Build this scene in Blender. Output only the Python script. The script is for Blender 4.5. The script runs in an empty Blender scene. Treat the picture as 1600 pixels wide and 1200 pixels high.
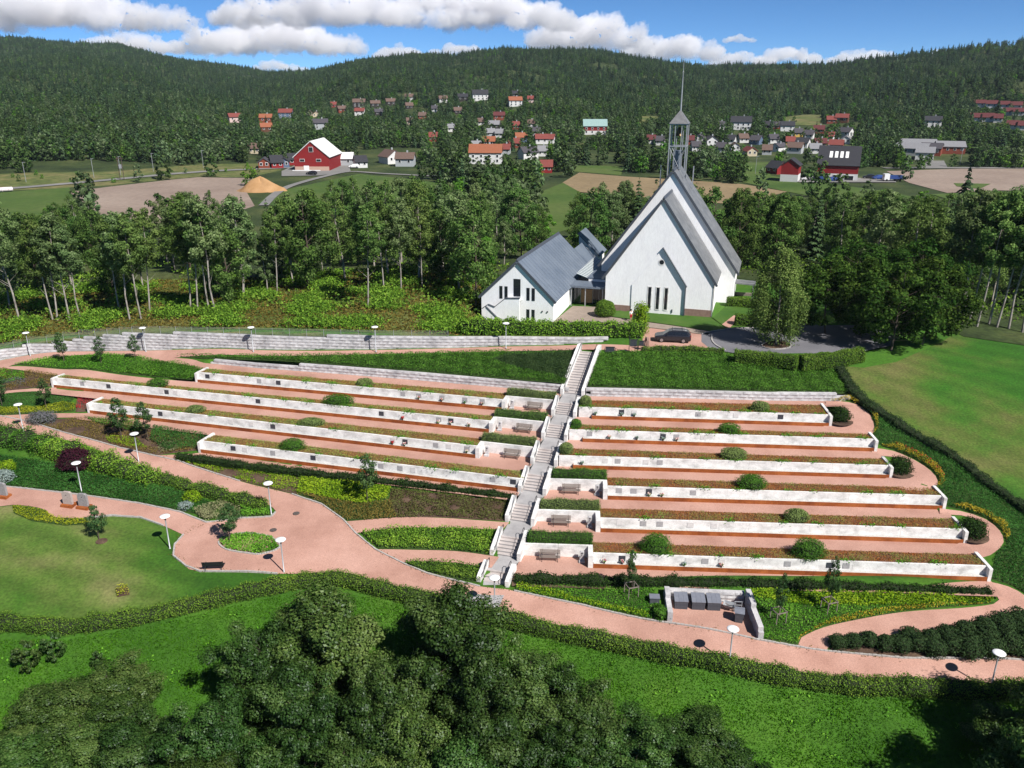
import bpy, math, random
import numpy as np
from mathutils import Vector, Matrix, noise as mnoise
from mathutils.geometry import delaunay_2d_cdt

scene = bpy.context.scene
C = scene.collection
R = math.radians
rng = np.random.default_rng(11)
random.seed(5)

# ------------------------------------------------------------------ camera, sky, sun, exposure
cam_d = bpy.data.cameras.new('camera')
cam_d.sensor_width = 36.0
cam_d.lens = 1290.0 / 1600.0 * 36.0
cam_d.clip_start = 0.5
cam_d.clip_end = 40000.0
cam = bpy.data.objects.new('camera', cam_d)
C.objects.link(cam)
cam.location = (0.0, 0.0, 33.0)
cam.rotation_euler = (R(70.0), 0.0, 0.0)
scene.camera = cam

SUN_EL, SUN_AZ = 46.0, 137.0          # azimuth clockwise from the viewing direction (+Y): behind and to the right
world = bpy.data.worlds.new('World')
scene.world = world
world.use_nodes = True
wn = world.node_tree.nodes
wl = world.node_tree.links
bg = wn['Background']
sky = wn.new('ShaderNodeTexSky')
sky.sky_type = 'NISHITA'
sky.sun_disc = False
sky.sun_elevation = R(SUN_EL)
sky.sun_rotation = R(SUN_AZ)
sky.altitude = 8500.0
sky.air_density = 1.0
sky.dust_density = 0.0
sky.ozone_density = 10.0
hs_ = wn.new('ShaderNodeHueSaturation')
hs_.inputs['Saturation'].default_value = 0.98
hs_.inputs['Hue'].default_value = 0.488
wl.new(sky.outputs[0], hs_.inputs['Color'])
wl.new(hs_.outputs[0], bg.inputs['Color'])
bg.inputs['Strength'].default_value = 0.076

sun_d = bpy.data.lights.new('sun', 'SUN')
sun_d.energy = 4.6
sun_d.angle = R(0.53)
sun_d.color = (1.0, 0.955, 0.89)
sun = bpy.data.objects.new('sun', sun_d)
C.objects.link(sun)
sv = Vector((math.sin(R(SUN_AZ)) * math.cos(R(SUN_EL)), math.cos(R(SUN_AZ)) * math.cos(R(SUN_EL)), math.sin(R(SUN_EL))))
sun.rotation_euler = sv.to_track_quat('Z', 'Y').to_euler()
sun.location = sv * 200

vs = scene.view_settings
vs.view_transform = 'Standard'
vs.look = 'None'
vs.gamma = 1.0
vs.use_curve_mapping = False
vs.exposure = 0.7
scene.render.engine = 'CYCLES'
scene.cycles.max_bounces = 20
scene.cycles.diffuse_bounces = 3
scene.cycles.glossy_bounces = 2
scene.cycles.transmission_bounces = 4
scene.cycles.transparent_max_bounces = 6
scene.cycles.volume_bounces = 20
scene.cycles.use_denoising = True
scene.cycles.sample_clamp_indirect = 6.0

# ------------------------------------------------------------------ helpers
def setp(o, label=None, cat=None, group=None, kind=None):
    if label: o['label'] = label
    if cat: o['category'] = cat
    if group: o['group'] = group
    if kind: o['kind'] = kind
    return o

def mesh_py(name, V, Fc, mat=None, smooth=False):
    me = bpy.data.meshes.new(name)
    me.from_pydata([tuple(map(float, v)) for v in V], [], Fc)
    if mat is not None:
        for m in (mat if isinstance(mat, (list, tuple)) else [mat]): me.materials.append(m)
    if smooth: me.polygons.foreach_set('use_smooth', [True] * len(me.polygons))
    me.update()
    return me

def mesh_quads(name, V4, mats, tint=None, midx=None, smooth=None):
    """V4: (n,4,3) array of loose quads."""
    n = len(V4)
    me = bpy.data.meshes.new(name)
    me.vertices.add(4 * n)
    me.vertices.foreach_set('co', np.ascontiguousarray(V4, dtype=np.float32).ravel())
    me.loops.add(4 * n)
    me.loops.foreach_set('vertex_index', np.arange(4 * n, dtype=np.int32))
    me.polygons.add(n)
    me.polygons.foreach_set('loop_start', np.arange(0, 4 * n, 4, dtype=np.int32))
    if midx is not None: me.polygons.foreach_set('material_index', np.asarray(midx, dtype=np.int32))
    me.update(calc_edges=True)
    if tint is not None:
        a = me.attributes.new('tint', 'FLOAT', 'FACE')
        a.data.foreach_set('value', np.asarray(tint, dtype=np.float32))
    for m in (mats if isinstance(mats, (list, tuple)) else [mats]): me.materials.append(m)
    return me

def ob(name, me, parent=None, loc=None, rz=None, world_built=False):
    o = bpy.data.objects.new(name, me)
    C.objects.link(o)
    if loc is not None: o.location = loc
    if rz is not None: o.rotation_euler = (0, 0, rz)
    if parent is not None:
        o.parent = parent
        if world_built:
            o.matrix_parent_inverse = Matrix.Translation(-Vector(parent.location))
    return o

def thing(name, label, cat, loc=(0, 0, 0), rz=0.0, group=None):
    o = bpy.data.objects.new(name, None)
    C.objects.link(o)
    o.empty_display_size = 0.2
    o.location = loc
    o.rotation_euler = (0, 0, rz)
    return setp(o, label, cat, group)

def struct(name, me, parent=None):
    o = ob(name, me, parent)
    if parent is None: o['kind'] = 'structure'
    return o

class MB:
    """collects simple shapes into one mesh"""
    def __init__(s): s.V = []; s.F = []; s.M = []
    def add(s, V, Fc, m=0):
        b = len(s.V); s.V += [tuple(v) for v in V]; s.F += [tuple(i + b for i in f) for f in Fc]; s.M += [m] * len(Fc); return s
    def box(s, x0, x1, y0, y1, z0, z1, m=0):
        return s.add([(x0,y0,z0),(x1,y0,z0),(x1,y1,z0),(x0,y1,z0),(x0,y0,z1),(x1,y0,z1),(x1,y1,z1),(x0,y1,z1)],
                     [(3,2,1,0),(4,5,6,7),(0,1,5,4),(1,2,6,5),(2,3,7,6),(3,0,4,7)], m)
    def prism(s, poly, a, b, axis='y', m=0):
        """poly of 2D points extruded along axis from a to b"""
        n = len(poly)
        def P(p, t):
            return {'y': (p[0], t, p[1]), 'x': (t, p[0], p[1]), 'z': (p[0], p[1], t)}[axis]
        V = [P(p, a) for p in poly] + [P(p, b) for p in poly]
        Fc = [tuple(range(n)), tuple(range(2*n-1, n-1, -1))] + [(i, n+i, n+(i+1) % n, (i+1) % n) for i in range(n)]
        return s.add(V, Fc, m)
    def tube(s, pts, rad, seg=6, m=0, cap=True):
        pts = [Vector(p) for p in pts]
        rad = rad if isinstance(rad, (list, tuple)) else [rad] * len(pts)
        V = []; Fc = []
        up = Vector((0, 0, 1))
        for i, p in enumerate(pts):
            t = (pts[min(i+1, len(pts)-1)] - pts[max(i-1, 0)]).normalized()
            a = t.cross(up if abs(t.z) < 0.95 else Vector((1, 0, 0))).normalized()
            b = t.cross(a)
            for k in range(seg):
                w = 2 * math.pi * k / seg
                V.append(p + (a * math.cos(w) + b * math.sin(w)) * rad[i])
        for i in range(len(pts) - 1):
            for k in range(seg):
                Fc.append((i*seg+k, i*seg+(k+1) % seg, (i+1)*seg+(k+1) % seg, (i+1)*seg+k))
        if cap:
            Fc.append(tuple(range(seg-1, -1, -1))); Fc.append(tuple((len(pts)-1)*seg+k for k in range(seg)))
        return s.add(V, Fc, m)
    def lathe(s, prof, c=(0, 0), seg=16, m=0):
        """prof: list of (r,z)"""
        V = []; Fc = []
        for r, z in prof:
            for k in range(seg):
                w = 2 * math.pi * k / seg
                V.append((c[0] + r * math.cos(w), c[1] + r * math.sin(w), z))
        for i in range(len(prof) - 1):
            for k in range(seg):
                Fc.append((i*seg+k, i*seg+(k+1) % seg, (i+1)*seg+(k+1) % seg, (i+1)*seg+k))
        Fc.append(tuple(range(seg-1, -1, -1))); Fc.append(tuple((len(prof)-1)*seg+k for k in range(seg)))
        return s.add(V, Fc, m)
    def mesh(s, name, mats, smooth=False):
        me = mesh_py(name, s.V, s.F, mats, smooth)
        if any(s.M): me.polygons.foreach_set('material_index', s.M)
        return me
    def build(s, name, mats, parent=None, world_built=False, smooth=False):
        return ob(name, s.mesh(name, mats, smooth), parent, world_built=world_built)

# ------------------------------------------------------------------ materials
MATS = {}
def mat(name, cols, scale=1.0, detail=4.0, rough=0.9, bump=0.0, bscale=None, spec=0.25, metal=0.0, pos=None, stretch=None, ramp=None, coord='pos', fine=None, grad=None, bands=None):
    """cols: list of colours mixed by fractal noise in world or object space; fine=(scale, strength) adds a second fine value noise"""
    if name in MATS: return MATS[name]
    m = bpy.data.materials.new(name); m.use_nodes = True
    N, L = m.node_tree.nodes, m.node_tree.links
    b = N['Principled BSDF']
    b.inputs['Roughness'].default_value = rough
    b.inputs['Specular IOR Level'].default_value = spec
    b.inputs['Metallic'].default_value = metal
    if coord == 'pos':
        g = N.new('ShaderNodeNewGeometry'); vec = g.outputs['Position']
    else:
        g = N.new('ShaderNodeTexCoord'); vec = g.outputs['Object']
    if stretch:
        mp = N.new('ShaderNodeMapping'); mp.inputs['Scale'].default_value = stretch
        L.new(vec, mp.inputs['Vector']); vec = mp.outputs[0]
    if len(cols) == 1:
        b.inputs['Base Color'].default_value = (*cols[0], 1)
        colout = None
    else:
        t = N.new('ShaderNodeTexNoise'); t.inputs['Scale'].default_value = scale; t.inputs['Detail'].default_value = detail
        t.inputs['Roughness'].default_value = 0.6
        L.new(vec, t.inputs['Vector'])
        r = N.new('ShaderNodeValToRGB')
        ps = ramp or list(np.linspace(0.32, 0.68, len(cols)))
        while len(r.color_ramp.elements) < len(cols): r.color_ramp.elements.new(0.5)
        for e, c, p in zip(r.color_ramp.elements, cols, ps): e.position = float(p); e.color = (*c, 1)
        fac = t.outputs[0]
        if grad:      # the ground itself changes slowly in one direction: (direction, from, to, amount)
            dt = N.new('ShaderNodeVectorMath'); dt.operation = 'DOT_PRODUCT'; dt.inputs[1].default_value = grad[0]; L.new(vec, dt.inputs[0])
            gr = N.new('ShaderNodeMapRange'); gr.inputs['From Min'].default_value = grad[1]; gr.inputs['From Max'].default_value = grad[2]; gr.inputs['To Min'].default_value = -grad[3]; gr.inputs['To Max'].default_value = grad[3]
            L.new(dt.outputs['Value'], gr.inputs[0])
            ad = N.new('ShaderNodeMath'); ad.operation = 'ADD'; L.new(fac, ad.inputs[0]); L.new(gr.outputs[0], ad.inputs[1]); fac = ad.outputs[0]
        L.new(fac, r.inputs[0]); colout = r.outputs[0]
    if fine:
        t2 = N.new('ShaderNodeTexNoise'); t2.inputs['Scale'].default_value = fine[0]; t2.inputs['Detail'].default_value = 3.0
        L.new(vec, t2.inputs['Vector'])
        mr = N.new('ShaderNodeMapRange'); mr.inputs['From Min'].default_value = 0.3; mr.inputs['From Max'].default_value = 0.7
        mr.inputs['To Min'].default_value = 1 - fine[1]; mr.inputs['To Max'].default_value = 1 + fine[1]
        L.new(t2.outputs[0], mr.inputs[0])
        mx = N.new('ShaderNodeVectorMath'); mx.operation = 'SCALE'
        if colout: L.new(colout, mx.inputs[0])
        else: mx.inputs[0].default_value = cols[0]
        L.new(mr.outputs[0], mx.inputs['Scale']); colout = mx.outputs[0]
    if bands:     # mowing stripes: (direction, width in metres, amount)
        dt = N.new('ShaderNodeVectorMath'); dt.operation = 'DOT_PRODUCT'; dt.inputs[1].default_value = tuple(c * math.pi / bands[1] for c in bands[0]); L.new(vec, dt.inputs[0])
        nz = N.new('ShaderNodeTexNoise'); nz.inputs['Scale'].default_value = 0.12; L.new(vec, nz.inputs['Vector'])
        ma = N.new('ShaderNodeMath'); ma.operation = 'MULTIPLY_ADD'; ma.inputs[1].default_value = 5.0; L.new(nz.outputs[0], ma.inputs[0]); L.new(dt.outputs['Value'], ma.inputs[2])
        si = N.new('ShaderNodeMath'); si.operation = 'SINE'; L.new(ma.outputs[0], si.inputs[0])
        mr2 = N.new('ShaderNodeMapRange'); mr2.inputs['From Min'].default_value = -1; mr2.inputs['To Min'].default_value = 1 - bands[2]; mr2.inputs['To Max'].default_value = 1 + bands[2]; L.new(si.outputs[0], mr2.inputs[0])
        mx2 = N.new('ShaderNodeVectorMath'); mx2.operation = 'SCALE'; L.new(colout, mx2.inputs[0]); L.new(mr2.outputs[0], mx2.inputs['Scale']); colout = mx2.outputs[0]
    if colout: L.new(colout, b.inputs['Base Color'])
    if bump:
        t3 = N.new('ShaderNodeTexNoise'); t3.inputs['Scale'].default_value = bscale or scale * 6; t3.inputs['Detail'].default_value = 5.0
        L.new(vec, t3.inputs['Vector'])
        bp = N.new('ShaderNodeBump'); bp.inputs['Strength'].default_value = 0.6; bp.inputs['Distance'].default_value = bump
        L.new(t3.outputs[0], bp.inputs['Height']); L.new(bp.outputs[0], b.inputs['Normal'])
    MATS[name] = m
    return m

def leafmat(name, cols, trans=0.25, rnd=0.0, gloss=0.0, gain=1.65):
    """foliage: colour picked along a ramp by a per-leaf value, a little light passes through"""
    if name in MATS: return MATS[name]
    cols = [tuple(min(c * gain, 0.7) for c in cc) for cc in cols]
    m = bpy.data.materials.new(name); m.use_nodes = True
    N, L = m.node_tree.nodes, m.node_tree.links
    for n in list(N): N.remove(n)
    out = N.new('ShaderNodeOutputMaterial')
    at = N.new('ShaderNodeAttribute'); at.attribute_name = 'tint'
    r = N.new('ShaderNodeValToRGB')
    while len(r.color_ramp.elements) < len(cols): r.color_ramp.elements.new(0.5)
    for e, c, p in zip(r.color_ramp.elements, cols, np.linspace(0.05, 0.95, len(cols))): e.position = float(p); e.color = (*c, 1)
    L.new(at.outputs['Fac'], r.inputs[0])
    col = r.outputs[0]
    if rnd:
        oi = N.new('ShaderNodeObjectInfo')
        mr = N.new('ShaderNodeMapRange'); mr.inputs['To Min'].default_value = 1 - rnd; mr.inputs['To Max'].default_value = 1 + rnd
        L.new(oi.outputs['Random'], mr.inputs[0])
        hs = N.new('ShaderNodeHueSaturation')
        mh = N.new('ShaderNodeMapRange'); mh.inputs['To Min'].default_value = 0.485; mh.inputs['To Max'].default_value = 0.515
        ml = N.new('ShaderNodeMath'); ml.operation = 'MULTIPLY'; ml.inputs[1].default_value = 7.31
        fr = N.new('ShaderNodeMath'); fr.operation = 'FRACT'
        L.new(oi.outputs['Random'], ml.inputs[0]); L.new(ml.outputs[0], fr.inputs[0]); L.new(fr.outputs[0], mh.inputs[0])
        L.new(mh.outputs[0], hs.inputs['Hue']); L.new(mr.outputs[0], hs.inputs['Value']); L.new(col, hs.inputs['Color'])
        col = hs.outputs[0]
    d = N.new('ShaderNodeBsdfDiffuse'); L.new(col, d.inputs['Color'])
    t = N.new('ShaderNodeBsdfTranslucent'); L.new(col, t.inputs['Color'])
    mx = N.new('ShaderNodeMixShader'); mx.inputs[0].default_value = trans
    L.new(d.outputs[0], mx.inputs[1]); L.new(t.outputs[0], mx.inputs[2])
    sh = mx.outputs[0]
    if gloss:
        g = N.new('ShaderNodeBsdfGlossy'); g.inputs['Roughness'].default_value = 0.45; g.inputs['Color'].default_value = (0.9, 0.95, 1, 1)
        m2 = N.new('ShaderNodeMixShader'); m2.inputs[0].default_value = gloss
        L.new(sh, m2.inputs[1]); L.new(g.outputs[0], m2.inputs[2]); sh = m2.outputs[0]
    L.new(sh, out.inputs[0])
    MATS[name] = m
    return m

concrete = mat('pale_concrete', [(0.44,0.43,0.42),(0.64,0.63,0.62),(0.78,0.775,0.76)], 0.9, 7, 0.85, 0.004, 30, stretch=(1,1,1.6), fine=(9, 0.10))
concrete_dk = mat('stair_concrete', [(0.27,0.26,0.265),(0.33,0.32,0.325),(0.38,0.37,0.375)], 0.8, 6, 0.9, 0.003, 40, fine=(14, 0.08))
tread_m = mat('stair_tread', [(0.36,0.32,0.31),(0.45,0.41,0.40)], 1.2, 5, 0.9, 0.003, 40, fine=(14, 0.1))
granite = mat('pale_granite_blocks', [(0.30,0.295,0.305),(0.43,0.42,0.43),(0.54,0.53,0.54)], 0.7, 6, 0.9, 0.03, 9, fine=(12, 0.16))
corten = mat('rusted_steel', [(0.16,0.04,0.011),(0.26,0.074,0.018),(0.35,0.115,0.032)], 0.7, 6, 0.8, 0.002, 25, fine=(8, 0.15))
gravel = mat('pink_gravel', [(0.335,0.184,0.143),(0.41,0.235,0.186),(0.465,0.277,0.224)], 0.22, 9, 0.95, 0.02, 26, fine=(11, 0.17))
pebble = mat('white_pebbles', [(0.36,0.35,0.335),(0.55,0.535,0.51)], 6, 4, 0.95, 0.02, 24)
soil = mat('dark_soil', [(0.045,0.028,0.02),(0.085,0.052,0.036),(0.12,0.08,0.055)], 0.9, 6, 0.95, 0.03, 14, fine=(10, 0.25))
kerbm = mat('granite_setts', [(0.28,0.265,0.255),(0.42,0.40,0.385)], 5, 4, 0.9, 0.01, 25)
asphalt = mat('grey_asphalt', [(0.12,0.12,0.135),(0.165,0.162,0.178)], 0.25, 6, 0.92, 0.006, 40, fine=(9, 0.1))
paving = mat('beige_paving', [(0.235,0.19,0.155),(0.29,0.235,0.195)], 0.8, 5, 0.9, 0.004, 20, fine=(6, 0.12))
whitewash = mat('whitewashed_brick', [(0.77,0.765,0.78),(0.83,0.825,0.835),(0.86,0.86,0.865)], 0.9, 7, 0.8, 0.012, 4, stretch=(1.0,1.0,0.3), ramp=[0.25,0.45,0.7], fine=(6, 0.05))
slate = mat('grey_slate_roof', [(0.105,0.11,0.118),(0.145,0.15,0.158),(0.19,0.195,0.20)], 0.9, 6, 0.55, 0.008, 10, spec=0.4, fine=(6, 0.14))
zinc = mat('zinc_roof', [(0.105,0.13,0.17),(0.15,0.178,0.22)], 0.35, 7, 0.45, 0.002, 3, spec=0.5)
flash_m = mat('dark_flashing', [(0.06,0.068,0.085)], rough=0.5, spec=0.4)
plinth_m = mat('brown_plinth', [(0.20,0.125,0.10),(0.27,0.18,0.15)], 2, 4, 0.9, 0.005, 16)
steel_lt = mat('galvanised_steel', [(0.30,0.31,0.33),(0.39,0.40,0.42)], 2, 3, 0.45, spec=0.5, metal=0.3, coord='obj')
steel_dk = mat('dark_painted_steel', [(0.02,0.02,0.024)], rough=0.5, spec=0.4)
lampwhite = mat('white_lamp_disc', [(0.80,0.80,0.81)], rough=0.4, spec=0.4)
glass_dk = mat('dark_window_glass', [(0.015,0.018,0.024)], rough=0.08, spec=0.6)
wood_gr = mat('grey_bench_wood', [(0.155,0.125,0.11),(0.23,0.19,0.17)], 6, 4, 0.85, coord='obj', stretch=(1, 8, 8))
bark_pale = mat('pale_birch_bark', [(0.09,0.075,0.06),(0.25,0.225,0.20),(0.36,0.33,0.30)], 1.3, 6, 0.9, 0.02, 6, ramp=[0.3,0.45,0.7])
bark_dk = mat('brown_bark', [(0.05,0.038,0.03),(0.11,0.085,0.068)], 2.2, 6, 0.95, 0.03, 8)
sedum_soil = mat('sedum_soil', [(0.10,0.045,0.025),(0.16,0.075,0.04),(0.20,0.10,0.055)], 1.3, 6, 0.95, 0.03, 14, fine=(10, 0.25))
moss = mat('dense_low_cover', [(0.02,0.045,0.008),(0.04,0.075,0.014)], 3, 4, 0.95, 0.03, 9)
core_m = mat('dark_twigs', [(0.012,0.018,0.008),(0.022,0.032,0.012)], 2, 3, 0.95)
plaque_d = mat('dark_polished_stone', [(0.035,0.038,0.05),(0.055,0.058,0.07)], 8, 3, 0.25, spec=0.5)
plaque_g = mat('grey_stone_plaque', [(0.27,0.265,0.275),(0.36,0.35,0.355)], 6, 4, 0.5)
plaque_w = mat('pale_stone_plaque', [(0.50,0.485,0.48),(0.60,0.585,0.575)], 6, 4, 0.5)

# --- lie of the land
def sm(t):
    t = np.clip(t, 0.0, 1.0)
    return t * t * (3 - 2 * t)

def tps_fit(P):
    P = np.array(P, float); n = len(P)
    def U(d2): return np.where(d2 > 1e-9, d2 * np.log(np.maximum(d2, 1e-9)), 0.0)
    d2 = (P[:, None, 0] - P[None, :, 0]) ** 2 + (P[:, None, 1] - P[None, :, 1]) ** 2
    A = np.zeros((n + 3, n + 3)); A[:n, :n] = U(d2) + np.eye(n) * 1.5
    A[:n, n] = 1; A[:n, n+1] = P[:, 0]; A[:n, n+2] = P[:, 1]; A[n, :n] = 1; A[n+1, :n] = P[:, 0]; A[n+2, :n] = P[:, 1]
    w = np.linalg.solve(A, np.concatenate([P[:, 2], [0, 0, 0]]))
    def ev(x, y):
        x = np.asarray(x, float); y = np.asarray(y, float); sh = x.shape; x = x.ravel(); y = y.ravel(); o = np.empty(len(x))
        for i in range(0, len(x), 20000):
            xx, yy = x[i:i+20000], y[i:i+20000]
            d = (xx[:, None] - P[None, :, 0]) ** 2 + (yy[:, None] - P[None, :, 1]) ** 2
            o[i:i+20000] = U(d) @ w[:n] + w[n] + w[n+1] * xx + w[n+2] * yy
        return o.reshape(sh)
    return ev

FRONT = [(-72.83,111.5,-4.0),(-69.16,112.93,-3.6),(-64.25,112.87,-3.1),(-51.67,111.13,-2.4),(-35.39,108.88,-1.6),(-18.52,106.99,-1.0),(-0.87,106.7,-0.4),(8.62,106.29,0.0),(13.95,104.01,0.0),(-69.62,108.94,-3.9),(-60.27,106.42,-3.6),(-52.3,106.56,-3.0),(-41.16,101.12,-3.45),(-59.26,103.92,-3.55),(-66.66,100.66,-4.7),(-61.42,100.6,-4.5),(-46.31,107.52,-2.4),(-40.19,103.22,-2.5),(8.5,88.25,-3.45),(35.79,85.98,-3.45),(7.51,83.6,-4.4),(39.07,81.32,-4.4),(6.3,79.1,-5.35),(38.93,76.77,-5.35),(9.58,73.95,-6.3),(42.23,71.96,-6.3),(8.43,69.22,-7.25),(41.97,67.07,-7.25),(7.3,64.56,-8.2),(41.84,62.41,-8.2),(-40.74,100.63,-3.45),(-1.21,90.83,-3.45),(-59.93,101.29,-4.4),(-2.63,86.54,-4.4),(-52.25,94.72,-5.35),(-3.97,81.73,-5.35),(-35.26,85.28,-6.3),(0.98,75.61,-6.3),(10.17,104.29,0.0),(7.27,94.34,-2.5),(37.81,90.9,-2.5),(40.66,86.22,-3.0),(40.88,82.32,-4.4),(42.99,76.31,-4.9),(40.58,73.06,-5.4),(42.16,71.45,-6.3),(45.81,68.04,-6.8),(43.97,65.81,-7.3),(43.85,60.54,-8.7),(40.32,57.5,-9.1),(23.7,55.36,-9.25),(-62.33,92.97,-5.4),(-48.83,87.41,-5.9),(-37.92,83.92,-6.3),(-31.21,79.67,-6.8),(-24.71,74.6,-7.3),(-14.55,68.32,-8.0),(-8.64,64.04,-8.4),(-1.65,60.08,-8.7),(10.62,57.63,-9.0),(22.87,54.4,-9.25),(37.05,52.36,-9.45),(-6.26,71.25,-7.25),(-5.93,66.39,-8.2),(-55.31,80.5,-6.6),(-51.12,73.08,-7.2),(-39.98,63.37,-8.3),(-43.1,58.68,-9.0),(-29.93,59.44,-8.9),(-22.94,63.73,-8.2),(-43.41,74.32,-7.15),(-31.86,70.99,-7.6),(-24.8,68.16,-7.9),(-42.14,56.92,-9.3),(-19.96,63.17,-8.5),(-1.61,58.5,-9.0),(14.97,53.02,-9.5),(38.38,50.27,-9.8),(-32.3,52.41,-10.4),(-10.41,55.77,-10.0),(9.66,50.28,-11.0),(27.98,48.08,-10.8),(-22.89,46.09,-13.0),(0.0,46.59,-13.5),(22.85,46.18,-12.5),(36.16,45.67,-12.0),(43.44,98.19,-0.6),(40.38,91.69,-2.4),(43.65,86.7,-3.2),(45.49,78.0,-5.0),(49.76,70.72,-7.3),(56.51,83.2,-4.8),(63.83,96.71,-2.2),(59.31,103.87,-1.2),(65.09,115.42,-0.6),(70.68,108.91,-1.0),(21.44,105.71,0.0),(36.79,100.23,0.0),(36.11,118.45,0.0),(14.26,118.45,0.0),(27.05,111.75,0.0)] + [(75,40,-11),(85,80,-5),(85,110,-2),(-80,40,-11.5),(-90,80,-7),(-90,108,-4.5),(0,15,-15),(60,15,-14),(-60,15,-15)]  # world coordinates in this and later tables were converted from image pixels
BACK = [(6.56,116.71,0.0),(14.65,122.08,0.0),(28.51,118.45,0.0),(37.12,122.08,0.0),(42.77,118.45,0.0),(17.36,107.17,0.0),(38.12,104.29,0.0),(21.18,104.29,0.0),(44.69,101.44,-0.4),(54.13,107.63,-0.6),(65.09,115.42,-0.6),(74.09,114.8,-0.9),(81.84,128.21,-0.6),(-4.24,117.11,-0.6),(0.0,118.49,-0.7),(-5.99,125.16,0.2),(-11.04,139.82,0.9),(-14.25,118.75,0.9),(-27.73,115.22,0.9),(-36.6,113.88,0.8),(-46.46,115.65,0.3),(-52.24,113.36,0.0),(-64.33,113.6,-1.5),(-69.07,113.35,-2.0),(-72.94,112.2,-2.6),(-84.28,132.02,-1.6),(-66.1,127.44,-0.4),(-54.62,138.03,0.2),(-39.23,142.0,0.4),(-26.06,166.86,0.0),(-74.1,157.31,-0.6),(-102.33,162.93,-1.8),(49.25,156.84,-0.5),(72.05,152.56,-0.8),(97.21,154.36,-1.2),(6.98,107.94,0.4),(0.0,107.94,0.4)] + [(0,165,-1.5),(-80,160,-3),(80,160,-2),(40,165,-1.5),(-40,165,-1.8),(-90,110,-3.4),(90,110,-2)]
WALL_LINE = [(-76.83,109.02,-4.4),(-72.83,111.5,-4.0),(-69.16,112.93,-3.6),(-64.25,112.87,-3.1),(-51.67,111.13,-2.4),(-35.39,108.88,-1.6),(-18.52,106.99,-1.0),(-0.87,106.7,-0.4),(8.62,106.29,0.0),(14.25,106.58,0.0)]
RIDGE = [(-40.66,103.7,2300),(-34.21,113.7,2300),(-29.77,122.2,2300),(-26.93,122.3,2300),(-23.62,113.9,2300),(-21.59,92.4,2250),(-18.75,71.2,2200),(-15.38,53.9,2050),(-13.43,53.4,1850),(-9.81,66.4,1600),(-6.56,75.6,1550),(-4.11,73.8,1550),(-0.82,82.2,1500),(3.28,86.1,1500),(5.33,81.9,1500),(8.2,66.7,1500),(12.22,57.5,1550),(15.34,58.1,1600),(19.85,55.0,1500),(23.35,64.9,1400),(26.67,70.2,1350),(29.77,80.4,1350),(35.53,80.3,1350),(42.94,67.9,1350)]
_tf, _tb = tps_fit(FRONT), tps_fit(BACK)
_RA = np.array(RIDGE)
_wlx = np.array([p[0] for p in WALL_LINE]); _wly = np.array([p[1] for p in WALL_LINE])

def far_land(x, y):
    r = np.hypot(x, y); az = np.degrees(np.arctan2(x, np.maximum(y, 1e-3)))
    zr = np.interp(az, _RA[:, 0], _RA[:, 1]); D = np.interp(az, _RA[:, 0], _RA[:, 2])
    r0 = np.interp(az, [-40, -22, -8, 0, 12, 25, 40], [330, 350, 430, 450, 470, 480, 470])
    base = -1.5 - 2.7 * sm((r - 130) / 100.0)
    t = np.clip((r - r0) / (D - r0), 0, 1.6)
    s = np.where(t < 1, t ** 1.28, 1 - 0.9 * (t - 1))
    bumps = 7.0 * np.sin(x / 71.0 + 1.3 * np.sin(y / 113.0)) * np.sin(y / 97.0 + 0.7) + 4.0 * np.sin(x / 37.0 + y / 53.0)
    return base + (zr - base) * s + bumps * np.clip(t * 2.2, 0, 1) * np.clip((1.08 - t) * 6, 0, 1)

def land(x, y):
    x = np.asarray(x, float); y = np.asarray(y, float)
    z = far_land(x, y)
    d = np.hypot(np.maximum(np.maximum(-88 - x, x - 84), 0), np.maximum(np.maximum(8 - y, y - 150), 0))
    w = 1 - sm(d / 45.0)
    k = w > 1e-4
    if k.any():
        xc, yc = np.clip(x[k], -92, 88), np.clip(y[k], 5, 168)
        f = _tf(xc, np.minimum(yc, 118)); b = _tb(xc, np.maximum(yc, 92))
        wy = np.interp(xc, _wlx, _wly)
        jump = (yc > wy + 1.15).astype(float)
        blend = sm((yc - 98) / 20.0)
        sel = np.where(xc < 12.5, jump, np.where(xc > 16, blend, jump + (blend - jump) * (xc - 12.5) / 3.5))
        z[k] = z[k] * (1 - w[k]) + (f * (1 - sel) + b * sel) * w[k]
    return z
# --- end of the land
def land1(x, y): return float(land(np.array([x]), np.array([y]))[0])

# ------------------------------------------------------------------ surfaces
def pip(poly, x, y):
    x = np.asarray(x); y = np.asarray(y); ins = np.zeros(x.shape, bool); n = len(poly)
    for i in range(n):
        x0, y0 = poly[i][0], poly[i][1]; x1, y1 = poly[(i+1) % n][0], poly[(i+1) % n][1]
        if y0 == y1: continue
        c = ((y0 > y) != (y1 > y)) & (x < (x1 - x0) * (y - y0) / (y1 - y0) + x0)
        ins ^= c
    return ins

def resample(poly, step, closed=True):
    out = []
    n = len(poly)
    for i in range(n if closed else n - 1):
        a, b = np.array(poly[i], float), np.array(poly[(i+1) % n], float)
        k = max(1, int(np.ceil(np.linalg.norm(b[:2] - a[:2]) / step)))
        for j in range(k): out.append(tuple(a + (b - a) * j / k))
    if not closed: out.append(tuple(map(float, poly[-1])))
    return out

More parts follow.
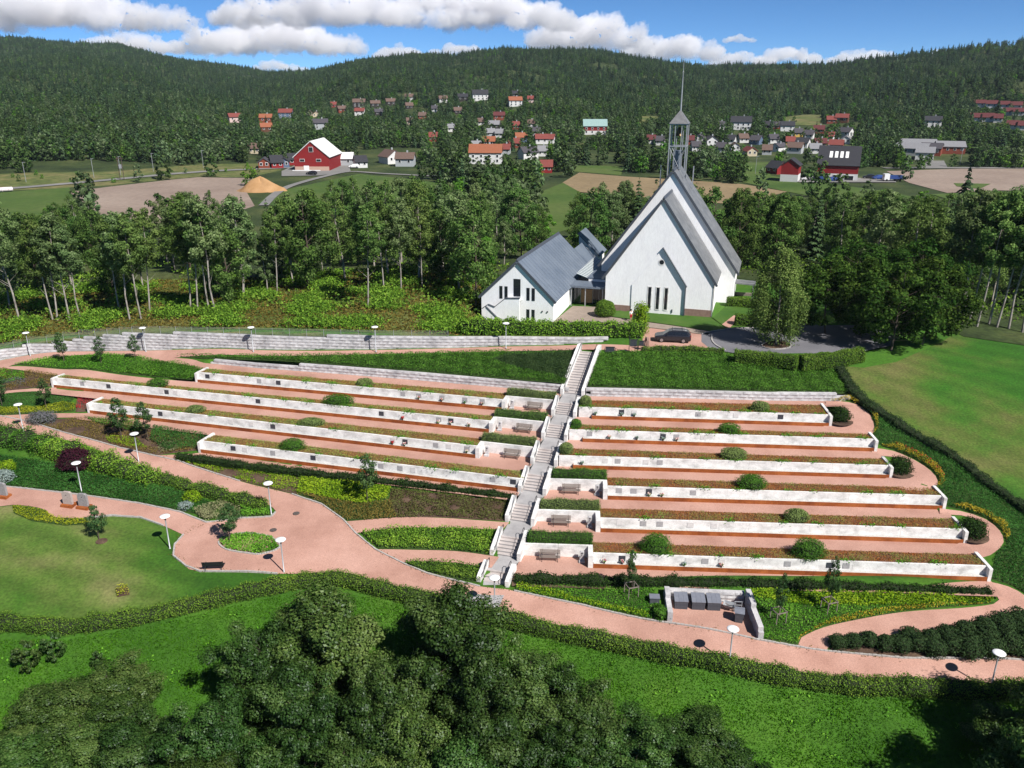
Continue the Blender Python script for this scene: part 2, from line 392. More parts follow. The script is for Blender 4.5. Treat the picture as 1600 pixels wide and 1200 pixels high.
def curve(poly, step=0.8, closed=False):
    """Catmull-Rom through the points"""
    P = [np.array(p, float) for p in poly]; n = len(P); out = []
    for i in range(n if closed else n - 1):
        p1, p2 = P[i], P[(i+1) % n]
        p0 = P[i-1] if (i > 0 or closed) else 2 * p1 - p2
        p3 = P[(i+2) % n] if (closed or i + 2 < n) else 2 * p2 - p1
        k = max(1, int(np.ceil(np.linalg.norm(p2[:2] - p1[:2]) / step)))
        for j in range(k):
            t = j / k
            out.append(tuple(0.5 * (2*p1 + (p2-p0)*t + (2*p0-5*p1+4*p2-p3)*t*t + (3*p1-p0-3*p2+p3)*t**3)))
    if not closed: out.append(tuple(P[-1]))
    return out

def patch_tris(poly, step=1.2, zmode='land', dz=0.0):
    """triangulated sheet inside poly. zmode 'land' follows the ground, 'own' is a smooth surface through the outline's own heights"""
    bd = resample(poly, step)
    P = np.array(bd)
    x0, y0 = P[:, 0].min(), P[:, 1].min(); x1, y1 = P[:, 0].max(), P[:, 1].max()
    gx, gy = np.meshgrid(np.arange(x0 + step/2, x1, step), np.arange(y0 + step/2, y1, step))
    gx = gx.ravel(); gy = gy.ravel(); k = pip(bd, gx, gy); gx, gy = gx[k], gy[k]
    if len(gx):
        d2 = np.full(len(gx), 1e9)
        for p in bd: d2 = np.minimum(d2, (gx - p[0]) ** 2 + (gy - p[1]) ** 2)
        k = d2 > (0.35 * step) ** 2; gx, gy = gx[k], gy[k]
    pts = [Vector((p[0], p[1])) for p in bd] + [Vector((a, b)) for a, b in zip(gx, gy)]
    n = len(bd)
    r = delaunay_2d_cdt(pts, [], [list(range(n))], 1, 1e-4)
    V = np.array([(v.x, v.y) for v in r[0]]); Fc = [tuple(f) for f in r[2]]
    if zmode == 'land': z = land(V[:, 0], V[:, 1]) + dz
    else:
        Q = np.array(poly, float)
        if np.ptp(Q[:, 2]) < 1e-6: z = np.full(len(V), Q[0, 2]) + dz
        else:
            z = tps_fit(resample(poly, 4.0))(V[:, 0], V[:, 1]) + dz
            z = np.clip(z, Q[:, 2].min() - 0.05, Q[:, 2].max() + 0.05)
    return np.column_stack([V, z]), Fc

def sheet(name, poly, m, step=1.2, zmode='land', dz=0.05, kind='structure'):
    V, Fc = patch_tris(poly, step, zmode, dz)
    o = ob(name, mesh_py(name, V, Fc, m, True)); o['kind'] = kind
    return o, V, Fc

def ribbon(name, pts, w, m, dz=0.0, zmode='own', thick=0.0):
    """strip along a line of (x,y,z); w a width or a list"""
    P = np.array(pts, float); n = len(P)
    T = np.gradient(P[:, :2], axis=0); T /= np.linalg.norm(T, axis=1)[:, None] + 1e-9
    Nn = np.column_stack([-T[:, 1], T[:, 0]])
    W = np.full(n, w) if np.isscalar(w) else np.array(w, float)
    V = []; Fc = []
    for i in range(n):
        for s in (-0.5, 0.0, 0.5):
            q = P[i, :2] + Nn[i] * W[i] * s
            V.append((q[0], q[1], P[i, 2] + dz))
    if zmode == 'land':
        A = np.array(V); z = land(A[:, 0], A[:, 1]) + dz; V = np.column_stack([A[:, :2], z])
    for i in range(n - 1):
        for j in range(2): Fc.append((i*3+j, i*3+j+1, i*3+3+j+1, i*3+3+j)[::-1])
    o = ob(name, mesh_py(name, V, Fc, m, True)); o['kind'] = 'structure'
    return o

def setts(name, line, zmode='land', dz=0.0, w=0.14, h=0.11, step=0.34):
    """kerb of small granite setts along a line"""
    P = np.array(resample(line, step, closed=False)); b = MB()
    zz = land(P[:, 0], P[:, 1]) if zmode == 'land' else P[:, 2]
    for i in range(len(P) - 1):
        a, c = P[i], P[i+1]; d = c[:2] - a[:2]; l = np.linalg.norm(d)
        if l < 0.05: continue
        d /= l; nrm = np.array([-d[1], d[0]]); ww = w * random.uniform(0.85, 1.15) / 2; hh = h + random.uniform(-0.02, 0.02)
        p = a[:2] + d * 0.012; q = c[:2] - d * 0.012; z0, z1 = zz[i] + dz, zz[i+1] + dz
        V = [(*(p - nrm*ww), z0-0.1), (*(q - nrm*ww), z1-0.1), (*(q + nrm*ww), z1-0.1), (*(p + nrm*ww), z0-0.1),
             (*(p - nrm*ww), z0+hh), (*(q - nrm*ww), z1+hh), (*(q + nrm*ww), z1+hh), (*(p + nrm*ww), z0+hh)]
        b.add(V, [(4,5,6,7),(0,1,5,4),(1,2,6,5),(2,3,7,6),(3,0,4,7)])
    o = b.build(name, kerbm); o['kind'] = 'structure'
    return o

# ------------------------------------------------------------------ foliage
def nrm(a): return a / (np.linalg.norm(a, axis=-1, keepdims=True) + 1e-9)

def leaf_quads(P, N, size, aspect=0.55, g=rng):
    """diamond leaves centred at P with normals N"""
    n = len(P)
    t = nrm(np.cross(N, g.normal(size=(n, 3)))); b = np.cross(N, t)
    s = np.broadcast_to(np.asarray(size, float), (n,))[:, None]
    s = s * g.uniform(0.7, 1.3, (n, 1))
    bend = N * s * 0.12
    return np.stack([P - t * s * 0.5, P + b * s * aspect * 0.5 + bend, P + t * s * 0.5, P - b * s * aspect * 0.5 + bend], axis=1)

def wob(x, y, f=1.0, ph=0.0):
    """cheap smooth noise about 0..1"""
    return 0.5 + 0.17 * (np.sin(x*f*1.7+ph) + np.sin(y*f*2.1+ph*1.3+0.8*np.sin(x*f)) + np.sin((x+y)*f*1.1-ph+1.2*np.sin(y*f*0.7)))

def sample_tris(V, Fc, n, g=rng):
    T = []
    for f in Fc:
        for i in range(1, len(f) - 1): T.append((f[0], f[i], f[i+1]))
    T = np.array(T); A, B, D = V[T[:, 0]], V[T[:, 1]], V[T[:, 2]]
    ar = 0.5 * np.linalg.norm(np.cross(B - A, D - A), axis=1)
    N = int(n * ar.sum())
    i = g.choice(len(T), N, p=ar / ar.sum()); u = np.sqrt(g.random(N)); v = g.random(N)
    return A[i] * (1-u)[:, None] + B[i] * (u*(1-v))[:, None] + D[i] * (u*v)[:, None]

def cover(name, label, poly, m, dens=70, leaf=0.2, h=(0.1, 0.35), zmode='land', dz=0.05, clump=0.9, thin=0.0, step=1.2, soil_m=None, tintshift=0.0, up=0.9, aspect=0.6, cat='ground cover'):
    """planted bed: a sheet of soil and a carpet of leaves over it"""
    if soil_m is not False:
        o, V, Fc = sheet('planting_soil', poly, soil_m or (soil if thin else moss), step, zmode, dz)
    else: V, Fc = patch_tris(poly, step, zmode, dz)
    dens, leaf = dens * 1.9, leaf * 0.72
    P = sample_tris(V, Fc, dens)
    k = wob(P[:, 0], P[:, 1], clump, len(name))
    if thin: 
        keep = k + rng.uniform(-0.12, 0.12, len(P)) > thin; P, k = P[keep], k[keep]
    hh = (h[0] + (h[1] - h[0]) * np.clip(k * 1.3 - 0.1, 0, 1))
    P[:, 2] += hh * rng.random(len(P)) ** 0.45
    N = nrm(rng.normal(size=(len(P), 3)) * 0.75 + np.array([0, 0, up]))
    tint = np.clip(0.5 + (k - 0.5) * 0.7 + rng.normal(0, 0.2, len(P)) + tintshift, 0, 1)
    q = mesh_quads(name, leaf_quads(P, N, leaf, aspect), m, tint)
    g = ob(name, q); setp(g, label, cat, kind='stuff')
    return g

def hedge(name, label, line, w, h, m, leaf=0.17, dens=110, zmode='own', rnd=0.35, rough=0.07, cat='hedge', group=None, wavy=0.08, parent=None, top_tint=0.12, closed=False):
    """leafy hedge along a base line of (x,y,z)"""
    dens, leaf = dens * 1.7, leaf * 0.75
    P = np.array(resample(line, 0.5, closed=False), float)
    if zmode == 'land': P[:, 2] = land(P[:, 0], P[:, 1])
    n = len(P)
    T = np.gradient(P[:, :2], axis=0); T = T / (np.linalg.norm(T, axis=1)[:, None] + 1e-9); Nn = np.column_stack([-T[:, 1], T[:, 0]])
    seg = np.linalg.norm(np.diff(P[:, :2], axis=0), axis=1); cum = np.concatenate([[0], np.cumsum(seg)]); Ltot = cum[-1]
    # cross-section outline: a rounded box from one foot over the top to the other
    sec = []
    r_ = min(rnd * w, rnd * h, 0.45 * w)
    sec += [(-w/2, 0.0), (-w/2, h - r_)]
    for a in np.linspace(0, np.pi/2, 5)[1:]: sec.append((-w/2 + r_ - r_*np.cos(a), h - r_ + r_*np.sin(a)))
    sec += [(w/2 - r_, h)]
    for a in np.linspace(0, np.pi/2, 5)[1:]: sec.append((w/2 - r_ + r_*np.sin(a), h - r_ + r_*np.cos(a)))
    sec += [(w/2, 0.0)]
    sec = np.array(sec); sl = np.linalg.norm(np.diff(sec, axis=0), axis=1); sc_ = np.concatenate([[0], np.cumsum(sl)])
    per = sc_[-1]
    ns = int(per * Ltot * dens)
    u = rng.random(ns) * Ltot; v = rng.random(ns) * per
    off = np.interp(v, sc_, sec[:, 0]); zz = np.interp(v, sc_, sec[:, 1])
    e = 1e-3
    do = np.interp(v + e, sc_, sec[:, 0]) - np.interp(v - e, sc_, sec[:, 0]); dzz = np.interp(v + e, sc_, sec[:, 1]) - np.interp(v - e, sc_, sec[:, 1])
    px_ = np.interp(u, cum, P[:, 0]); py_ = np.interp(u, cum, P[:, 1]); pz_ = np.interp(u, cum, P[:, 2])
    nx = np.interp(u, cum, Nn[:, 0]); ny = np.interp(u, cum, Nn[:, 1])
    var = 1 + wavy * 2 * (wob(px_, py_, 1.6, w) - 0.5) + wavy * (wob(px_ * 3.1, py_ * 3.1, 1.6, h) - 0.5)
    off = off * var; zz = zz * var
    Q = np.column_stack([px_ + nx * off, py_ + ny * off, pz_ + zz])
    No = nrm(np.column_stack([nx * (-dzz) * -1, ny * (-dzz) * -1, -do * -1]))
    # outward normal of the section (walked from the left foot over the top): rotate the tangent (do,dz) by +90 degrees
    No = nrm(np.column_stack([nx * (-dzz), ny * (-dzz), do]))
    # ends
    ne = int(w * h * dens)
    E = []; EN = []
    for s, i in ((-1, 0), (1, n - 1)):
        a = rng.uniform(-w/2, w/2, ne); c = rng.random(ne) * h
        E.append(np.column_stack([P[i, 0] + Nn[i, 0]*a + T[i, 0]*s*0.03, P[i, 1] + Nn[i, 1]*a + T[i, 1]*s*0.03, P[i, 2] + c])); EN.append(np.tile([T[i, 0]*s, T[i, 1]*s, 0.2], (ne, 1)))
    Q = np.concatenate([Q] + E); No = np.concatenate([No] + EN)
    Q = Q + No * rng.normal(0, rough, (len(Q), 1)) + rng.normal(0, 0.02, Q.shape)
    N = nrm(No * 0.75 + rng.normal(size=Q.shape) * 0.6 + np.array([0, 0, 0.25]))
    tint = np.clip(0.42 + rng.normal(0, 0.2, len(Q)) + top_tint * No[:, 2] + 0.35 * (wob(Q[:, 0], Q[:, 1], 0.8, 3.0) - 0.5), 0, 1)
    quads = leaf_quads(Q, N, leaf, 0.62)
    # inner mass of twigs
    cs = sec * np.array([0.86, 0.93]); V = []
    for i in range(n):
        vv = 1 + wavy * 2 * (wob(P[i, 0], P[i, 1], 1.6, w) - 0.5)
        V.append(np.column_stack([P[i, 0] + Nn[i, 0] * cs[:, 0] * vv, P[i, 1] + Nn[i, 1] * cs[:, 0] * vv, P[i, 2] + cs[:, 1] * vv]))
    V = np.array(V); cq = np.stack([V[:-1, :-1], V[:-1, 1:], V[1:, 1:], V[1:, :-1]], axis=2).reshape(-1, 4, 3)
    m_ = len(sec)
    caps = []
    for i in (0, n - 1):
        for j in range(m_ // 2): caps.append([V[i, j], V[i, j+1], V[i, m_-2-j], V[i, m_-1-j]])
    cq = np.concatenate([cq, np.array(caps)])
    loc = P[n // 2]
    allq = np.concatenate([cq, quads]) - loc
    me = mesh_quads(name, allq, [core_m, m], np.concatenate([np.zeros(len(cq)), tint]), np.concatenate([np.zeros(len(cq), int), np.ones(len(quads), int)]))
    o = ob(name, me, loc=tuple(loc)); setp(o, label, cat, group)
    return o

def ball_mesh(name, rx, ry, rz, m, leaf=0.12, dens=130, rough=0.05, lump=0.12, seed=1, spiky=0.0):
    g = np.random.default_rng(seed); dens, leaf = dens * 1.6, leaf * 0.78
    A = 4 * np.pi * ((rx*ry)**1.6/3 + (rx*rz)**1.6/3 + (ry*rz)**1.6/3) ** (1/1.6)
    n = int(A * dens)
    d = nrm(g.normal(size=(n, 3))); d[:, 2] = np.where(d[:, 2] < -0.55, -d[:, 2], d[:, 2])
    k = 1 + lump * (np.sin(d[:, 0]*4+seed) * np.sin(d[:, 1]*5+seed*2) + np.sin(d[:, 2]*6+seed)) + g.normal(0, rough, n) + spiky * g.random(n) ** 3
    P = d * k[:, None] * np.array([rx, ry, rz]) + np.array([0, 0, rz * 0.75])
    P[:, 2] = np.maximum(P[:, 2], 0.02)
    N = nrm(d * 0.8 + g.normal(size=d.shape) * 0.55 + np.array([0, 0, 0.25]))
    q = leaf_quads(P, N, leaf, 0.6, g)
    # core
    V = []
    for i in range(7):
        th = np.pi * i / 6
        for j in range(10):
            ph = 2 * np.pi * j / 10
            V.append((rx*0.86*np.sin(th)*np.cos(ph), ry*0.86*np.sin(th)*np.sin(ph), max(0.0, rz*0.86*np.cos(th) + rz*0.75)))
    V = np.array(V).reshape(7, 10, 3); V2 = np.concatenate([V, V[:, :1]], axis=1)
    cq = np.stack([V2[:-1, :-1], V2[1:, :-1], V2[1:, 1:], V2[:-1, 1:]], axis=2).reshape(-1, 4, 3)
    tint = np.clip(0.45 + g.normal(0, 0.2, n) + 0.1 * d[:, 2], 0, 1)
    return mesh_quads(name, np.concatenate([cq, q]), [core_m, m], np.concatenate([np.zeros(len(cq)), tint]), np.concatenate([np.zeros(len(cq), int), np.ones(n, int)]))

LF = {
 'hedge': leafmat('hedge_leaves', [(0.026,0.055,0.009),(0.06,0.115,0.016),(0.125,0.19,0.026)]),
 'hedge_bright': leafmat('bright_hedge_leaves', [(0.03,0.07,0.009),(0.085,0.17,0.018),(0.18,0.27,0.035)]),
 'bank': leafmat('bank_leaves', [(0.015,0.042,0.006),(0.038,0.098,0.013),(0.075,0.165,0.024)]),
 'bank_dark': leafmat('dark_bank_leaves', [(0.011,0.022,0.009),(0.022,0.042,0.016),(0.04,0.065,0.024)]),
 'yew': leafmat('yew_leaves', [(0.006,0.014,0.005),(0.014,0.03,0.008),(0.03,0.06,0.013)]),
 'box': leafmat('box_leaves', [(0.028,0.065,0.012),(0.06,0.115,0.025),(0.10,0.165,0.04)]),
 'olive': leafmat('olive_leaves', [(0.055,0.085,0.022),(0.105,0.145,0.044),(0.155,0.2,0.07)]),
 'lime': leafmat('lime_leaves', [(0.07,0.15,0.008),(0.17,0.30,0.015),(0.33,0.44,0.03)], gain=1.0),
 'yellow': leafmat('yellow_green_leaves', [(0.12,0.17,0.012),(0.27,0.32,0.02),(0.42,0.42,0.04)], gain=1.0),
 'gold': leafmat('golden_leaves', [(0.12,0.09,0.01),(0.23,0.19,0.018),(0.32,0.24,0.03)]),
 'rust': leafmat('bronze_leaves', [(0.055,0.045,0.012),(0.10,0.085,0.02),(0.15,0.10,0.03)]),
 'heather': leafmat('heather_leaves', [(0.035,0.03,0.012),(0.06,0.065,0.02),(0.09,0.11,0.03)]),
 'sedum': leafmat('sedum', [(0.17,0.075,0.025),(0.18,0.13,0.038),(0.15,0.17,0.042),(0.11,0.19,0.042)], gain=1.8),
 'sedum_r': leafmat('red_sedum', [(0.19,0.055,0.018),(0.19,0.085,0.027),(0.16,0.12,0.035),(0.11,0.16,0.038)], gain=1.8),
 'juniper': leafmat('juniper_leaves', [(0.009,0.035,0.007),(0.022,0.073,0.014),(0.043,0.122,0.025)]),
 'green': leafmat('fresh_green_leaves', [(0.022,0.075,0.008),(0.055,0.155,0.014),(0.11,0.24,0.025)]),
 'silver': leafmat('silver_leaves', [(0.15,0.20,0.18),(0.26,0.33,0.31),(0.38,0.45,0.42)], gain=1.0),
 'straw': leafmat('pale_straw_leaves', [(0.12,0.14,0.06),(0.23,0.24,0.12),(0.33,0.32,0.18)], gain=1.0),
 'lavender': leafmat('lavender_flowers', [(0.05,0.065,0.05),(0.09,0.095,0.095),(0.14,0.125,0.16)]),
 'red': leafmat('red_flowers', [(0.22,0.008,0.012),(0.45,0.012,0.03),(0.6,0.04,0.06)], gain=1.0),
 'purple': leafmat('purple_leaves', [(0.012,0.004,0.008),(0.03,0.009,0.016),(0.055,0.015,0.025)]),
 'petal': leafmat('pale_petals', [(0.5,0.05,0.12),(0.7,0.55,0.5),(0.75,0.72,0.62)], gain=1.0),
 'meadow': leafmat('meadow_blades', [(0.02,0.07,0.004),(0.045,0.14,0.008),(0.095,0.23,0.016)], gain=1.05),
}

# ------------------------------------------------------------------ the ground
TERR_R = [(10.51,103.45,0.0),(40.24,100.61,-0.3),(39.34,91.93,-2.0),(35.33,86.54,-3.45),(38.58,82.32,-4.4),(38.45,77.36,-5.35),(41.41,72.35,-6.3),(41.3,67.76,-7.25),(40.92,63.02,-8.2),(0.57,63.42,-8.2)]
TERR_L = [(-40.57,105.75,-2.0),(-17.13,105.18,-1.0),(9.4,103.18,0.0),(0.87,64.25,-8.2),(-0.65,74.47,-6.5),(-33.97,85.98,-6.3),(-34.28,86.17,-5.35),(-50.46,96.0,-5.35),(-54.55,99.86,-4.4),(-57.64,102.76,-4.4),(-39.08,102.11,-3.45)]
STAIR_Z = [(8.87,104.01,0.0),(11.41,104.01,0.0),(0.88,65.31,-8.2),(-0.57,62.47,-8.7),(-2.26,62.47,-8.7)]
ENCL = [(13.41,61.25,-8.6),(20.35,60.78,-8.6),(19.96,54.92,-9.1),(12.75,56.99,-9.1)]

FORE = [(6.41,117.4,0.0),(9.32,125.53,0.0),(14.35,124.75,0.0),(29.65,118.45,0.0),(34.96,128.33,0.0),(40.94,132.1,0.0),(43.88,128.74,0.0),(41.48,117.4,0.0),(49.97,115.02,0.0),(52.2,110.5,0.0),(50.33,106.29,0.0),(45.64,104.01,0.0),(40.92,102.63,0.0),(37.06,101.82,0.0),(32.49,102.36,0.0),(28.93,103.45,0.0),(25.78,104.01,0.0),(17.45,103.18,0.0),(19.1,114.02,0.0),(15.04,117.06,0.0),(11.82,117.75,0.0)]

def axis_coords(lo, hi, a, b, fine, grow):
    m_ = list(np.arange(a, b + 1e-6, fine)); l = []; s = fine; x = a
    while x > lo: s *= grow; x -= s; l.append(x)
    r_ = []; s = fine; x = m_[-1]
    while x < hi: s *= grow; x += s; r_.append(x)
    return np.array(l[::-1] + m_ + r_)
gx = axis_coords(-2600, 2600, -80, 66, 0.6, 1.055)
gy = axis_coords(-120, 3200, 34, 126, 0.6, 1.045)
GX, GY = np.meshgrid(gx, gy)
GZ = land(GX.ravel(), GY.ravel()).reshape(GX.shape)
lower = pip(TERR_R, GX, GY) | pip(TERR_L, GX, GY) | pip(STAIR_Z, GX, GY)
GZ = GZ - 1.5 * lower - 1.6 * pip(ENCL, GX, GY) - 0.35 * pip(FORE, GX, GY)
ny_, nx_ = GX.shape
idx = np.arange(ny_ * nx_).reshape(ny_, nx_)
me = bpy.data.meshes.new('ground')
me.vertices.add(ny_ * nx_); me.vertices.foreach_set('co', np.stack([GX, GY, GZ], -1).astype(np.float32).ravel())
fq = np.stack([idx[:-1, :-1], idx[:-1, 1:], idx[1:, 1:], idx[1:, :-1]], -1).reshape(-1, 4)
me.loops.add(fq.size); me.loops.foreach_set('vertex_index', fq.ravel().astype(np.int32))
me.polygons.add(len(fq)); me.polygons.foreach_set('loop_start', np.arange(0, fq.size, 4, dtype=np.int32))
me.polygons.foreach_set('use_smooth', np.ones(len(fq), bool))
me.update(calc_edges=True)
meadow_m = mat('meadow_grass', [(0.028,0.088,0.006),(0.042,0.118,0.009),(0.062,0.138,0.013)], 0.13, 8, 0.95, 0.05, 7, fine=(3.0, 0.22))
me.materials.append(meadow_m)
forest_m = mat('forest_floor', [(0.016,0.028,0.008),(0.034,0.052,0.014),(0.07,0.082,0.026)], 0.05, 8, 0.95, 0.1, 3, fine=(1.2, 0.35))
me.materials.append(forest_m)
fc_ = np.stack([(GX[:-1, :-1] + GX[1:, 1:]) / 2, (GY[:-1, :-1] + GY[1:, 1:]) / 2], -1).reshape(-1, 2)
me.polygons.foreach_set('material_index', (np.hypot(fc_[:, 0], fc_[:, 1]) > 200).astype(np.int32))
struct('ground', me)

lawn_m = mat('mown_lawn', [(0.024,0.08,0.006),(0.042,0.105,0.010),(0.078,0.125,0.022),(0.15,0.155,0.055)], 0.09, 6, 0.95, 0.015, 14, ramp=[0.36,0.50,0.62,0.76], fine=(4, 0.26), grad=((-1,0.2,0),30,58,0.12), bands=((0.35,0.94,0),1.6,0.11))
lawn_r = mat('dry_lawn', [(0.024,0.092,0.006),(0.04,0.102,0.010),(0.068,0.10,0.018),(0.105,0.105,0.034)], 0.11, 7, 0.95, 0.015, 14, ramp=[0.39,0.49,0.59,0.72], fine=(4, 0.28), grad=((-1,0.06,0),-62,-42,0.13), bands=((0.55,0.83,0),1.8,0.09))
rough_m = mat('rough_grass', [(0.042,0.085,0.012),(0.085,0.12,0.024),(0.145,0.135,0.045)], 0.11, 8, 0.95, 0.06, 5, fine=(2.2, 0.3))

# lawns and rough ground
sheet('lawn', [(-51.56,73.88,-7.13),(-50.52,74.22,-7.09),(-48.6,74.0,-7.12),(-46.66,73.35,-7.2),(-45.29,72.15,-7.33),(-41.87,71.99,-7.38),(-39.68,72.47,-7.37),(-36.78,72.2,-7.43),(-33.93,70.84,-7.58),(-31.56,69.29,-7.74),(-31.7,67.85,-7.86),(-31.25,66.18,-8.0),(-29.56,64.59,-8.15),(-28.0,63.77,-8.23),(-20.98,63.66,-8.35),(-20.37,62.56,-8.56),(-26.62,59.63,-8.9),(-31.11,58.16,-9.14),(-36.76,57.0,-9.3),(-42.48,57.54,-9.19),(-46.23,57.6,-9.17),(-56.36,74.31,-7.14)], lawn_m, 1.5, dz=0.03)
sheet('lawn', [(41.16,92.84,-2.1),(41.13,98.53,-0.46),(44.28,98.29,-0.63),(49.39,100.73,-0.69),(59.41,109.45,-0.7),(64.79,114.83,-0.62),(69.34,112.94,-0.83),(73.85,108.23,-1.25),(77.35,105.36,-1.69),(55.14,63.73,-8.53),(51.86,69.99,-7.59),(51.1,73.14,-6.94),(48.69,76.57,-5.77),(46.74,81.38,-4.58),(43.87,85.08,-3.61),(41.86,88.51,-2.76)], lawn_r, 1.5, dz=0.03)
WB = [(p[0], p[1] + 2.0, 0) for p in WALL_LINE[:-2]]
sheet('rough_grass', [(-95,108,0)] + WB + [(-4,118,0),(-5,124,0),(2,146,0),(-10,150,0),(-40,168,0),(-110,166,0),(-112,120,0)], rough_m, 1.6, dz=0.06)
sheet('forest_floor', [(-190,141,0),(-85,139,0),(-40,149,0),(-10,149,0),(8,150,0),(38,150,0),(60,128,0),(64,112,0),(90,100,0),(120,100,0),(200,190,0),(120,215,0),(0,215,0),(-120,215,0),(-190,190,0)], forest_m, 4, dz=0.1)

# ------------------------------------------------------------------ stone retaining walls, block by block
def block_mesh(seed, l, h, t):
    g = random.Random(seed); b = MB()
    nx, nz = 5, 3
    V = []; Fc = []
    for j in range(nz):
        for i in range(nx):
            ex = i in (0, nx-1) or j in (0, nz-1)
            y = -t/2 + (0.035 if ex else g.uniform(-0.045, 0.0))
            V.append((-l/2 + l*i/(nx-1), y, h*j/(nz-1)))
    for j in range(nz-1):
        for i in range(nx-1): Fc.append((j*nx+i, j*nx+i+1, (j+1)*nx+i+1, (j+1)*nx+i))
    b.add(V, Fc)
    c = [(-l/2, -t/2+0.035, 0), (l/2, -t/2+0.035, 0), (l/2, t/2, 0), (-l/2, t/2, 0), (-l/2, -t/2+0.035, h), (l/2, -t/2+0.035, h), (l/2, t/2, h), (-l/2, t/2, h)]
    b.add(c, [(4,5,6,7),(1,2,6,5),(2,3,7,6),(3,0,4,7)])
    return b.mesh('block', granite)

def stone_wall(name, label, line, tops, bl=1.2, bh=0.42, t=0.5, sink=0.1):
    """line: face line (x,y,zbase); tops: wall-top heights at the line's points"""
    P = np.array(line, float); tp = np.array(tops, float)
    seg = np.linalg.norm(np.diff(P[:, :2], axis=0), axis=1); cum = np.concatenate([[0], np.cumsum(seg)]); L = cum[-1]
    mid = P[len(P)//2]
    root = thing(name, label, 'retaining wall', tuple(mid))
    vars_ = [block_mesh(100 + k, bl - 0.015, bh - 0.012, t) for k in range(7)]
    zmin = P[:, 2].min(); zlev = math.floor((zmin - sink) / bh) * bh
    ztop = tp.max(); row = 0; z = zlev
    while z < ztop - 0.05:
        s = -bl * (0.5 if row % 2 else 0.0) + random.uniform(-0.1, 0.1)
        while s < L:
            c = s + bl / 2
            if 0 <= c <= L:
                zb = np.interp(c, cum, P[:, 2]); zt = np.interp(c, cum, tp)
                if z + bh > zb + 0.06 and z + bh * 0.6 < zt:
                    x, y = np.interp(c, cum, P[:, 0]), np.interp(c, cum, P[:, 1])
                    x2, y2 = np.interp(min(c+0.3, L), cum, P[:, 0]), np.interp(min(c+0.3, L), cum, P[:, 1])
                    x1, y1 = np.interp(max(c-0.3, 0), cum, P[:, 0]), np.interp(max(c-0.3, 0), cum, P[:, 1])
                    a = math.atan2(y2 - y1, x2 - x1)
                    o = ob('block', random.choice(vars_), root)
                    back = t / 2 + 0.035 * row * 0.5 + random.uniform(-0.012, 0.012)
                    o.location = (x - math.sin(a) * back - mid[0], y + math.cos(a) * back - mid[1], z - mid[2])
                    o.rotation_euler = (0, 0, a)
                    o.scale = (1, 1, 1)
            s += bl
        z += bh; row += 1
    return root

UP_BASE = [(-76.83,109.02,-4.4),(-72.83,111.5,-4.0),(-69.16,112.93,-3.6),(-64.25,112.87,-3.1),(-59.31,112.23,-2.8),(-51.67,111.13,-2.4),(-35.39,108.88,-1.6),(-18.52,106.99,-1.0),(-8.66,106.63,-0.65),(-0.87,106.7,-0.4),(8.62,106.29,0.0),(12.79,106.58,0.0)]
UP_TOP = [-3.2,-2.75,-2.2,-1.6,-0.7,0.15,0.55,0.75,0.8,0.8,0.75,0.75]
stone_wall('stone_retaining_wall', 'long pale granite block wall with stepped top behind the upper path, wire fence on it', UP_BASE, UP_TOP)
# turf strip laid against the back of the wall
fill = MB(); UB = np.array(resample([(p[0], p[1], t) for p, t in zip(UP_BASE, UP_TOP)], 1.0, closed=False))
Tn = np.gradient(UB[:, :2], axis=0); Tn /= np.linalg.norm(Tn, axis=1)[:, None]
V = []
for p, tn in zip(UB, Tn):
    nn = np.array([-tn[1], tn[0]])
    for off, dzf in ((0.45, -0.16), (1.2, -0.05), (2.6, 0.0)):
        q = p[:2] + nn * off
        z = p[2] + dzf if off < 2 else land1(q[0], q[1]) + 0.09
        V.append((q[0], q[1], z))
fill.add(V, [(i*3+j, i*3+3+j, i*3+4+j, i*3+1+j) for i in range(len(UB)-1) for j in range(2)])
struct('turf_strip', fill.mesh('turf_strip', rough_m, True))

S2_BASE = [(-41.8,105.89,-2.5),(-33.99,103.75,-2.5),(-22.91,101.43,-2.5),(-12.22,98.97,-2.5),(6.49,94.34,-2.5)]
stone_wall('stone_retaining_wall', 'low granite block wall under the dark green bank beside the stairs, facing the first long concrete wall', S2_BASE, [-2.1,-1.9,-1.5,-1.45,-1.4], bl=1.1, bh=0.38)
R0_BASE = [(8.97,93.24,-2.5),(19.21,92.59,-2.5),(30.5,91.74,-2.5),(38.04,91.53,-2.5),(40.1,91.53,-2.5)]
stone_wall('stone_retaining_wall', 'low granite block wall under the bright green bank near the car', R0_BASE, [-1.35,-1.4,-1.45,-1.5,-2.0], bl=1.1, bh=0.38)

# ------------------------------------------------------------------ central stairs
ST = [(9.84,102.9,0.0),(7.59,93.89,-2.5),(6.72,90.69,-2.5),(6.28,89.43,-3.45),(5.44,86.35,-3.45),(4.95,84.92,-4.4),(4.1,81.82,-4.4),(3.51,80.44,-5.35),(2.67,77.51,-5.35),(1.97,75.75,-6.3),(1.31,72.75,-6.3),(0.81,71.25,-7.25),(-0.08,68.22,-7.25),(-0.62,66.5,-8.2),(-1.32,63.94,-8.2),(-1.7,62.77,-8.7)]
STb = np.array(ST)
ds = STb[0, :2] - STb[-1, :2]; ds = ds / np.linalg.norm(ds)
s0 = STb.mean(axis=0)[:2]
def sxy(s, off=0.0):
    """point s metres up the stair axis, off metres to the right of it"""
    return (s0[0] + ds[0] * s + ds[1] * off, s0[1] + ds[1] * s - ds[0] * off)
ss = [(p[:2] - s0) @ ds for p in STb]
stairs = thing('garden_stairs', 'long grey concrete staircase with white parapets running down through the terraces', 'stairs', (s0[0], s0[1], 0), 0.0)
ang = math.atan2(ds[0], ds[1])          # clockwise turn of the axis from +Y
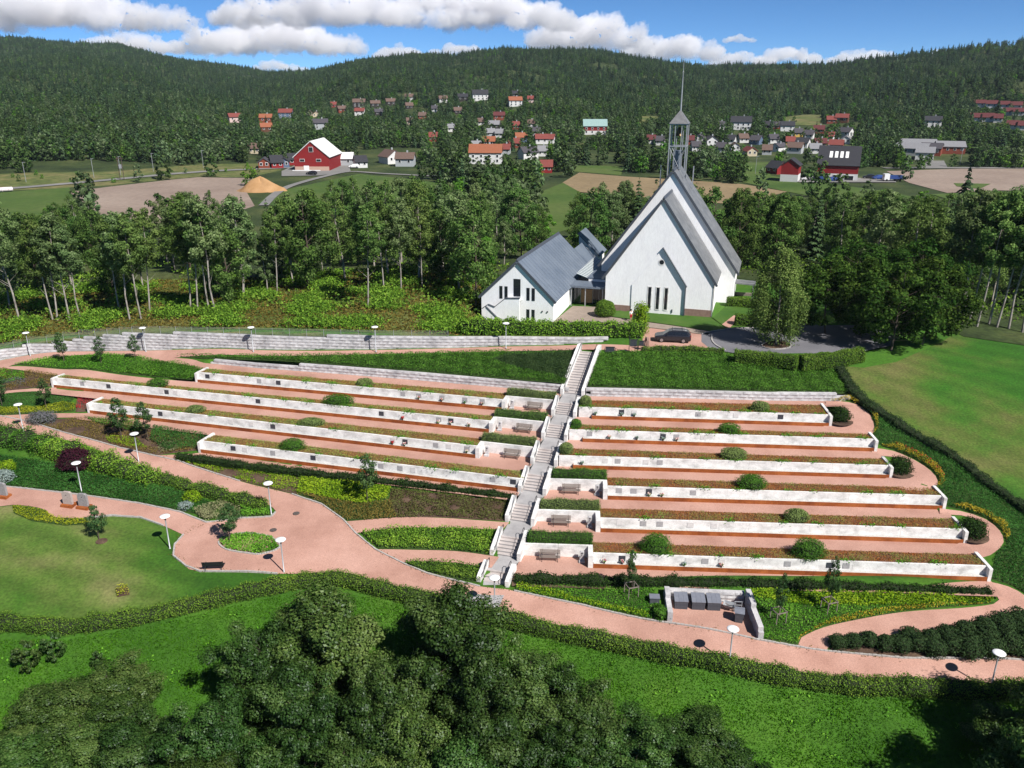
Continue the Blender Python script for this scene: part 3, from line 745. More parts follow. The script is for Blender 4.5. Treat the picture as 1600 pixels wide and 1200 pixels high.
def stair_part(b, name, m): 
    o = b.build(name, m, stairs); o.rotation_euler = (0, 0, -ang); return o
HW = 1.12
NR = [17, 6, 6, 6, 6, 6, 6, 3]
levels = [0, -2.5, -3.45, -4.4, -5.35, -6.3, -7.25, -8.2, -8.7]
for f in range(8):
    sa, sb = ss[2*f], ss[2*f+1]; z1, z0 = levels[f], levels[f+1]; n = NR[f]; td = (sa - sb) / (n - 1 if n > 1 else 1); rh = (z1 - z0) / n
    for i in range(n - 1):
        b = MB(); zt = z1 - rh * (i + 1); e = sa - td * i
        b.box(-HW, HW, e - td - 0.03, e + 0.12, zt - rh - 0.12, zt - 0.03); b.box(-HW, HW, e - td - 0.05, e - 0.002, zt - 0.03, zt, 1)
        stair_part(b, 'step', [concrete_dk, tread_m])
    # landing below this flight
    nxt = ss[2*f+2] if f < 7 else sb - 4.4
    b = MB(); b.box(-HW - (0.0 if f < 7 else 0.25), HW + (0.0 if f < 7 else 0.25), nxt - 0.0, sb - 0.035, z0 - 0.35, z0 + (0.012 if f < 7 else 0.14)); stair_part(b, 'landing', concrete_dk)
    # nosing strip of the level above
    b = MB(); b.box(-HW, HW, sa - 0.03, sa + 0.16, z1 - rh - 0.1, z1 + 0.016); stair_part(b, 'nosing', tread_m)
    for sd in (-1, 1):
        b = MB(); x0, x1 = (HW, HW + 0.36) if sd > 0 else (-HW - 0.36, -HW)
        ph = 0.92
        up_, dn_ = sa + 0.75, sb - 0.55
        poly = [(dn_, z0 - 0.7), (up_, z0 - 0.7 if f else z1 - 1.2), (up_, z1 + ph - 0.32), (sa + 0.35, z1 + ph - 0.1), (sb - 0.1, z0 + ph + 0.06), (dn_, z0 + ph - 0.12)]
        if f == 0: poly = [(dn_, z0 - 0.7), (up_ + 0.6, z0 - 0.7), (up_ + 0.6, z1 + 0.72), (sa, z1 + 0.95), (sb - 0.1, z0 + ph + 0.06), (dn_, z0 + ph - 0.12)]
        b.prism(poly, x0, x1, axis='x'); stair_part(b, 'parapet', concrete)
        b = MB(); xr = x0 - 0.1 if sd > 0 else x1 + 0.1
        r = [(xr, sa + 0.62, z1 + 0.72), (xr, sa + 0.5, z1 + 1.0), (xr, sa + 0.15, z1 + 1.05), (xr, sb + 0.1, z0 + 1.1), (xr, sb - 0.3, z0 + 1.06), (xr, sb - 0.45, z0 + 0.8)]
        b.tube(r, 0.03, 6); 
        for q in (r[1], r[3]): b.tube([(q[0], q[1], q[2]), (q[0], q[1], q[2] - 0.95)], 0.022, 5)
        stair_part(b, 'handrail', steel_dk)
# gravel at the head of the stairs is part of the upper path below

# ------------------------------------------------------------------ concrete terrace walls
RW = [((901,653.4),(1295,666.6)),((887,689.4),(1365.6,705.6)),((871,731),(1389,747.8)),((949,780.6),(1472,796.3)),((938,831.6),(1504.7,849.7)),((926.6,887.5),(1542,908.4))]
R_A = [(7.71,88.45,-3.45),(6.33,84.04,-4.4),(4.96,79.26,-5.35),(9.59,74.01,-6.3),(8.43,69.22,-7.25),(7.33,64.51,-8.2)]
R_B = [(35.81,86.06,-3.45),(39.14,81.39,-4.4),(38.94,76.8,-5.35),(42.21,71.92,-6.3),(41.97,67.11,-7.25),(41.82,62.38,-8.2)]
L_A = [(-40.76,100.68,-3.45),(-59.89,101.29,-4.4),(-52.2,94.72,-5.35),(-35.23,85.19,-6.3)]
L_B = [(-1.23,90.85,-3.45),(-2.63,86.54,-4.4),(-3.99,81.73,-5.35),(1.02,75.61,-6.3)]
PLQ = {('L',0): [0.0299,0.096,0.2127,0.2789,0.4156,0.6914,0.7422,0.8144,0.8856,0.9385],
 ('L',1): [0.0363,0.0696,0.137,0.2699,0.2824,0.3043,0.5001,0.7747,0.8465,0.8958,0.9208],
 ('L',2): [0.1978,0.3909,0.4453,0.5024,0.8037,0.8328,0.9055,0.9354,0.9783],
 ('L',3): [0.1048,0.1436,0.2371,0.3681,0.5811,0.6397,0.6784,0.9134,0.9718],
 ('R',0): [0.068,0.1747,0.2266,0.4842,0.6347,0.8118],
 ('R',1): [0.0689,0.1803,0.3143,0.3588,0.4474],
 ('R',2): [0.1428,0.1822,0.2688,0.3119],
 ('R',3): [0.0352,0.0801,0.1269,0.2608],
 ('R',4): [0.0542,0.1209,0.1676,0.2536,0.3196],
 ('R',5): [0.034,0.0757,0.2478,0.2906,0.3333,0.5014,0.6084,0.6503]}
PLK = {('L',0):'dwgdwggggg',('L',1):'wgdwdwddwgd',('L',2):'dwwdwdgwg',('L',3):'dwgdggwgd',('R',0):'wdwgwd',('R',1):'gwdgw',('R',2):'wgwg',('R',3):'ggdg',('R',4):'wggww',('R',5):'wdwgwgdg'}
pm_ = {'d': plaque_d, 'g': plaque_g, 'w': plaque_w}
plq_mesh = {k: MB().box(-0.3, 0.3, -0.035, 0.0, 0.0, 0.52).mesh('plaque', v) for k, v in pm_.items()}
PW = 1.95
ordn = ['first', 'second', 'third', 'fourth', 'fifth', 'sixth']

def base_line(A, B):
    a, b = np.array(A[:2]), np.array(B[:2]); d = (b - a) / np.linalg.norm(b - a); return a, b, d, np.array([d[1], -d[0]])

def terrace(side, k, A, B, up, cheekA, cheekB, corten_a=0.0):
    """one terrace: concrete wall with plaques, rusted edging, path in front, planted strip on top. up: (point, direction, z) of the path edge line above"""
    a, b, d, n = base_line(A, B); z0 = A[2]; z1 = up[2]; L = float(np.linalg.norm(b - a)); rz = math.atan2(d[1], d[0])
    where = ('left' if side == 'L' else 'right')
    root = thing('terrace_wall', f"white concrete plaque wall, {ordn[k]} from the top on the {where} side of the stairs", 'wall', (a[0], a[1], z0), rz, 'concrete terrace walls')
    # local frame: x along the wall, y uphill, z up
    H = z1 - z0 + 0.27
    np_ = max(1, round(L / 2.9)); pl = L / np_
    pan = MB(); g = 0.006
    V = [(g, 0.45, -0.3), (pl-g, 0.45, -0.3), (pl-g, 0.7, -0.3), (g, 0.7, -0.3), (g, 0.5, H), (pl-g, 0.5, H), (pl-g, 0.7, H), (g, 0.7, H)]
    pan.add(V, [(4,5,6,7),(0,1,5,4),(1,2,6,5),(2,3,7,6),(3,0,4,7)])
    pme = pan.mesh('panel', concrete)
    for i in range(np_): ob('panel', pme, root, loc=(i * pl, random.uniform(-0.004, 0.004), random.uniform(-0.006, 0.006)))
    # rusted steel edging in long plates
    L0 = corten_a; nc = max(1, round((L - L0) / 6.0)); cl = (L - L0) / nc
    cme = MB().box(0.004, cl - 0.004, 0.0, 0.05, -0.2, 0.42).mesh('edging_plate', corten)
    for i in range(nc): ob('edging_plate', cme, root, loc=(L0 + i * cl, 0, random.uniform(-0.005, 0.005)))
    if L0 > 0.1: MB().box(L0 + 0.004, L0 + 0.05, 0.052, 0.44, -0.2, 0.41).build('edging_plate', corten, root)
    MB().box(L0 + 0.05, L - 0.01, 0.052, 0.446, -0.2, 0.36).build('pebble_bed', pebble, root)
    # depth of planted strip at both ends
    uP, uD = up[0], up[1]; uN = np.array([-uD[1], uD[0]])
    def depth(p): 
        den = (-n) @ uN
        return float(((uP - p) @ uN) / den)
    ea, eb = depth(a), depth(b)
    for flag, x0, dep in ((cheekA, -0.3, ea), (cheekB, L, eb)):
        if flag:
            cb = MB(); tz = H + 0.06
            x1 = x0 + 0.3
            poly = [(-0.02, -0.4), (dep + 0.15, -0.4), (dep + 0.15, H + 0.0), (0.55, tz), (-0.02, tz - 0.02)]
            cb.prism(poly, x0, x1, axis='x'); cb.build('end_cheek', concrete, root)
    for t, kd in zip(PLQ[(side, k)], PLK[(side, k)]):
        o = ob('plaque', plq_mesh[kd], root, loc=(t * L, 0.478, 0.55)); o.rotation_euler = (-0.045, 0, 0)
    # planted strip
    W = lambda x, y: tuple(a + d * x - n * y)
    A1, B1, B2, A2 = W(0, 0.7), W(L, 0.7), W(L, eb), W(0, ea)
    poly = [(*A1, z1 + 0.2), (*B1, z1 + 0.2), (*B2, z1 + 0.03), (*A2, z1 + 0.03)]
    cover('sedum_carpet', f"low {'green and brown' if side == 'L' else 'reddish brown'} sedum strip above the {ordn[k]} {where} plaque wall", poly, LF['sedum' if side == 'L' else 'sedum_r'], dens=85, leaf=0.15, h=(0.03, 0.16), zmode='own', dz=0.0, clump=1.1, step=1.5, soil_m=sedum_soil)
    # tufts trailing over the wall head
    Q = []; Nn = []
    for c in np.arange(0.3, L, 0.25):
        if wob(np.array(c), np.array(k * 3.7), 1.4, k + (9 if side == 'L' else 0)) > 0.52 + rng.uniform(-0.08, 0.12):
            r = rng.uniform(0.12, 0.3); m_ = int(26 * r / 0.2); p = np.array([*W(c, 0.72 + rng.uniform(-0.05, 0.15)), z1 + 0.24])
            Q.append(p + rng.normal(size=(m_, 3)) * np.array([r, r * 0.7, r * 0.45]) + np.array([0, 0, r * 0.5]))
    Q = np.concatenate(Q)
    gq = mesh_quads('edge_plants', leaf_quads(Q, nrm(rng.normal(size=Q.shape) + np.array([0, -0.4, 0.8])), 0.16), LF['green'], np.clip(rng.normal(0.45, 0.25, len(Q)), 0, 1))
    setp(ob('edge_plants', gq), f"small green tufts along the top edge of the {ordn[k]} {where} plaque wall", 'plants', kind='stuff')
    return root, a, b, d, n, L, W, z0, z1, ea, eb

TER = {}
def edge_above(A, B): 
    a, b, d, n = base_line(A, B); return (a + n * PW, d)
aR0 = base_line(R0_BASE[0], R0_BASE[3]); prev = (aR0[0] + aR0[3] * 1.5, aR0[2], -2.5)
for k in range(6):
    TER[('R', k)] = terrace('R', k, R_A[k], R_B[k], prev, k >= 3 and False, True, corten_a=(1.5 if k < 3 else 0.0))
    p, d = edge_above(R_A[k], R_B[k]); prev = (p, d, R_A[k][2])
aL0 = base_line(S2_BASE[1], S2_BASE[4]); prev = (aL0[0] + aL0[3] * PW, aL0[2], -2.5)
for k in range(4):
    TER[('L', k)] = terrace('L', k, L_A[k], L_B[k], prev, True, False)
    p, d = edge_above(L_A[k], L_B[k]); prev = (p, d, L_A[k][2])

# paths in front of the walls, alcoves with benches beside the stairs
def stair_edge(y_world, off):
    """point on a line parallel to the stair axis at sideways offset, at the given y"""
    p0 = np.array(sxy(0, off)); t = (y_world - p0[1]) / ds[1]; return p0 + ds * t
def meet_stair(p, d, off):
    p0 = np.array(sxy(0, off)); M = np.array([[d[0], -ds[0]], [d[1], -ds[1]]]); t = np.linalg.solve(M, p0 - p); return p + d * t[0]

box_h = LF['box']
ALC = []
def alcove(side, k, hedge_m, hname):
    root, a, b, d, n, L, W, z0, z1, ea, eb = TER[(side, k)]
    where = 'left' if side == 'L' else 'right'
    off = -(HW + 0.36) if side == 'L' else HW + 0.36
    p_in = b if side == 'L' else a                   # inner end of the plaque wall
    sgn = 1 if side == 'L' else -1
    dep = 1.75
    bk = p_in - n * dep                              # back wall line
    q = meet_stair(bk, d, off); Lw = float(np.linalg.norm(q - bk))
    rz = math.atan2(d[1], d[0])
    al = thing('bench_alcove', f"concrete bench recess beside the {ordn[k]} {where} plaque wall, next to the stairs", 'wall', (p_in[0], p_in[1], z0), rz, 'bench recesses by the stairs')
    H = z1 - z0 + 0.28
    x0, x1 = (0.0, Lw) if sgn > 0 else (-Lw, 0.0)
    # the back wall follows the skewed stair parapet
    npan = 2
    for i in range(npan):
        u0 = x0 + (x1 - x0) * i / npan + 0.005; u1 = x0 + (x1 - x0) * (i + 1) / npan - 0.005
        MB().box(u0, u1, dep, dep + 0.22, -0.3, H).build('back_panel', concrete, al)
    c0, c1 = (0.006, 0.45) if sgn > 0 else (-0.45, -0.006)
    MB().prism([(0.0, -0.3), (dep - 0.005, -0.3), (dep - 0.005, H - 0.004), (0.0, H - 0.02)], c0, c1, axis='x').build('side_cheek', concrete, al)
    ALC.append((side, k, p_in, d, n, sgn, Lw, z0, z1, H, dep))
    # clipped hedge on top
    c = bk - n * 0.95; e = meet_stair(c, d, off + (-0.15 if side == 'L' else 0.15)); c2 = c + d * sgn * 0.1
    hedge('clipped_hedge', f"{hname} hedge over the bench recess at the {ordn[k]} {where} plaque wall", [(*c2, z1), (*((c2 + e) / 2), z1), (*e, z1)], 1.25, 0.92, LF[hedge_m], leaf=0.13, dens=150, wavy=0.12)
    return al
for k, (m_, nm) in enumerate((('olive', 'rounded olive green'), ('box', 'dark green'), ('olive', 'long rounded olive green'))): alcove('L', k, m_, nm)
for k, (m_, nm) in zip((3, 4, 5), (('bank', 'bright green'), ('olive', 'olive green rounded'), ('bank', 'fresh green'))): alcove('R', k, m_, nm)

def path_sheet(name, pts, z, dz=0.0):
    poly = [(float(p[0]), float(p[1]), z) for p in pts]
    return sheet(name, poly, gravel, 1.6, 'own', dz)
for k in range(6):
    root, a, b, d, n, L, W, z0, z1, ea, eb = TER[('R', k)]
    back = a - n * 0.3
    if k >= 3:
        bk = a - n * 1.8
        pts = [meet_stair(a + n * (PW + 0.02), d, HW + 0.2), b + n * (PW + 0.02) + d * 0.4, b + d * 0.4 - n * 0.1, a - n * 0.1, a - n * 0.0 , bk + d * 0.02, meet_stair(bk, d, HW + 0.2)]
        if k == 5: pts[0] = meet_stair(a + n * (PW + 0.35), d, HW + 0.2); pts[1] = b + n * (PW + 0.35) + d * 0.3
        pts = [pts[0], pts[1], pts[2], a - n * 0.1 + d * 0.0, bk, pts[6]]
    else:
        pts = [meet_stair(a + n * (PW + 0.02), d, HW + 0.2), b + n * (PW + 0.02) + d * 0.4, b + d * 0.4 - n * 0.1, a + d * 1.55 - n * 0.1, a + d * 1.5 - n * 0.5, meet_stair(a - n * 0.5, d, HW + 0.2)]
    path_sheet('gravel_path', pts, z0)
for k in range(4):
    root, a, b, d, n, L, W, z0, z1, ea, eb = TER[('L', k)]
    lo = meet_stair(b + n * (PW + 0.02), d, -HW - 0.2)
    if k < 3:
        bk = b - n * 1.8
        pts = [a + n * (PW + 0.02) - d * 0.3, lo, meet_stair(bk, d, -HW - 0.2), bk, b - n * 0.1, a - n * 0.1 - d * 0.3]
    else: pts = [a + n * (PW + 0.02) - d * 0.3, lo, meet_stair(b - n * 0.1, d, -HW - 0.2), a - n * 0.1 - d * 0.3]
    path_sheet('gravel_path', pts, z0)
# path under the two low granite walls
a, b, d, n = base_line(R0_BASE[0], R0_BASE[3])
path_sheet('gravel_path', [meet_stair(a + n * 1.52, d, HW + 0.2), np.array(R0_BASE[4][:2]) + n * 1.52, np.array(R0_BASE[4][:2]) - n * 0.2, meet_stair(a - n * 0.2, d, HW + 0.2)], -2.5)
a, b, d, n = base_line(S2_BASE[1], S2_BASE[4])
path_sheet('gravel_path', [np.array(S2_BASE[0][:2]) + n * (PW + 0.4), a + n * (PW + 0.05), meet_stair(b + n * (PW + 0.02), d, -HW - 0.2), meet_stair(b - n * 0.2, d, -HW - 0.2), a - n * 0.3, np.array(S2_BASE[0][:2]) - n * 0.4], -2.5)
# rounded planting at the inner end of the top three right strips
for k, sz, mm in ((0, 0.72, 'olive'), (1, 0.62, 'bank'), (2, 0.74, 'olive')):
    root, a, b, d, n, L, W, z0, z1, ea, eb = TER[('R', k)]
    p = W(0.75, 1.45)
    o = ob('ball_shrub', ball_mesh('ball_shrub', sz, sz, sz * 0.95, LF[mm], 0.12, 190, 0.03, 0.04, 40 + k), loc=(*p, z1 + 0.1))
    setp(o, f"clipped ball shrub beside the stairs at the inner end of the {ordn[k]} right plaque wall", 'shrub', 'clipped shrubs on the terraces')

# rounded shrubs on the planted strips
SHR = [('L',0,563,(1.0,0.8,0.5),'olive'),('L',1,521,(1.7,1.0,0.62),'bank'),('L',1,237,(1.2,0.9,0.55),'bank'),('L',2,478,(1.5,0.9,0.5),'olive'),('L',2,296,(1.1,0.8,0.5),'olive'),('L',3,448,(1.3,0.95,0.62),'bank'),
       ('R',0,1190,(1.05,0.85,0.62),'olive'),('R',1,1141,(1.1,0.9,0.55),'bank'),('R',2,1148,(1.35,1.0,0.66),'olive'),('R',3,1177,(1.3,1.1,0.72),'bank'),('R',4,1249,(1.1,0.95,0.66),'olive'),('R',5,1026,(1.25,1.1,0.85),'bank'),('R',5,1268,(1.35,1.1,0.85),'bank')]
SHT = {'L0': [0.5573], 'L1': [0.6733,0.2493], 'L2': [0.5914,0.2832], 'L3': [0.2874],
       'R0': [0.7361], 'R1': [0.5356], 'R2': [0.5396], 'R3': [0.4418], 'R4': [0.5551], 'R5': [0.1652,0.5615]}
cnt = {}
for i, (sd, k, pxx, dim, mm) in enumerate(SHR):
    key = sd + str(k); j = cnt.get(key, 0); cnt[key] = j + 1
    root, a, b, d, n, L, W, z0, z1, ea, eb = TER[(sd, k)]
    p = W(SHT[key][j] * L, 1.55)
    o = ob('mound_shrub', ball_mesh('mound_shrub', *dim, LF[mm], 0.14, 150, 0.05, 0.07, 60 + i, spiky=0.25 if mm == 'bank' else 0.0), loc=(*p, z1 + 0.08))
    extra = {('L',1,0): ', inner end', ('L',1,1): ', outer end', ('L',2,0): ', inner end', ('L',2,1): ', outer end', ('R',5,0): ', inner end', ('R',5,1): ', outer end'}.get((sd, k, j), '')
    setp(o, f"{'pale olive' if mm == 'olive' else 'dark green'} mound shrub above the {ordn[k]} {'left' if sd == 'L' else 'right'} plaque wall{extra}", 'shrub', 'mound shrubs on the terraces')

# bouquets on the rusted ledges
BQ = {('L',0): [0.7422,0.8144,0.8856,0.9385], ('L',1): [0.821,0.8958,0.9208,0.9587], ('L',2): [0.8037,0.8328,0.9783],
      ('R',0): [0.068,0.1747,0.2266], ('R',1): [0.1354,0.2272,0.3143,0.3588], ('R',2): [0.0715], ('R',3): [0.1269,0.1658], ('R',5): [0.029,0.0757,0.2363,0.3317]}
pot_m = mat('dark_flower_pot', [(0.04,0.032,0.03)], rough=0.7)
for (sd, k), ts in BQ.items():
    root, a, b, d, n, L, W, z0, z1, ea, eb = TER[(sd, k)]
    for j, t in enumerate(ts):
        p = W(max(t, 0.02) * L, 0.24); g = np.random.default_rng(900 + k * 10 + j + (50 if sd == 'L' else 0))
        col = ['petal', 'red', 'silver', 'petal'][g.integers(0, 4)]
        lab = f"small {'pink' if col == 'petal' else 'red' if col == 'red' else 'silvery'} grave bouquet, {ordn[j]} outward on the {ordn[k]} {'left' if sd == 'L' else 'right'} plaque wall ledge"
        if sd == 'L': lab = lab.replace('outward', 'towards the stairs')
        r = thing('grave_bouquet', lab, 'flowers', (*p, z0 + 0.36), 0, 'grave bouquets on the ledges')
        MB().lathe([(0.07, 0), (0.11, 0.2), (0.12, 0.22)], seg=8).build('pot', pot_m, r)
        m_ = 46
        Q = np.clip(g.normal(size=(m_, 3)), -1.4, 1.4) * np.array([0.11, 0.09, 0.07]) + np.array([0, 0, 0.34])
        ob('blooms', mesh_quads('blooms', leaf_quads(Q, nrm(g.normal(size=Q.shape) + np.array([0, -0.5, 0.8])), 0.12, 0.9, g), [LF[col]], g.random(m_)), r)
        Q = np.clip(g.normal(size=(30, 3)), -1.3, 1.3) * np.array([0.11, 0.09, 0.07]) + np.array([0, 0, 0.26])
        ob('foliage', mesh_quads('foliage', leaf_quads(Q, nrm(g.normal(size=Q.shape) + np.array([0, -0.3, 0.6])), 0.14, 0.5, g), [LF['green']], g.random(30)), r)

# ------------------------------------------------------------------ free paths on the slope
def path_between(name, e1, e2, m=gravel, dz=0.055, step=1.4):
    poly = curve(e1, 1.2) + curve(e2, 1.2)[::-1]
    return sheet(name, poly, m, step, 'land', dz)

# upper path along the long stone wall
path_between('gravel_path', [(-76.56,108.61,-4.35),(-72.67,111.23,-4.01),(-69.0,112.64,-3.6),(-64.14,112.63,-3.12),(-51.57,110.89,-2.42),(-35.34,108.67,-1.62),(-18.49,106.82,-1.03),(-0.86,106.5,-0.43),(8.59,105.91,-0.02),(17.95,105.33,0.03)],
             [(-74.43,105.14,-4.53),(-70.3,107.13,-4.12),(-69.62,108.95,-3.9),(-63.86,110.97,-3.3),(-56.82,110.57,-2.84),(-51.6,108.95,-2.64),(-47.27,107.71,-2.46),(-43.84,107.58,-2.14),(-34.82,106.82,-1.8),(-17.19,105.57,-1.17),(0.0,105.04,-0.59),(8.89,104.15,-0.13),(17.58,102.83,-0.15)])
# left links between the walls
path_between('gravel_path', [(-51.36,109.02,-2.61),(-47.54,107.95,-2.45),(-43.49,106.56,-2.27),(-41.4,105.08,-2.28),(-38.73,104.02,-2.23)], [(-50.84,107.73,-2.75),(-47.96,106.73,-2.69),(-43.86,105.11,-2.6),(-40.53,103.48,-2.5),(-38.21,102.61,-2.55)], dz=0.06)
path_between('gravel_path', [(-74.46,106.64,-4.41),(-69.35,108.46,-3.93),(-60.1,106.09,-3.58),(-51.58,103.56,-3.51),(-40.52,100.74,-3.4)], [(-72.46,103.34,-4.61),(-70.7,107.83,-4.08),(-59.21,103.8,-3.6),(-50.41,101.93,-3.83),(-39.89,99.34,-3.68)], dz=0.065)
path_between('gravel_path', [(-69.86,99.02,-4.96),(-66.6,100.56,-4.71),(-63.46,100.98,-4.51),(-59.55,101.21,-4.37)], [(-68.96,97.52,-5.08),(-66.12,99.71,-4.79),(-63.08,100.26,-4.6),(-58.81,100.05,-4.56)], dz=0.06)
path_between('gravel_path', [(-62.8,93.82,-5.32),(-56.62,94.6,-5.34),(-51.84,94.69,-5.34)], [(-60.28,92.07,-5.53),(-56.06,93.47,-5.48),(-51.11,93.45,-5.47)], dz=0.06)
# main lower path from far left to far right
MAIN_TOP = [(-70.04,94.05,-5.42),(-62.75,93.73,-5.33),(-58.33,92.32,-5.55),(-56.4,91.42,-5.67),(-50.51,88.58,-5.85),(-44.59,85.82,-6.03),(-40.33,84.24,-6.21),(-37.1,83.23,-6.41),(-28.97,79.07,-6.84),(-22.83,76.52,-7.03),(-19.31,74.62,-7.2),(-16.61,71.97,-7.51),(-15.06,69.86,-7.79),(-12.77,67.38,-8.08),(-9.89,65.28,-8.28),(-7.53,63.87,-8.42),(-2.81,61.97,-8.49),(-0.56,61.59,-8.5),(0.17,61.36,-8.54),(5.8,59.87,-8.88),(11.47,57.68,-8.91),(12.88,57.24,-8.84),(19.59,55.3,-8.99),(22.95,54.63,-9.24),(25.11,54.35,-9.4),(30.71,53.47,-9.37),(40.05,53.29,-9.41),(48.63,53.95,-9.81)]
MAIN_BOT = [(-68.22,91.16,-5.64),(-61.17,90.91,-5.62),(-58.05,89.92,-5.78),(-49.74,86.99,-5.95),(-43.48,83.07,-6.29),(-37.96,80.32,-6.66),(-33.0,78.29,-6.94),(-26.3,75.64,-7.2),(-24.81,74.71,-7.29),(-23.73,73.59,-7.4),(-24.05,72.61,-7.51),(-26.94,72.27,-7.54),(-30.04,71.52,-7.58),(-31.02,70.36,-7.66),(-31.66,69.4,-7.73),(-31.76,67.85,-7.86),(-31.25,66.18,-8.0),(-29.54,64.68,-8.14),(-28.06,63.95,-8.21),(-21.01,63.74,-8.34),(-17.62,63.96,-8.48),(-12.07,62.6,-8.65),(-7.84,61.11,-8.76),(-3.04,59.17,-8.9),(0.64,58.36,-9.09),(7.2,56.69,-9.44),(13.3,54.27,-9.33),(19.24,52.75,-9.64),(26.86,51.41,-9.93),(34.48,50.87,-9.89),(38.58,50.66,-9.72),(46.8,51.21,-10.18)]
path_between('gravel_path', MAIN_TOP, MAIN_BOT, dz=0.05)
path_between('gravel_path', [(-59.22,78.98,-6.76),(-53.79,77.82,-6.81),(-52.77,77.67,-6.81),(-49.6,77.01,-6.84),(-43.42,75.89,-7.0),(-37.8,74.67,-7.19),(-33.26,73.29,-7.38),(-30.04,71.52,-7.58)], [(-56.14,73.96,-7.17),(-51.63,73.99,-7.12),(-50.56,74.27,-7.09),(-48.63,74.05,-7.11),(-46.68,73.4,-7.19),(-45.32,72.21,-7.32),(-41.92,72.1,-7.37),(-39.71,72.53,-7.36),(-36.81,72.26,-7.42),(-33.95,70.9,-7.58),(-31.25,69.3,-7.74)], dz=0.06)
path_between('gravel_path', [(-40.19,84.25,-6.22),(-37.78,84.5,-6.26),(-35.06,85.14,-6.31)], [(-37.28,83.15,-6.41),(-37.1,84.0,-6.34),(-34.54,84.02,-6.43)], dz=0.06)
path_between('gravel_path', [(-16.64,71.77,-7.54),(-15.94,71.75,-7.53),(-11.7,72.11,-7.34),(-7.5,71.84,-7.19),(-0.25,70.92,-7.21)], [(-15.3,69.86,-7.79),(-14.58,69.95,-7.77),(-11.49,70.49,-7.6),(-8.13,70.42,-7.48),(-0.92,69.92,-7.4)], dz=0.06)
path_between('gravel_path', [(-13.02,67.43,-8.08),(-12.0,67.4,-8.06),(-8.98,67.25,-8.04),(-5.26,67.07,-8.07),(-1.18,66.0,-8.03)], [(-10.54,65.34,-8.29),(-9.4,65.6,-8.25),(-7.64,65.62,-8.26),(-5.15,65.37,-8.28),(-1.85,64.49,-8.22)], dz=0.06)
# hairpin on the lower right
path_between('gravel_path', [(41.81,62.34,-8.22),(43.38,61.79,-8.37),(44.34,60.75,-8.65),(44.19,59.46,-8.91),(43.13,58.71,-9.02),(41.01,57.9,-9.08),(33.51,56.18,-8.93),(26.77,55.44,-9.19),(25.22,54.68,-9.35),(24.91,54.35,-9.4)], [(41.08,61.1,-8.5),(41.84,60.83,-8.58),(41.82,60.26,-8.7),(41.07,59.76,-8.77),(37.88,59.09,-8.72),(32.8,58.42,-8.63),(28.64,57.6,-8.79),(25.59,56.84,-8.99),(23.4,55.72,-9.15),(22.78,54.75,-9.21)], dz=0.06)
# loops round the outer wall ends
path_between('gravel_path', [(37.19,91.29,-2.41),(39.85,91.08,-2.49),(40.94,89.78,-2.62),(41.08,87.67,-2.81),(40.65,85.39,-3.28),(39.94,84.2,-3.7),(38.34,83.12,-3.99),(34.54,83.27,-4.06)], [(36.76,90.03,-2.64),(38.48,90.01,-2.63),(38.81,89.05,-2.74),(38.56,87.56,-2.93),(37.87,86.85,-3.11),(36.75,86.49,-3.27),(35.83,86.34,-3.37),(34.97,85.91,-3.5)], dz=0.06)
path_between('gravel_path', [(39.14,82.04,-4.27),(41.33,81.7,-4.5),(42.86,79.68,-4.69),(43.49,77.38,-4.84),(43.37,75.67,-5.09),(42.52,74.48,-5.35),(40.75,73.43,-5.38),(37.43,73.79,-5.57)], [(38.58,80.57,-4.58),(40.64,80.54,-4.64),(41.54,79.75,-4.72),(41.63,78.41,-4.83),(40.91,77.49,-4.97),(39.86,77.0,-5.17),(38.94,76.97,-5.3),(37.87,76.29,-5.4)], dz=0.06)
path_between('gravel_path', [(41.92,71.88,-6.18),(43.88,71.72,-6.38),(45.8,70.54,-6.64),(46.13,68.63,-6.8),(45.58,66.92,-7.02),(44.22,65.73,-7.31),(42.77,65.13,-7.55),(40.14,65.06,-7.64)], [(41.55,71.07,-6.3),(43.68,71.05,-6.5),(44.75,70.56,-6.58),(44.83,69.4,-6.69),(44.18,68.23,-6.84),(42.96,67.56,-7.06),(41.96,67.31,-7.19),(40.95,66.81,-7.3)], dz=0.06)

# granite setts along the lower path
setts('granite_kerb', MAIN_TOP[1:9], dz=0.03); setts('granite_kerb', MAIN_TOP[9:17], dz=0.03); setts('granite_kerb', MAIN_TOP[18:-1], dz=0.03)
setts('granite_kerb', [(-23.68,73.37,-7.43),(-23.92,72.6,-7.51),(-26.96,72.33,-7.54),(-30.06,71.57,-7.57),(-33.29,73.34,-7.38),(-37.82,74.73,-7.19),(-43.45,75.95,-6.99),(-49.63,77.08,-6.84),(-53.83,77.88,-6.8)], dz=0.04)
setts('granite_kerb', [(-31.51,69.5,-7.72),(-31.76,67.85,-7.86),(-31.25,66.18,-8.0),(-29.54,64.68,-8.14),(-28.06,63.95,-8.21),(-21.01,63.74,-8.34)], dz=0.04)
setts('granite_kerb', [(-33.97,70.95,-7.57),(-36.83,72.31,-7.42),(-39.73,72.58,-7.35),(-41.92,72.1,-7.37)], dz=0.04)
setts('granite_kerb', UP_BASE[2:7], zmode='own', dz=-0.02)
ISLE = [(-27.78,68.41,-7.85),(-26.73,67.19,-7.94),(-24.7,66.59,-7.98),(-23.18,66.45,-8.0),(-21.8,67.55,-7.95),(-22.93,69.09,-7.83),(-25.22,69.82,-7.77),(-26.75,69.59,-7.77)]
setts('granite_kerb', curve(ISLE, 0.5, closed=True) , dz=0.04)
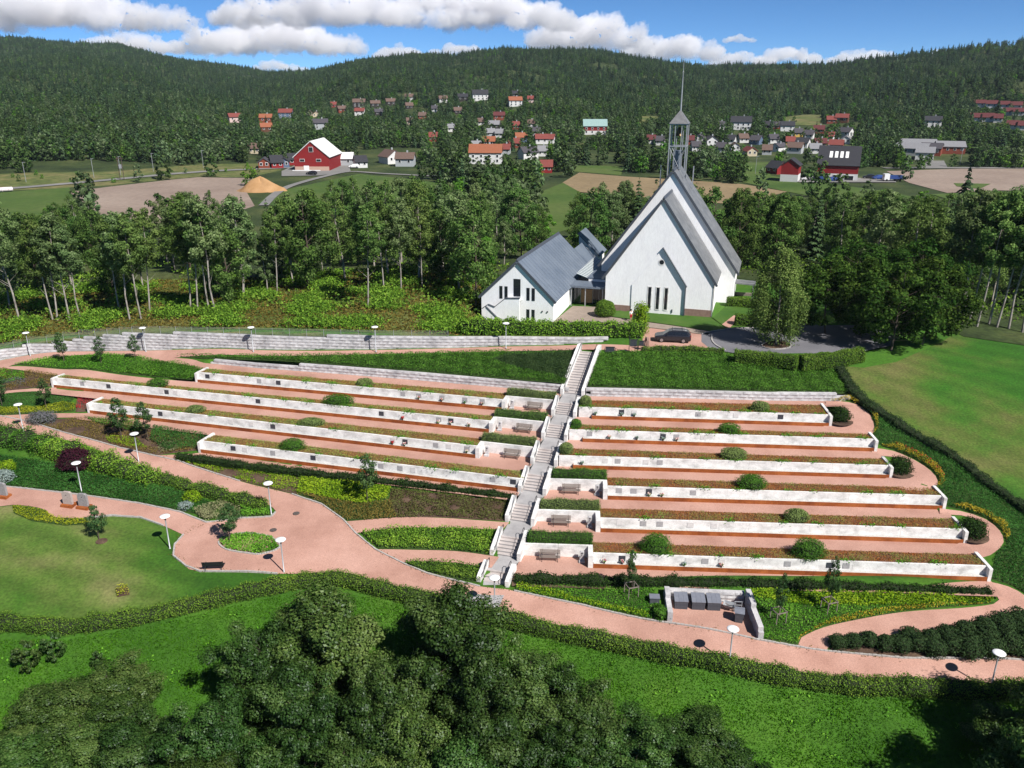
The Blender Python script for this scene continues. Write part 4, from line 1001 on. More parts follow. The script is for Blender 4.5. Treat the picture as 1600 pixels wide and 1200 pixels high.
for p_, nm in (((-23.14,70.35,-7.73), 'oval iron manhole cover nearer the planted island'), ((-21.56,73.11,-7.43), 'small faint drain cover in the wide gravel junction')):
    b = MB(); b.lathe([(0.34, 0), (0.34, 0.03), (0.0, 0.035)], seg=18)
    o = b.build('manhole_cover', mat('worn_iron', [(0.06,0.05,0.048),(0.12,0.10,0.09)], 8, 4, 0.7)); o.location = (p_[0], p_[1], p_[2] + 0.06); setp(o, nm, 'manhole cover')

# ------------------------------------------------------------------ banks, beds and hedges
# the two planted banks either side of the top flight
bankL = [(-46.5,108.06,-2.3),(-41.88,106.3,-2.0),(-31.0,104.3,-1.7),(-23.0,102.26,-1.55),(-12.25,99.56,-1.5),(6.39,94.51,-1.4),(7.95,100.33,-0.55),(8.81,103.18,0.0),(0.0,103.84,-0.3),(-17.02,104.47,-0.95),(-34.49,105.78,-1.6),(-43.74,107.31,-2.1)]
bL1 = [(-46.5,108.06,-2.3),(-41.88,106.3,-2.0),(-31.0,104.3,-1.7),(-23.0,102.26,-1.55),(-12.25,99.56,-1.5),(6.39,94.51,-1.4),(6.57,94.88,-1.2),(4.74,96.05,-0.95),(0.0,98.92,-0.85),(-2.48,101.04,-0.7),(0.0,103.84,-0.3),(-17.02,104.47,-0.95),(-34.49,105.78,-1.6),(-43.74,107.31,-2.1)]
bL2 = [(6.57,94.88,-1.2),(4.74,96.05,-0.95),(0.0,98.92,-0.85),(-2.48,101.04,-0.7),(0.0,103.17,-0.35),(8.81,103.18,0.0),(7.95,100.33,-0.55)]
cover('evergreen_bank', 'green clipped planting on the bank left of the top flight of stairs', bL1, LF['bank'], dens=100, leaf=0.2, h=(0.35, 0.6), zmode='own', dz=0.0, clump=1.6)
cover('evergreen_bank', 'dull dark green patch of planting on the bank against the top of the stairs', bL2, LF['bank_dark'], dens=100, leaf=0.2, h=(0.35, 0.6), zmode='own', dz=0.0, clump=1.6)
bankR = [(11.44,102.63,0.0),(17.16,102.36,0.0),(27.34,101.7,-0.05),(32.4,99.13,-0.15),(40.68,98.86,-0.4),(40.91,93.23,-2.0),(39.48,92.53,-1.9),(30.5,92.11,-1.5),(9.21,93.75,-1.45)]
cover('evergreen_bank', 'bright green clipped planting covering the wide bank right of the top flight of stairs', bankR, LF['bank'], dens=110, leaf=0.2, h=(0.35, 0.6), zmode='own', dz=0.0, clump=1.6, tintshift=0.12)
hedge('low_hedge', 'ragged low hedge along the far edge of the green bank below the car', [(16.95,102.63,0.0),(21.76,102.9,0.0),(27.43,102.09,0.0)], 0.9, 0.75, LF['hedge'], leaf=0.2, dens=80, wavy=0.25)
hedge('clipped_hedge', 'square clipped hedge by the asphalt loop, nearer the car', [(28.21,99.24,-0.1),(31.4,98.47,-0.1),(35.18,96.73,-0.1)], 1.5, 1.5, LF['hedge'], leaf=0.2, dens=100)
hedge('clipped_hedge', 'square clipped hedge by the asphalt loop, next to the dry lawn', [(35.79,97.07,-0.3),(40.13,98.06,-0.3),(44.49,100.35,-0.3)], 1.5, 1.7, LF['hedge'], leaf=0.2, dens=100)
hedge('boundary_hedge', 'low dark hedge dividing the terraces from the sloping lawn', [(40.82,98.81,-0.38),(40.86,95.83,-1.21),(41.01,92.84,-2.1),(41.86,88.51,-2.76),(43.87,85.08,-3.61),(46.74,81.38,-4.58),(48.63,76.47,-5.79),(50.99,72.94,-6.98),(52.55,69.06,-7.74)], 1.3, 0.8, LF['bank_dark'], leaf=0.2, dens=80, zmode='land', wavy=0.25)
hedge('boundary_hedge', 'long leafy hedge along the lower edge of the gravel path above the meadow', [(-46.0,58.1,-9.09),(-42.41,57.4,-9.22),(-36.7,56.87,-9.33),(-31.05,58.03,-9.17),(-26.62,59.63,-8.9),(-21.15,61.64,-8.67),(-17.41,62.96,-8.63),(-14.77,62.82,-8.67),(-11.93,61.71,-8.78),(-7.18,60.02,-8.92),(-3.0,58.28,-9.1),(0.64,57.46,-9.32),(7.11,55.68,-9.68),(13.16,53.46,-9.55),(19.08,52.07,-9.87),(26.61,50.73,-10.13),(36.82,50.08,-9.99),(43.25,50.26,-10.15)], 1.35, 0.95, LF['hedge'], leaf=0.17, dens=120, zmode='land', wavy=0.2, rough=0.1)
hedge('leafy_hedge', 'tall bright leafy hedge on the stone wall in front of the white annex', [(-6.94,110.38,0.5),(0.0,109.75,0.5),(7.06,109.3,0.45),(17.95,109.49,0.3)], 1.7, 1.85, LF['hedge_bright'], leaf=0.34, dens=48, wavy=0.18, rough=0.18)
hedge('low_yew_hedge', 'low spiky yew hedge below the fourth left plaque wall', [(-37.28,83.75,-6.3),(-32.4,82.37,-6.35),(-27.84,81.19,-6.4),(-19.07,79.12,-6.45),(-9.3,76.85,-6.5),(0.07,74.52,-6.6)], 0.8, 0.62, LF['yew'], leaf=0.2, dens=120, wavy=0.3, rough=0.1)
hedge('low_yew_hedge', 'low spiky yew hedge below the lowest right plaque wall', [(0.34,62.64,-8.35),(7.33,62.32,-8.4),(16.82,61.9,-8.45),(27.9,61.49,-8.5),(41.2,60.78,-8.6)], 0.9, 0.72, LF['yew'], leaf=0.2, dens=120, wavy=0.3, rough=0.1)

ribbon('planting_soil', resample([(0.0,62.57,-8.3),(7.33,62.29,-8.38),(13.48,62.01,-8.42)], 2, closed=False), 1.5, soil, dz=0.0)
ribbon('planting_soil', resample([(13.48,62.01,-8.42),(16.82,61.89,-8.44),(27.88,61.46,-8.48),(34.42,61.1,-8.53)], 2, closed=False), 1.4, soil, dz=-0.02)
ribbon('gravel_path', resample([(14.63,62.25,-8.22),(22.42,61.93,-8.24),(30.68,61.57,-8.26),(41.34,61.15,-8.3)], 2, closed=False), 1.7, gravel, dz=0.03)
# left beds
cover('planting', 'long pointed bed of bright green cover with three young trees by the upper path', [(-69.46,109.15,-3.88),(-63.81,110.86,-3.31),(-56.76,110.45,-2.84),(-51.51,108.73,-2.66),(-49.14,107.47,-2.66),(-43.8,104.93,-2.63),(-40.76,103.12,-2.64),(-41.05,101.3,-3.34),(-46.44,102.64,-3.46),(-51.72,103.89,-3.45),(-60.25,106.38,-3.59)], LF['green'], dens=75, leaf=0.2, h=(0.1, 0.45), clump=0.45)
cover('planting', 'dense darker shrubs at the wall end of the pointed bed', [(-51.91,105.61,-3.14),(-48.9,106.88,-2.74),(-43.8,104.93,-2.63),(-40.72,102.97,-2.68),(-41.05,101.3,-3.34),(-46.44,102.64,-3.46),(-51.19,103.86,-3.44)], LF['bank'], dens=90, leaf=0.2, h=(0.4, 0.75), soil_m=False)
cover('planting', 'mixed green and bronze perennials at the left edge above the second plaque wall', [(-72.83,105.39,-4.44),(-70.57,107.59,-4.1),(-65.44,106.33,-3.94),(-59.62,103.56,-3.7),(-60.22,101.55,-4.32),(-63.56,101.16,-4.49),(-69.69,100.11,-4.85)], LF['rust'], dens=55, leaf=0.2, h=(0.15, 0.5), thin=0.36)
cover('planting', 'green leafy patch among the bronze perennials at the left edge', [(-72.56,104.95,-4.46),(-70.3,107.13,-4.12),(-66.34,106.04,-4.02),(-64.94,103.75,-4.22),(-67.51,102.18,-4.55),(-70.14,100.88,-4.78)], LF['green'], dens=60, leaf=0.2, h=(0.3, 0.6), soil_m=False)
cover('lavender_patch', 'pale purple lavender drift at the left edge of the upper beds', [(-67.98,103.33,-4.43),(-66.54,104.31,-4.24),(-64.54,103.32,-4.24),(-64.35,101.86,-4.43),(-66.85,101.75,-4.57)], LF['lavender'], dens=80, leaf=0.16, h=(0.3, 0.5), soil_m=False)
cover('planting', 'smooth green lawn-like cover at the left edge beside the third plaque wall', [(-69.53,98.45,-5.01),(-66.12,99.71,-4.79),(-61.26,100.29,-4.56),(-58.38,99.85,-4.57),(-55.88,98.75,-4.69),(-55.81,97.22,-4.97),(-59.37,96.27,-5.11),(-67.33,94.79,-5.3)], LF['juniper'], dens=90, leaf=0.15, h=(0.06, 0.16), tintshift=0.2)
cover('planting', 'lime yellow border beside the path at the left edge', [(-66.8,93.92,-5.36),(-67.75,95.51,-5.24),(-63.97,95.89,-5.14),(-59.29,96.1,-5.13),(-56.71,97.4,-4.95),(-54.93,96.9,-5.02),(-54.37,95.2,-5.29),(-56.97,94.67,-5.33),(-62.9,93.99,-5.31)], LF['yellow'], dens=80, leaf=0.18, h=(0.2, 0.4))
cover('flower_bed', 'red flowers on dark soil at the end of the third plaque wall', [(-55.48,98.44,-4.74),(-52.93,98.05,-4.77),(-52.95,95.04,-5.31),(-54.14,95.04,-5.31)], LF['red'], dens=40, leaf=0.17, h=(0.2, 0.4), thin=0.35)
BED_D = [(-58.33,92.32,-5.55),(-57.31,93.02,-5.5),(-55.94,93.23,-5.51),(-52.4,93.51,-5.49),(-46.42,92.23,-5.43),(-41.86,90.46,-5.52),(-35.53,88.57,-5.76),(-35.67,85.66,-6.24),(-39.86,84.33,-6.21),(-44.65,85.96,-6.01),(-50.59,88.75,-5.84),(-56.49,91.58,-5.65)]
cover('planting', 'mixed bed of low grasses and green cover between the main path and the third plaque wall', BED_D, LF['rust'], dens=55, leaf=0.18, h=(0.08, 0.3), thin=0.38)
cover('planting', 'dense green triangle of shrubs at the end of the fourth plaque wall', [(-42.69,90.64,-5.51),(-35.53,88.57,-5.76),(-35.72,85.79,-6.22),(-38.9,85.0,-6.17),(-41.78,87.37,-5.88)], LF['juniper'], dens=110, leaf=0.18, h=(0.35, 0.6), soil_m=False)
cover('planting', 'low dark green strip along the path under the third plaque wall', [(-52.36,93.42,-5.5),(-46.42,92.23,-5.43),(-43.08,90.66,-5.51),(-44.0,89.17,-5.7),(-50.05,91.66,-5.61)], LF['bank'], dens=90, leaf=0.18, h=(0.3, 0.55), soil_m=False)
cover('planting', 'lime patch at the lower corner of the mixed bed', [(-47.38,88.31,-5.81),(-43.5,87.96,-5.82),(-41.46,85.64,-6.06),(-43.75,85.9,-6.02),(-46.46,87.07,-5.91)], LF['lime'], dens=70, leaf=0.18, h=(0.15, 0.4), soil_m=False)
cover('planting', 'pale grassy patch in the mixed bed', [(-40.83,86.8,-5.95),(-38.85,87.43,-5.91),(-37.69,85.23,-6.2),(-39.64,84.69,-6.18)], LF['straw'], dens=70, leaf=0.2, h=(0.2, 0.45), soil_m=False)
o = ob('lavender_bush', ball_mesh('lavender_bush', 1.5, 1.1, 0.65, LF['lavender'], 0.18, 110, 0.1, 0.1, 5, spiky=0.3), loc=(-56.98,92.54,-5.56)); setp(o, 'silvery purple lavender bush at the tip of the mixed bed by the lamp', 'shrub')
# bed under the yew hedge
BED_E = [(-37.02,83.38,-6.4),(-32.32,82.06,-6.59),(-27.73,80.76,-6.61),(-18.97,78.6,-6.6),(-9.23,76.15,-6.55),(0.0,73.92,-6.65),(-0.19,73.33,-6.76),(-0.37,71.12,-7.17),(-7.5,71.94,-7.17),(-15.95,71.8,-7.53),(-16.63,72.07,-7.5),(-19.33,74.73,-7.19),(-22.85,76.64,-7.02),(-29.0,79.19,-6.83)]
cover('planting', 'yellow green ground cover along the inner edge of the main path', [(-37.02,83.38,-6.4),(-32.32,82.06,-6.59),(-27.73,80.76,-6.61),(-22.57,79.45,-6.62),(-22.12,76.33,-7.04),(-22.85,76.64,-7.02),(-29.0,79.19,-6.83)], LF['lime'], dens=62, leaf=0.2, h=(0.1, 0.3), thin=0.3)
cover('planting', 'vivid lime green patch around the young tree', [(-22.57,79.45,-6.62),(-18.96,78.54,-6.61),(-12.52,76.99,-6.57),(-12.76,74.87,-6.93),(-15.54,74.3,-7.14),(-19.75,75.78,-7.05),(-22.3,76.56,-7.01)], LF['lime'], dens=90, leaf=0.24, h=(0.2, 0.5), tintshift=0.15)
cover('planting', 'bronze green cover beside the curve of the main path', [(-22.3,76.56,-7.01),(-19.75,75.78,-7.05),(-15.54,74.3,-7.14),(-12.21,74.63,-6.95),(-11.35,71.84,-7.37),(-15.95,71.8,-7.53),(-16.63,72.07,-7.5),(-19.33,74.73,-7.19)], LF['rust'], dens=85, leaf=0.2, h=(0.2, 0.45))
cover('planting', 'dull olive heath cover against the stairs below the fourth plaque wall', [(-12.5,76.88,-6.59),(-9.23,76.1,-6.55),(0.0,73.87,-6.65),(-0.19,73.33,-6.76),(-0.37,71.12,-7.17),(-7.5,71.94,-7.17),(-11.36,71.94,-7.35),(-12.61,74.65,-6.96)], LF['heather'], dens=85, leaf=0.2, h=(0.15, 0.4), thin=0.22, clump=1.6)
cover('planting', 'mid green and bronze shrubs between the two short paths left of the stairs', [(-14.43,69.8,-7.79),(-11.47,70.35,-7.62),(-8.3,70.24,-7.52),(-4.82,70.04,-7.47),(-1.35,69.61,-7.47),(-1.65,66.21,-8.02),(-5.26,67.16,-8.05),(-8.99,67.35,-8.03),(-12.49,67.51,-8.06)], LF['hedge_bright'], dens=85, leaf=0.24, h=(0.3, 0.6), clump=1.3)
cover('planting', 'small wedge of green shrubs at the foot of the stairs', [(-9.78,65.37,-8.27),(-7.63,65.53,-8.27),(-5.15,65.28,-8.28),(-2.9,64.64,-8.25),(-2.77,62.39,-8.45),(-6.83,63.69,-8.44),(-9.31,64.86,-8.32)], LF['hedge'], dens=90, leaf=0.22, h=(0.35, 0.6), clump=1.3)
# bed between the main path and the lower left path
hedge('shrub_row', 'row of loose dark green shrubs along the main path at the left edge', [(-63.71,87.53,-5.95),(-59.3,87.57,-5.97),(-55.05,86.54,-6.08),(-51.98,85.13,-6.15)], 2.6, 1.5, LF['bank'], leaf=0.24, dens=70, zmode='land', wavy=0.5, rough=0.16)
hedge('shrub_row', 'row of loose golden green shrubs along the main path beside the purple bush', [(-53.02,85.46,-6.14),(-50.08,83.93,-6.23),(-47.53,82.78,-6.31),(-43.05,80.94,-6.51),(-38.0,78.66,-6.82)], 2.4, 1.5, LF['hedge_bright'], leaf=0.24, dens=70, zmode='land', wavy=0.5, rough=0.16)
hedge('shrub_row', 'low tapering hedge along the main path ending at the lamp by the junction', [(-37.96,79.42,-6.75),(-33.5,77.41,-7.01),(-28.94,75.65,-7.2),(-25.08,74.05,-7.36)], 1.4, 0.8, LF['hedge'], leaf=0.2, dens=95, zmode='land', wavy=0.3, rough=0.1)
o = ob('purple_bush', ball_mesh('purple_bush', 1.7, 1.4, 1.25, LF['purple'], 0.22, 100, 0.1, 0.12, 8), loc=(-47.38,81.29,-6.45)); setp(o, 'dark purple leaved bush behind the lamp among green shrubs', 'shrub')
cover('planting', 'smooth juniper carpet between the shrub row and the lower left path', [(-61.54,83.93,-6.3),(-57.49,84.36,-6.27),(-52.54,83.15,-6.33),(-46.37,80.64,-6.51),(-40.82,78.94,-6.74),(-35.54,77.49,-6.98),(-29.65,74.6,-7.3),(-30.6,72.78,-7.46),(-33.35,73.51,-7.36),(-37.87,74.85,-7.18),(-43.5,76.07,-6.98),(-49.7,77.2,-6.83),(-58.54,78.97,-6.75)], LF['juniper'], dens=95, leaf=0.2, h=(0.15, 0.38), clump=0.8)
cover('planting', 'bronze and straw grasses at the point of the bed by the junction', [(-32.1,73.43,-7.39),(-29.85,75.41,-7.22),(-27.41,74.05,-7.37),(-27.01,72.49,-7.52),(-30.1,71.68,-7.56)], LF['straw'], dens=90, leaf=0.22, h=(0.2, 0.5), clump=1.4, soil_m=False)
cover('planting', 'bright green patch at the lamp by the junction', [(-27.48,74.28,-7.34),(-24.63,73.82,-7.39),(-23.87,73.37,-7.43),(-24.34,72.72,-7.5),(-26.82,72.49,-7.52)], LF['green'], dens=110, leaf=0.2, h=(0.3, 0.5), tintshift=0.25)
for p_, mm, s_, nm in (((-32.72,75.38,-7.21), 'lime', 0.8, 'bright lime bush in the juniper bed'), ((-32.94,73.98,-7.33), 'silver', 0.6, 'pale silvery bush by the path edge in the juniper bed'), ((-53.86,78.9,-6.72), 'silver', 0.9, 'pale blue spruce-like bush above the memorial stone'), ((-54.84,81.16,-6.54), 'lime', 0.8, 'fresh lime bush at the left end of the juniper bed'), ((-30.47,72.78,-7.46), 'straw', 0.6, 'straw coloured grass tuft at the tip of the bed')):
    o = ob('small_bush', ball_mesh('small_bush', s_, s_*0.9, s_*0.7, LF[mm], 0.2, 110, 0.1, 0.1, int(s_*100)+len(nm), spiky=0.25), loc=p_); setp(o, nm, 'shrub')
cover('planting', 'bright green cover filling the round island in the gravel', ISLE, LF['green'], dens=130, leaf=0.2, h=(0.2, 0.4), tintshift=0.25)
cover('planting', 'curved yellow green border at the edge of the lower lawn', [(-50.46,74.1,-7.1),(-48.54,73.88,-7.13),(-46.73,73.23,-7.21),(-45.11,72.05,-7.34),(-41.82,71.89,-7.39),(-41.23,71.03,-7.48),(-43.61,70.78,-7.48),(-47.08,71.48,-7.38),(-49.53,72.76,-7.23)], LF['yellow'], dens=85, leaf=0.18, h=(0.1, 0.32), clump=0.9, dz=0.07)
cover('planting', 'small yellow shrub patch on the lower lawn', [(-34.7,61.72,-8.52),(-33.68,61.96,-8.49),(-33.09,60.93,-8.64),(-34.06,60.62,-8.69)], LF['yellow'], dens=70, leaf=0.18, h=(0.1, 0.4), dz=0.06, thin=0.2)
# right lower beds
cover('planting', 'green cover left of the stone bin enclosure', [(0.34,62.44,-8.41),(5.64,62.31,-8.53),(12.41,61.33,-8.33),(12.39,59.44,-8.58),(11.6,57.81,-8.88),(5.81,60.02,-8.86),(0.33,61.44,-8.53)], LF['green'], dens=85, leaf=0.18, h=(0.08, 0.26), clump=0.8)
cover('planting', 'lime yellow edge of the bed by the path near the stairs foot', [(0.68,62.36,-8.43),(3.35,61.62,-8.59),(5.53,60.71,-8.75),(8.71,59.53,-8.84),(11.5,58.55,-8.78),(11.4,57.9,-8.88),(5.81,60.02,-8.86),(0.33,61.53,-8.52)], LF['lime'], dens=85, leaf=0.2, h=(0.15, 0.4), clump=0.8, soil_m=False, tintshift=0.1)
cover('planting', 'green cover around the saplings right of the bin enclosure', [(20.74,60.74,-8.19),(26.43,60.55,-8.32),(41.29,60.53,-8.63),(41.18,59.88,-8.75),(32.83,58.5,-8.62),(25.62,56.95,-8.97),(23.31,55.78,-9.13),(22.77,54.89,-9.2),(20.19,55.42,-8.99)], LF['green'], dens=95, leaf=0.18, h=(0.08, 0.28), clump=0.8)
cover('planting', 'vivid lime drift below the lowest yew hedge', [(20.56,60.89,-8.16),(27.58,60.7,-8.29),(34.68,60.51,-8.35),(41.29,60.53,-8.63),(41.2,60.02,-8.73),(34.62,59.14,-8.56),(29.14,58.96,-8.56),(25.16,59.16,-8.57),(20.7,59.74,-8.34)], LF['lime'], dens=90, leaf=0.24, h=(0.25, 0.5), clump=0.8, soil_m=False, tintshift=0.12)
cover('planting', 'golden edge along the hairpin path', [(41.12,59.87,-8.75),(32.83,58.5,-8.62),(25.62,56.95,-8.97),(23.31,55.78,-9.13),(22.79,54.96,-9.19),(23.87,56.22,-9.09),(26.57,57.73,-8.82),(33.09,59.1,-8.53)], LF['gold'], dens=80, leaf=0.18, h=(0.15, 0.35), clump=0.8, soil_m=False)
sheet('planting_soil', [(25.18,54.55,-9.37),(26.72,55.31,-9.21),(33.45,56.04,-8.95),(40.93,57.75,-9.09),(45.51,59.1,-8.98),(52.39,59.62,-9.02),(48.71,54.08,-9.8),(40.17,53.5,-9.4),(30.77,53.6,-9.35)], soil, 1.2, dz=0.04)
DS = [(1308,1010),(1332,1008),(1357,1006),(1382,1013),(1406,1015),(1420,1001),(1432,1012),(1452,1007),(1458,1021),(1478,1001),(1484,1016),(1505,997),(1510,1012),(1512,1024),(1535,992),(1540,1008),(1545,1022),(1562,984),(1568,1000),(1575,1016),(1590,978),(1594,993),(1598,1008),(1604,1022),(1618,985)]
DSP = [(26.0,54.87,-9.3),(27.26,54.95,-9.25),(28.56,55.03,-9.18),(29.63,54.53,-9.23),(30.78,54.37,-9.22),(31.88,55.28,-9.07),(32.18,54.54,-9.17),(33.34,54.86,-9.12),(33.23,53.94,-9.26),(34.86,55.28,-9.06),(34.69,54.26,-9.2),(36.41,55.6,-9.06),(36.14,54.53,-9.17),(35.84,53.72,-9.27),(38.22,56.06,-9.09),(37.85,54.86,-9.18),(37.58,53.87,-9.26),(40.04,56.8,-9.15),(39.68,55.57,-9.22),(39.38,54.37,-9.28),(41.83,57.34,-9.17),(41.41,56.21,-9.27),(40.96,55.06,-9.33),(40.68,54.03,-9.39),(43.05,56.87,-9.26)]
NTH = 'first second third fourth fifth sixth seventh eighth ninth tenth eleventh twelfth thirteenth fourteenth fifteenth sixteenth seventeenth eighteenth nineteenth twentieth twenty-first twenty-second twenty-third twenty-fourth twenty-fifth twenty-sixth twenty-seventh twenty-eighth twenty-ninth thirtieth'.split()
dsm = [ball_mesh('dark_shrub', 0.72, 0.7, 0.58, LF['bank_dark'], 0.15, 150, 0.07, 0.1, 30 + i) for i in range(4)]
for i, p_ in enumerate(DSP):
    s_ = 0.95 + 0.5 * min(1, i / 14)
    o = ob('dark_shrub', dsm[i % 4], loc=p_, rz=random.uniform(0, 6)); o.scale = (s_, s_, s_)
    setp(o, f"small round dark shrub, {NTH[i]} counting from the tip of the wedge bed", 'shrub', 'round dark shrubs in the wedge bed')
# slope between the right wall ends and the dark hedge
SLOPE = [(40.11,91.38,-2.44),(40.98,90.27,-2.57),(41.26,87.39,-2.86),(40.65,85.0,-3.42),(39.57,83.18,-4.02),(41.42,81.94,-4.46),(43.12,79.95,-4.67),(43.79,77.29,-4.87),(43.55,75.33,-5.21),(41.72,73.4,-5.58),(42.74,72.28,-6.19),(44.1,71.91,-6.34),(46.14,70.59,-6.67),(46.42,68.47,-6.84),(45.8,66.76,-7.06),(44.16,65.49,-7.37),(42.29,62.64,-8.15),(43.74,61.93,-8.34),(44.64,60.89,-8.61),(48.56,58.76,-9.06),(53.24,66.24,-8.11),(50.56,72.15,-7.12),(48.3,75.81,-5.89),(46.4,80.64,-4.69),(43.59,84.4,-3.78),(41.48,87.56,-2.85),(40.95,91.21,-2.46)]
cover('planting', 'dark juniper cover on the slope beyond the right ends of the plaque walls', SLOPE, LF['juniper'], dens=85, leaf=0.2, h=(0.15, 0.4), clump=0.7)
for nm, pl in (('golden border round the uppermost path loop', [(37.55,91.03,-2.47),(39.9,91.23,-2.47),(41.06,90.1,-2.59),(41.3,87.84,-2.8),(40.87,85.4,-3.28),(40.01,84.01,-3.77),(40.95,85.01,-3.43),(41.85,87.75,-2.84),(41.61,90.56,-2.53),(40.36,92.08,-2.3)]),
               ('golden border with red blooms round the middle path loop', [(40.09,82.29,-4.31),(41.56,81.94,-4.45),(43.12,79.95,-4.67),(43.77,77.54,-4.85),(43.59,75.71,-5.11),(42.69,74.42,-5.39),(43.99,75.41,-5.25),(44.66,77.7,-4.93),(43.96,80.6,-4.6),(42.03,82.59,-4.29)]),
               ('golden border round the lowest path loop', [(43.19,72.14,-6.26),(44.1,71.91,-6.34),(46.06,70.79,-6.64),(46.41,68.89,-6.81),(45.83,66.93,-7.03),(46.75,67.95,-6.95),(47.43,69.81,-6.92),(46.69,71.61,-6.6),(44.89,72.5,-6.24)])):
    cover('planting', nm, pl, LF['gold'], dens=95, leaf=0.2, h=(0.25, 0.55), clump=1.4, soil_m=False, dz=0.08)
cover('flower_bed', 'few red blooms in the golden border of the middle path loop', [(42.03,82.59,-4.29),(43.96,80.6,-4.6),(44.53,77.44,-4.95),(44.13,75.44,-5.26),(43.95,76.5,-5.0),(43.45,80.08,-4.65),(41.86,82.16,-4.4)], LF['red'], dens=14, leaf=0.22, h=(0.4, 0.65), soil_m=False)
for i, (p_, nm) in enumerate((((37.3,87.06,-3.12), 'uppermost'), ((40.36,77.74,-5.02), 'middle'), ((43.19,68.15,-6.93), 'lowest'))):
    s_ = (1.05, 1.05, 1.1)[i]
    b = MB(); b.lathe([(1.55, 0.0), (1.5, 0.1), (0.0, 0.11)], seg=20); o = b.build('planting_soil', soil); o.location = p_; o['kind'] = 'structure'
    o = ob('yew_bush', ball_mesh('yew_bush', s_, s_*0.9, s_*0.75, LF['yew'], 0.2, 130, 0.09, 0.1, 77 + i, spiky=0.35), loc=p_)
    setp(o, f'spiky dark yew bush in the {nm} path loop beside the end cheek', 'shrub', 'yew bushes in the path loops')

# leaf litter and small weeds along the path edges
Q = []
for ln in (MAIN_TOP[1:-1], MAIN_BOT[1:-1]):
    E_ = np.array(resample(ln, 0.22, closed=False)); E_ = E_[rng.random(len(E_)) < 0.5]
    Q.append(np.repeat(E_, 3, axis=0) + rng.normal(size=(3 * len(E_), 3)) * np.array([0.22, 0.22, 0.0]))
Q = np.concatenate(Q); Q[:, 2] = land(Q[:, 0], Q[:, 1]) + 0.08 + 0.06 * rng.random(len(Q))
setp(ob('path_edge_weeds', mesh_quads('path_edge_weeds', leaf_quads(Q, nrm(rng.normal(size=Q.shape) * 0.5 + np.array([0, 0, 0.8])), 0.13, 0.5), LF['rust'], rng.random(len(Q)))), 'weeds and fallen leaves along the edges of the main gravel path', 'weeds', kind='stuff')

# ------------------------------------------------------------------ meadow blades in the foreground
MEAD = [(-44.7,55.89,-9.47),(-36.26,55.94,-9.51),(-30.74,57.23,-9.34),(-26.35,58.81,-9.09),(-20.92,60.76,-8.85),(-17.21,62.0,-8.78),(-11.8,60.78,-8.93),(-7.1,59.08,-9.09),(0.63,56.67,-9.56),(7.04,54.96,-9.87),(13.04,52.75,-9.76),(18.91,51.37,-10.13),(26.38,50.07,-10.34),(36.55,49.52,-10.21),(39.85,49.43,-10.14),(37.7,45.22,-12.02),(18.16,45.76,-12.55),(0.0,46.67,-13.46),(-22.91,46.18,-12.97),(-38.41,45.01,-11.8)]
V, Fc = patch_tris(MEAD, 2.5, 'land', 0.0)
P = sample_tris(V, Fc, 95)
k = wob(P[:, 0], P[:, 1], 0.9, 2.0)
P[:, 2] += 0.06
N = nrm(rng.normal(size=P.shape) * 0.8 + np.array([0, -0.2, 0.55]))
setp(ob('meadow_grass', mesh_quads('meadow_grass', leaf_quads(P, N, 0.11 + 0.11 * k, 0.34), LF['meadow'], np.clip(0.25 + 0.4 * k + rng.normal(0, 0.14, len(P)), 0, 1))), 'lush rough grass on the slope below the boundary hedge', 'grass', kind='stuff')
Q = P[rng.random(len(P)) < 0.0016]; W_ = []
for q in Q:
    r = rng.uniform(0.15, 0.4); W_.append(q + rng.normal(size=(14, 3)) * np.array([r, r, r*0.3]) + np.array([0, 0, r*0.4]))
W_ = np.concatenate(W_)
setp(ob('broadleaf_weeds', mesh_quads('broadleaf_weeds', leaf_quads(W_, nrm(rng.normal(size=W_.shape) + np.array([0, 0, 1.0])), 0.2, 0.6), LF['green'], rng.random(len(W_)))), 'scattered broad leaved weeds in the foreground grass', 'weeds', kind='stuff')
# tufts on the rough hillside behind the wall
V, Fc = patch_tris([(-92,110,0)] + [(p[0], p[1] + 2.6, 0) for p in WALL_LINE[:-2]] + [(-5,124,0),(0,143,0),(-12,148,0),(-40,148,0),(-88,138,0)], 2.5, 'land', 0.05)
P = sample_tris(V, Fc, 16); k = wob(P[:, 0], P[:, 1], 0.35, 1.0)
P[:, 2] += 0.5 * k * rng.random(len(P))
setp(ob('hillside_tufts', mesh_quads('hillside_tufts', leaf_quads(P, nrm(rng.normal(size=P.shape) * 0.8 + np.array([0, -0.3, 0.6])), 0.45, 0.4), LF['rust'], np.clip(k + rng.normal(0, 0.2, len(P)), 0, 1))), 'rough grass and weeds on the hillside behind the long stone wall', 'weeds', kind='stuff')
keep = (k > 0.58) & (rng.random(len(P)) < 0.8); B_ = P[keep]
B_ = np.repeat(B_, 7, axis=0) + rng.normal(size=(7 * keep.sum(), 3)) * np.array([0.7, 0.7, 0.3]); B_[:, 2] += 0.5
setp(ob('hillside_scrub', mesh_quads('hillside_scrub', leaf_quads(B_, nrm(rng.normal(size=B_.shape) + np.array([0, 0, 0.8])), 0.3, 0.6), LF['hedge_bright'], rng.random(len(B_)) * 0.8)), 'green scrub and saplings spreading over the hillside behind the stone wall', 'scrub', kind='stuff')

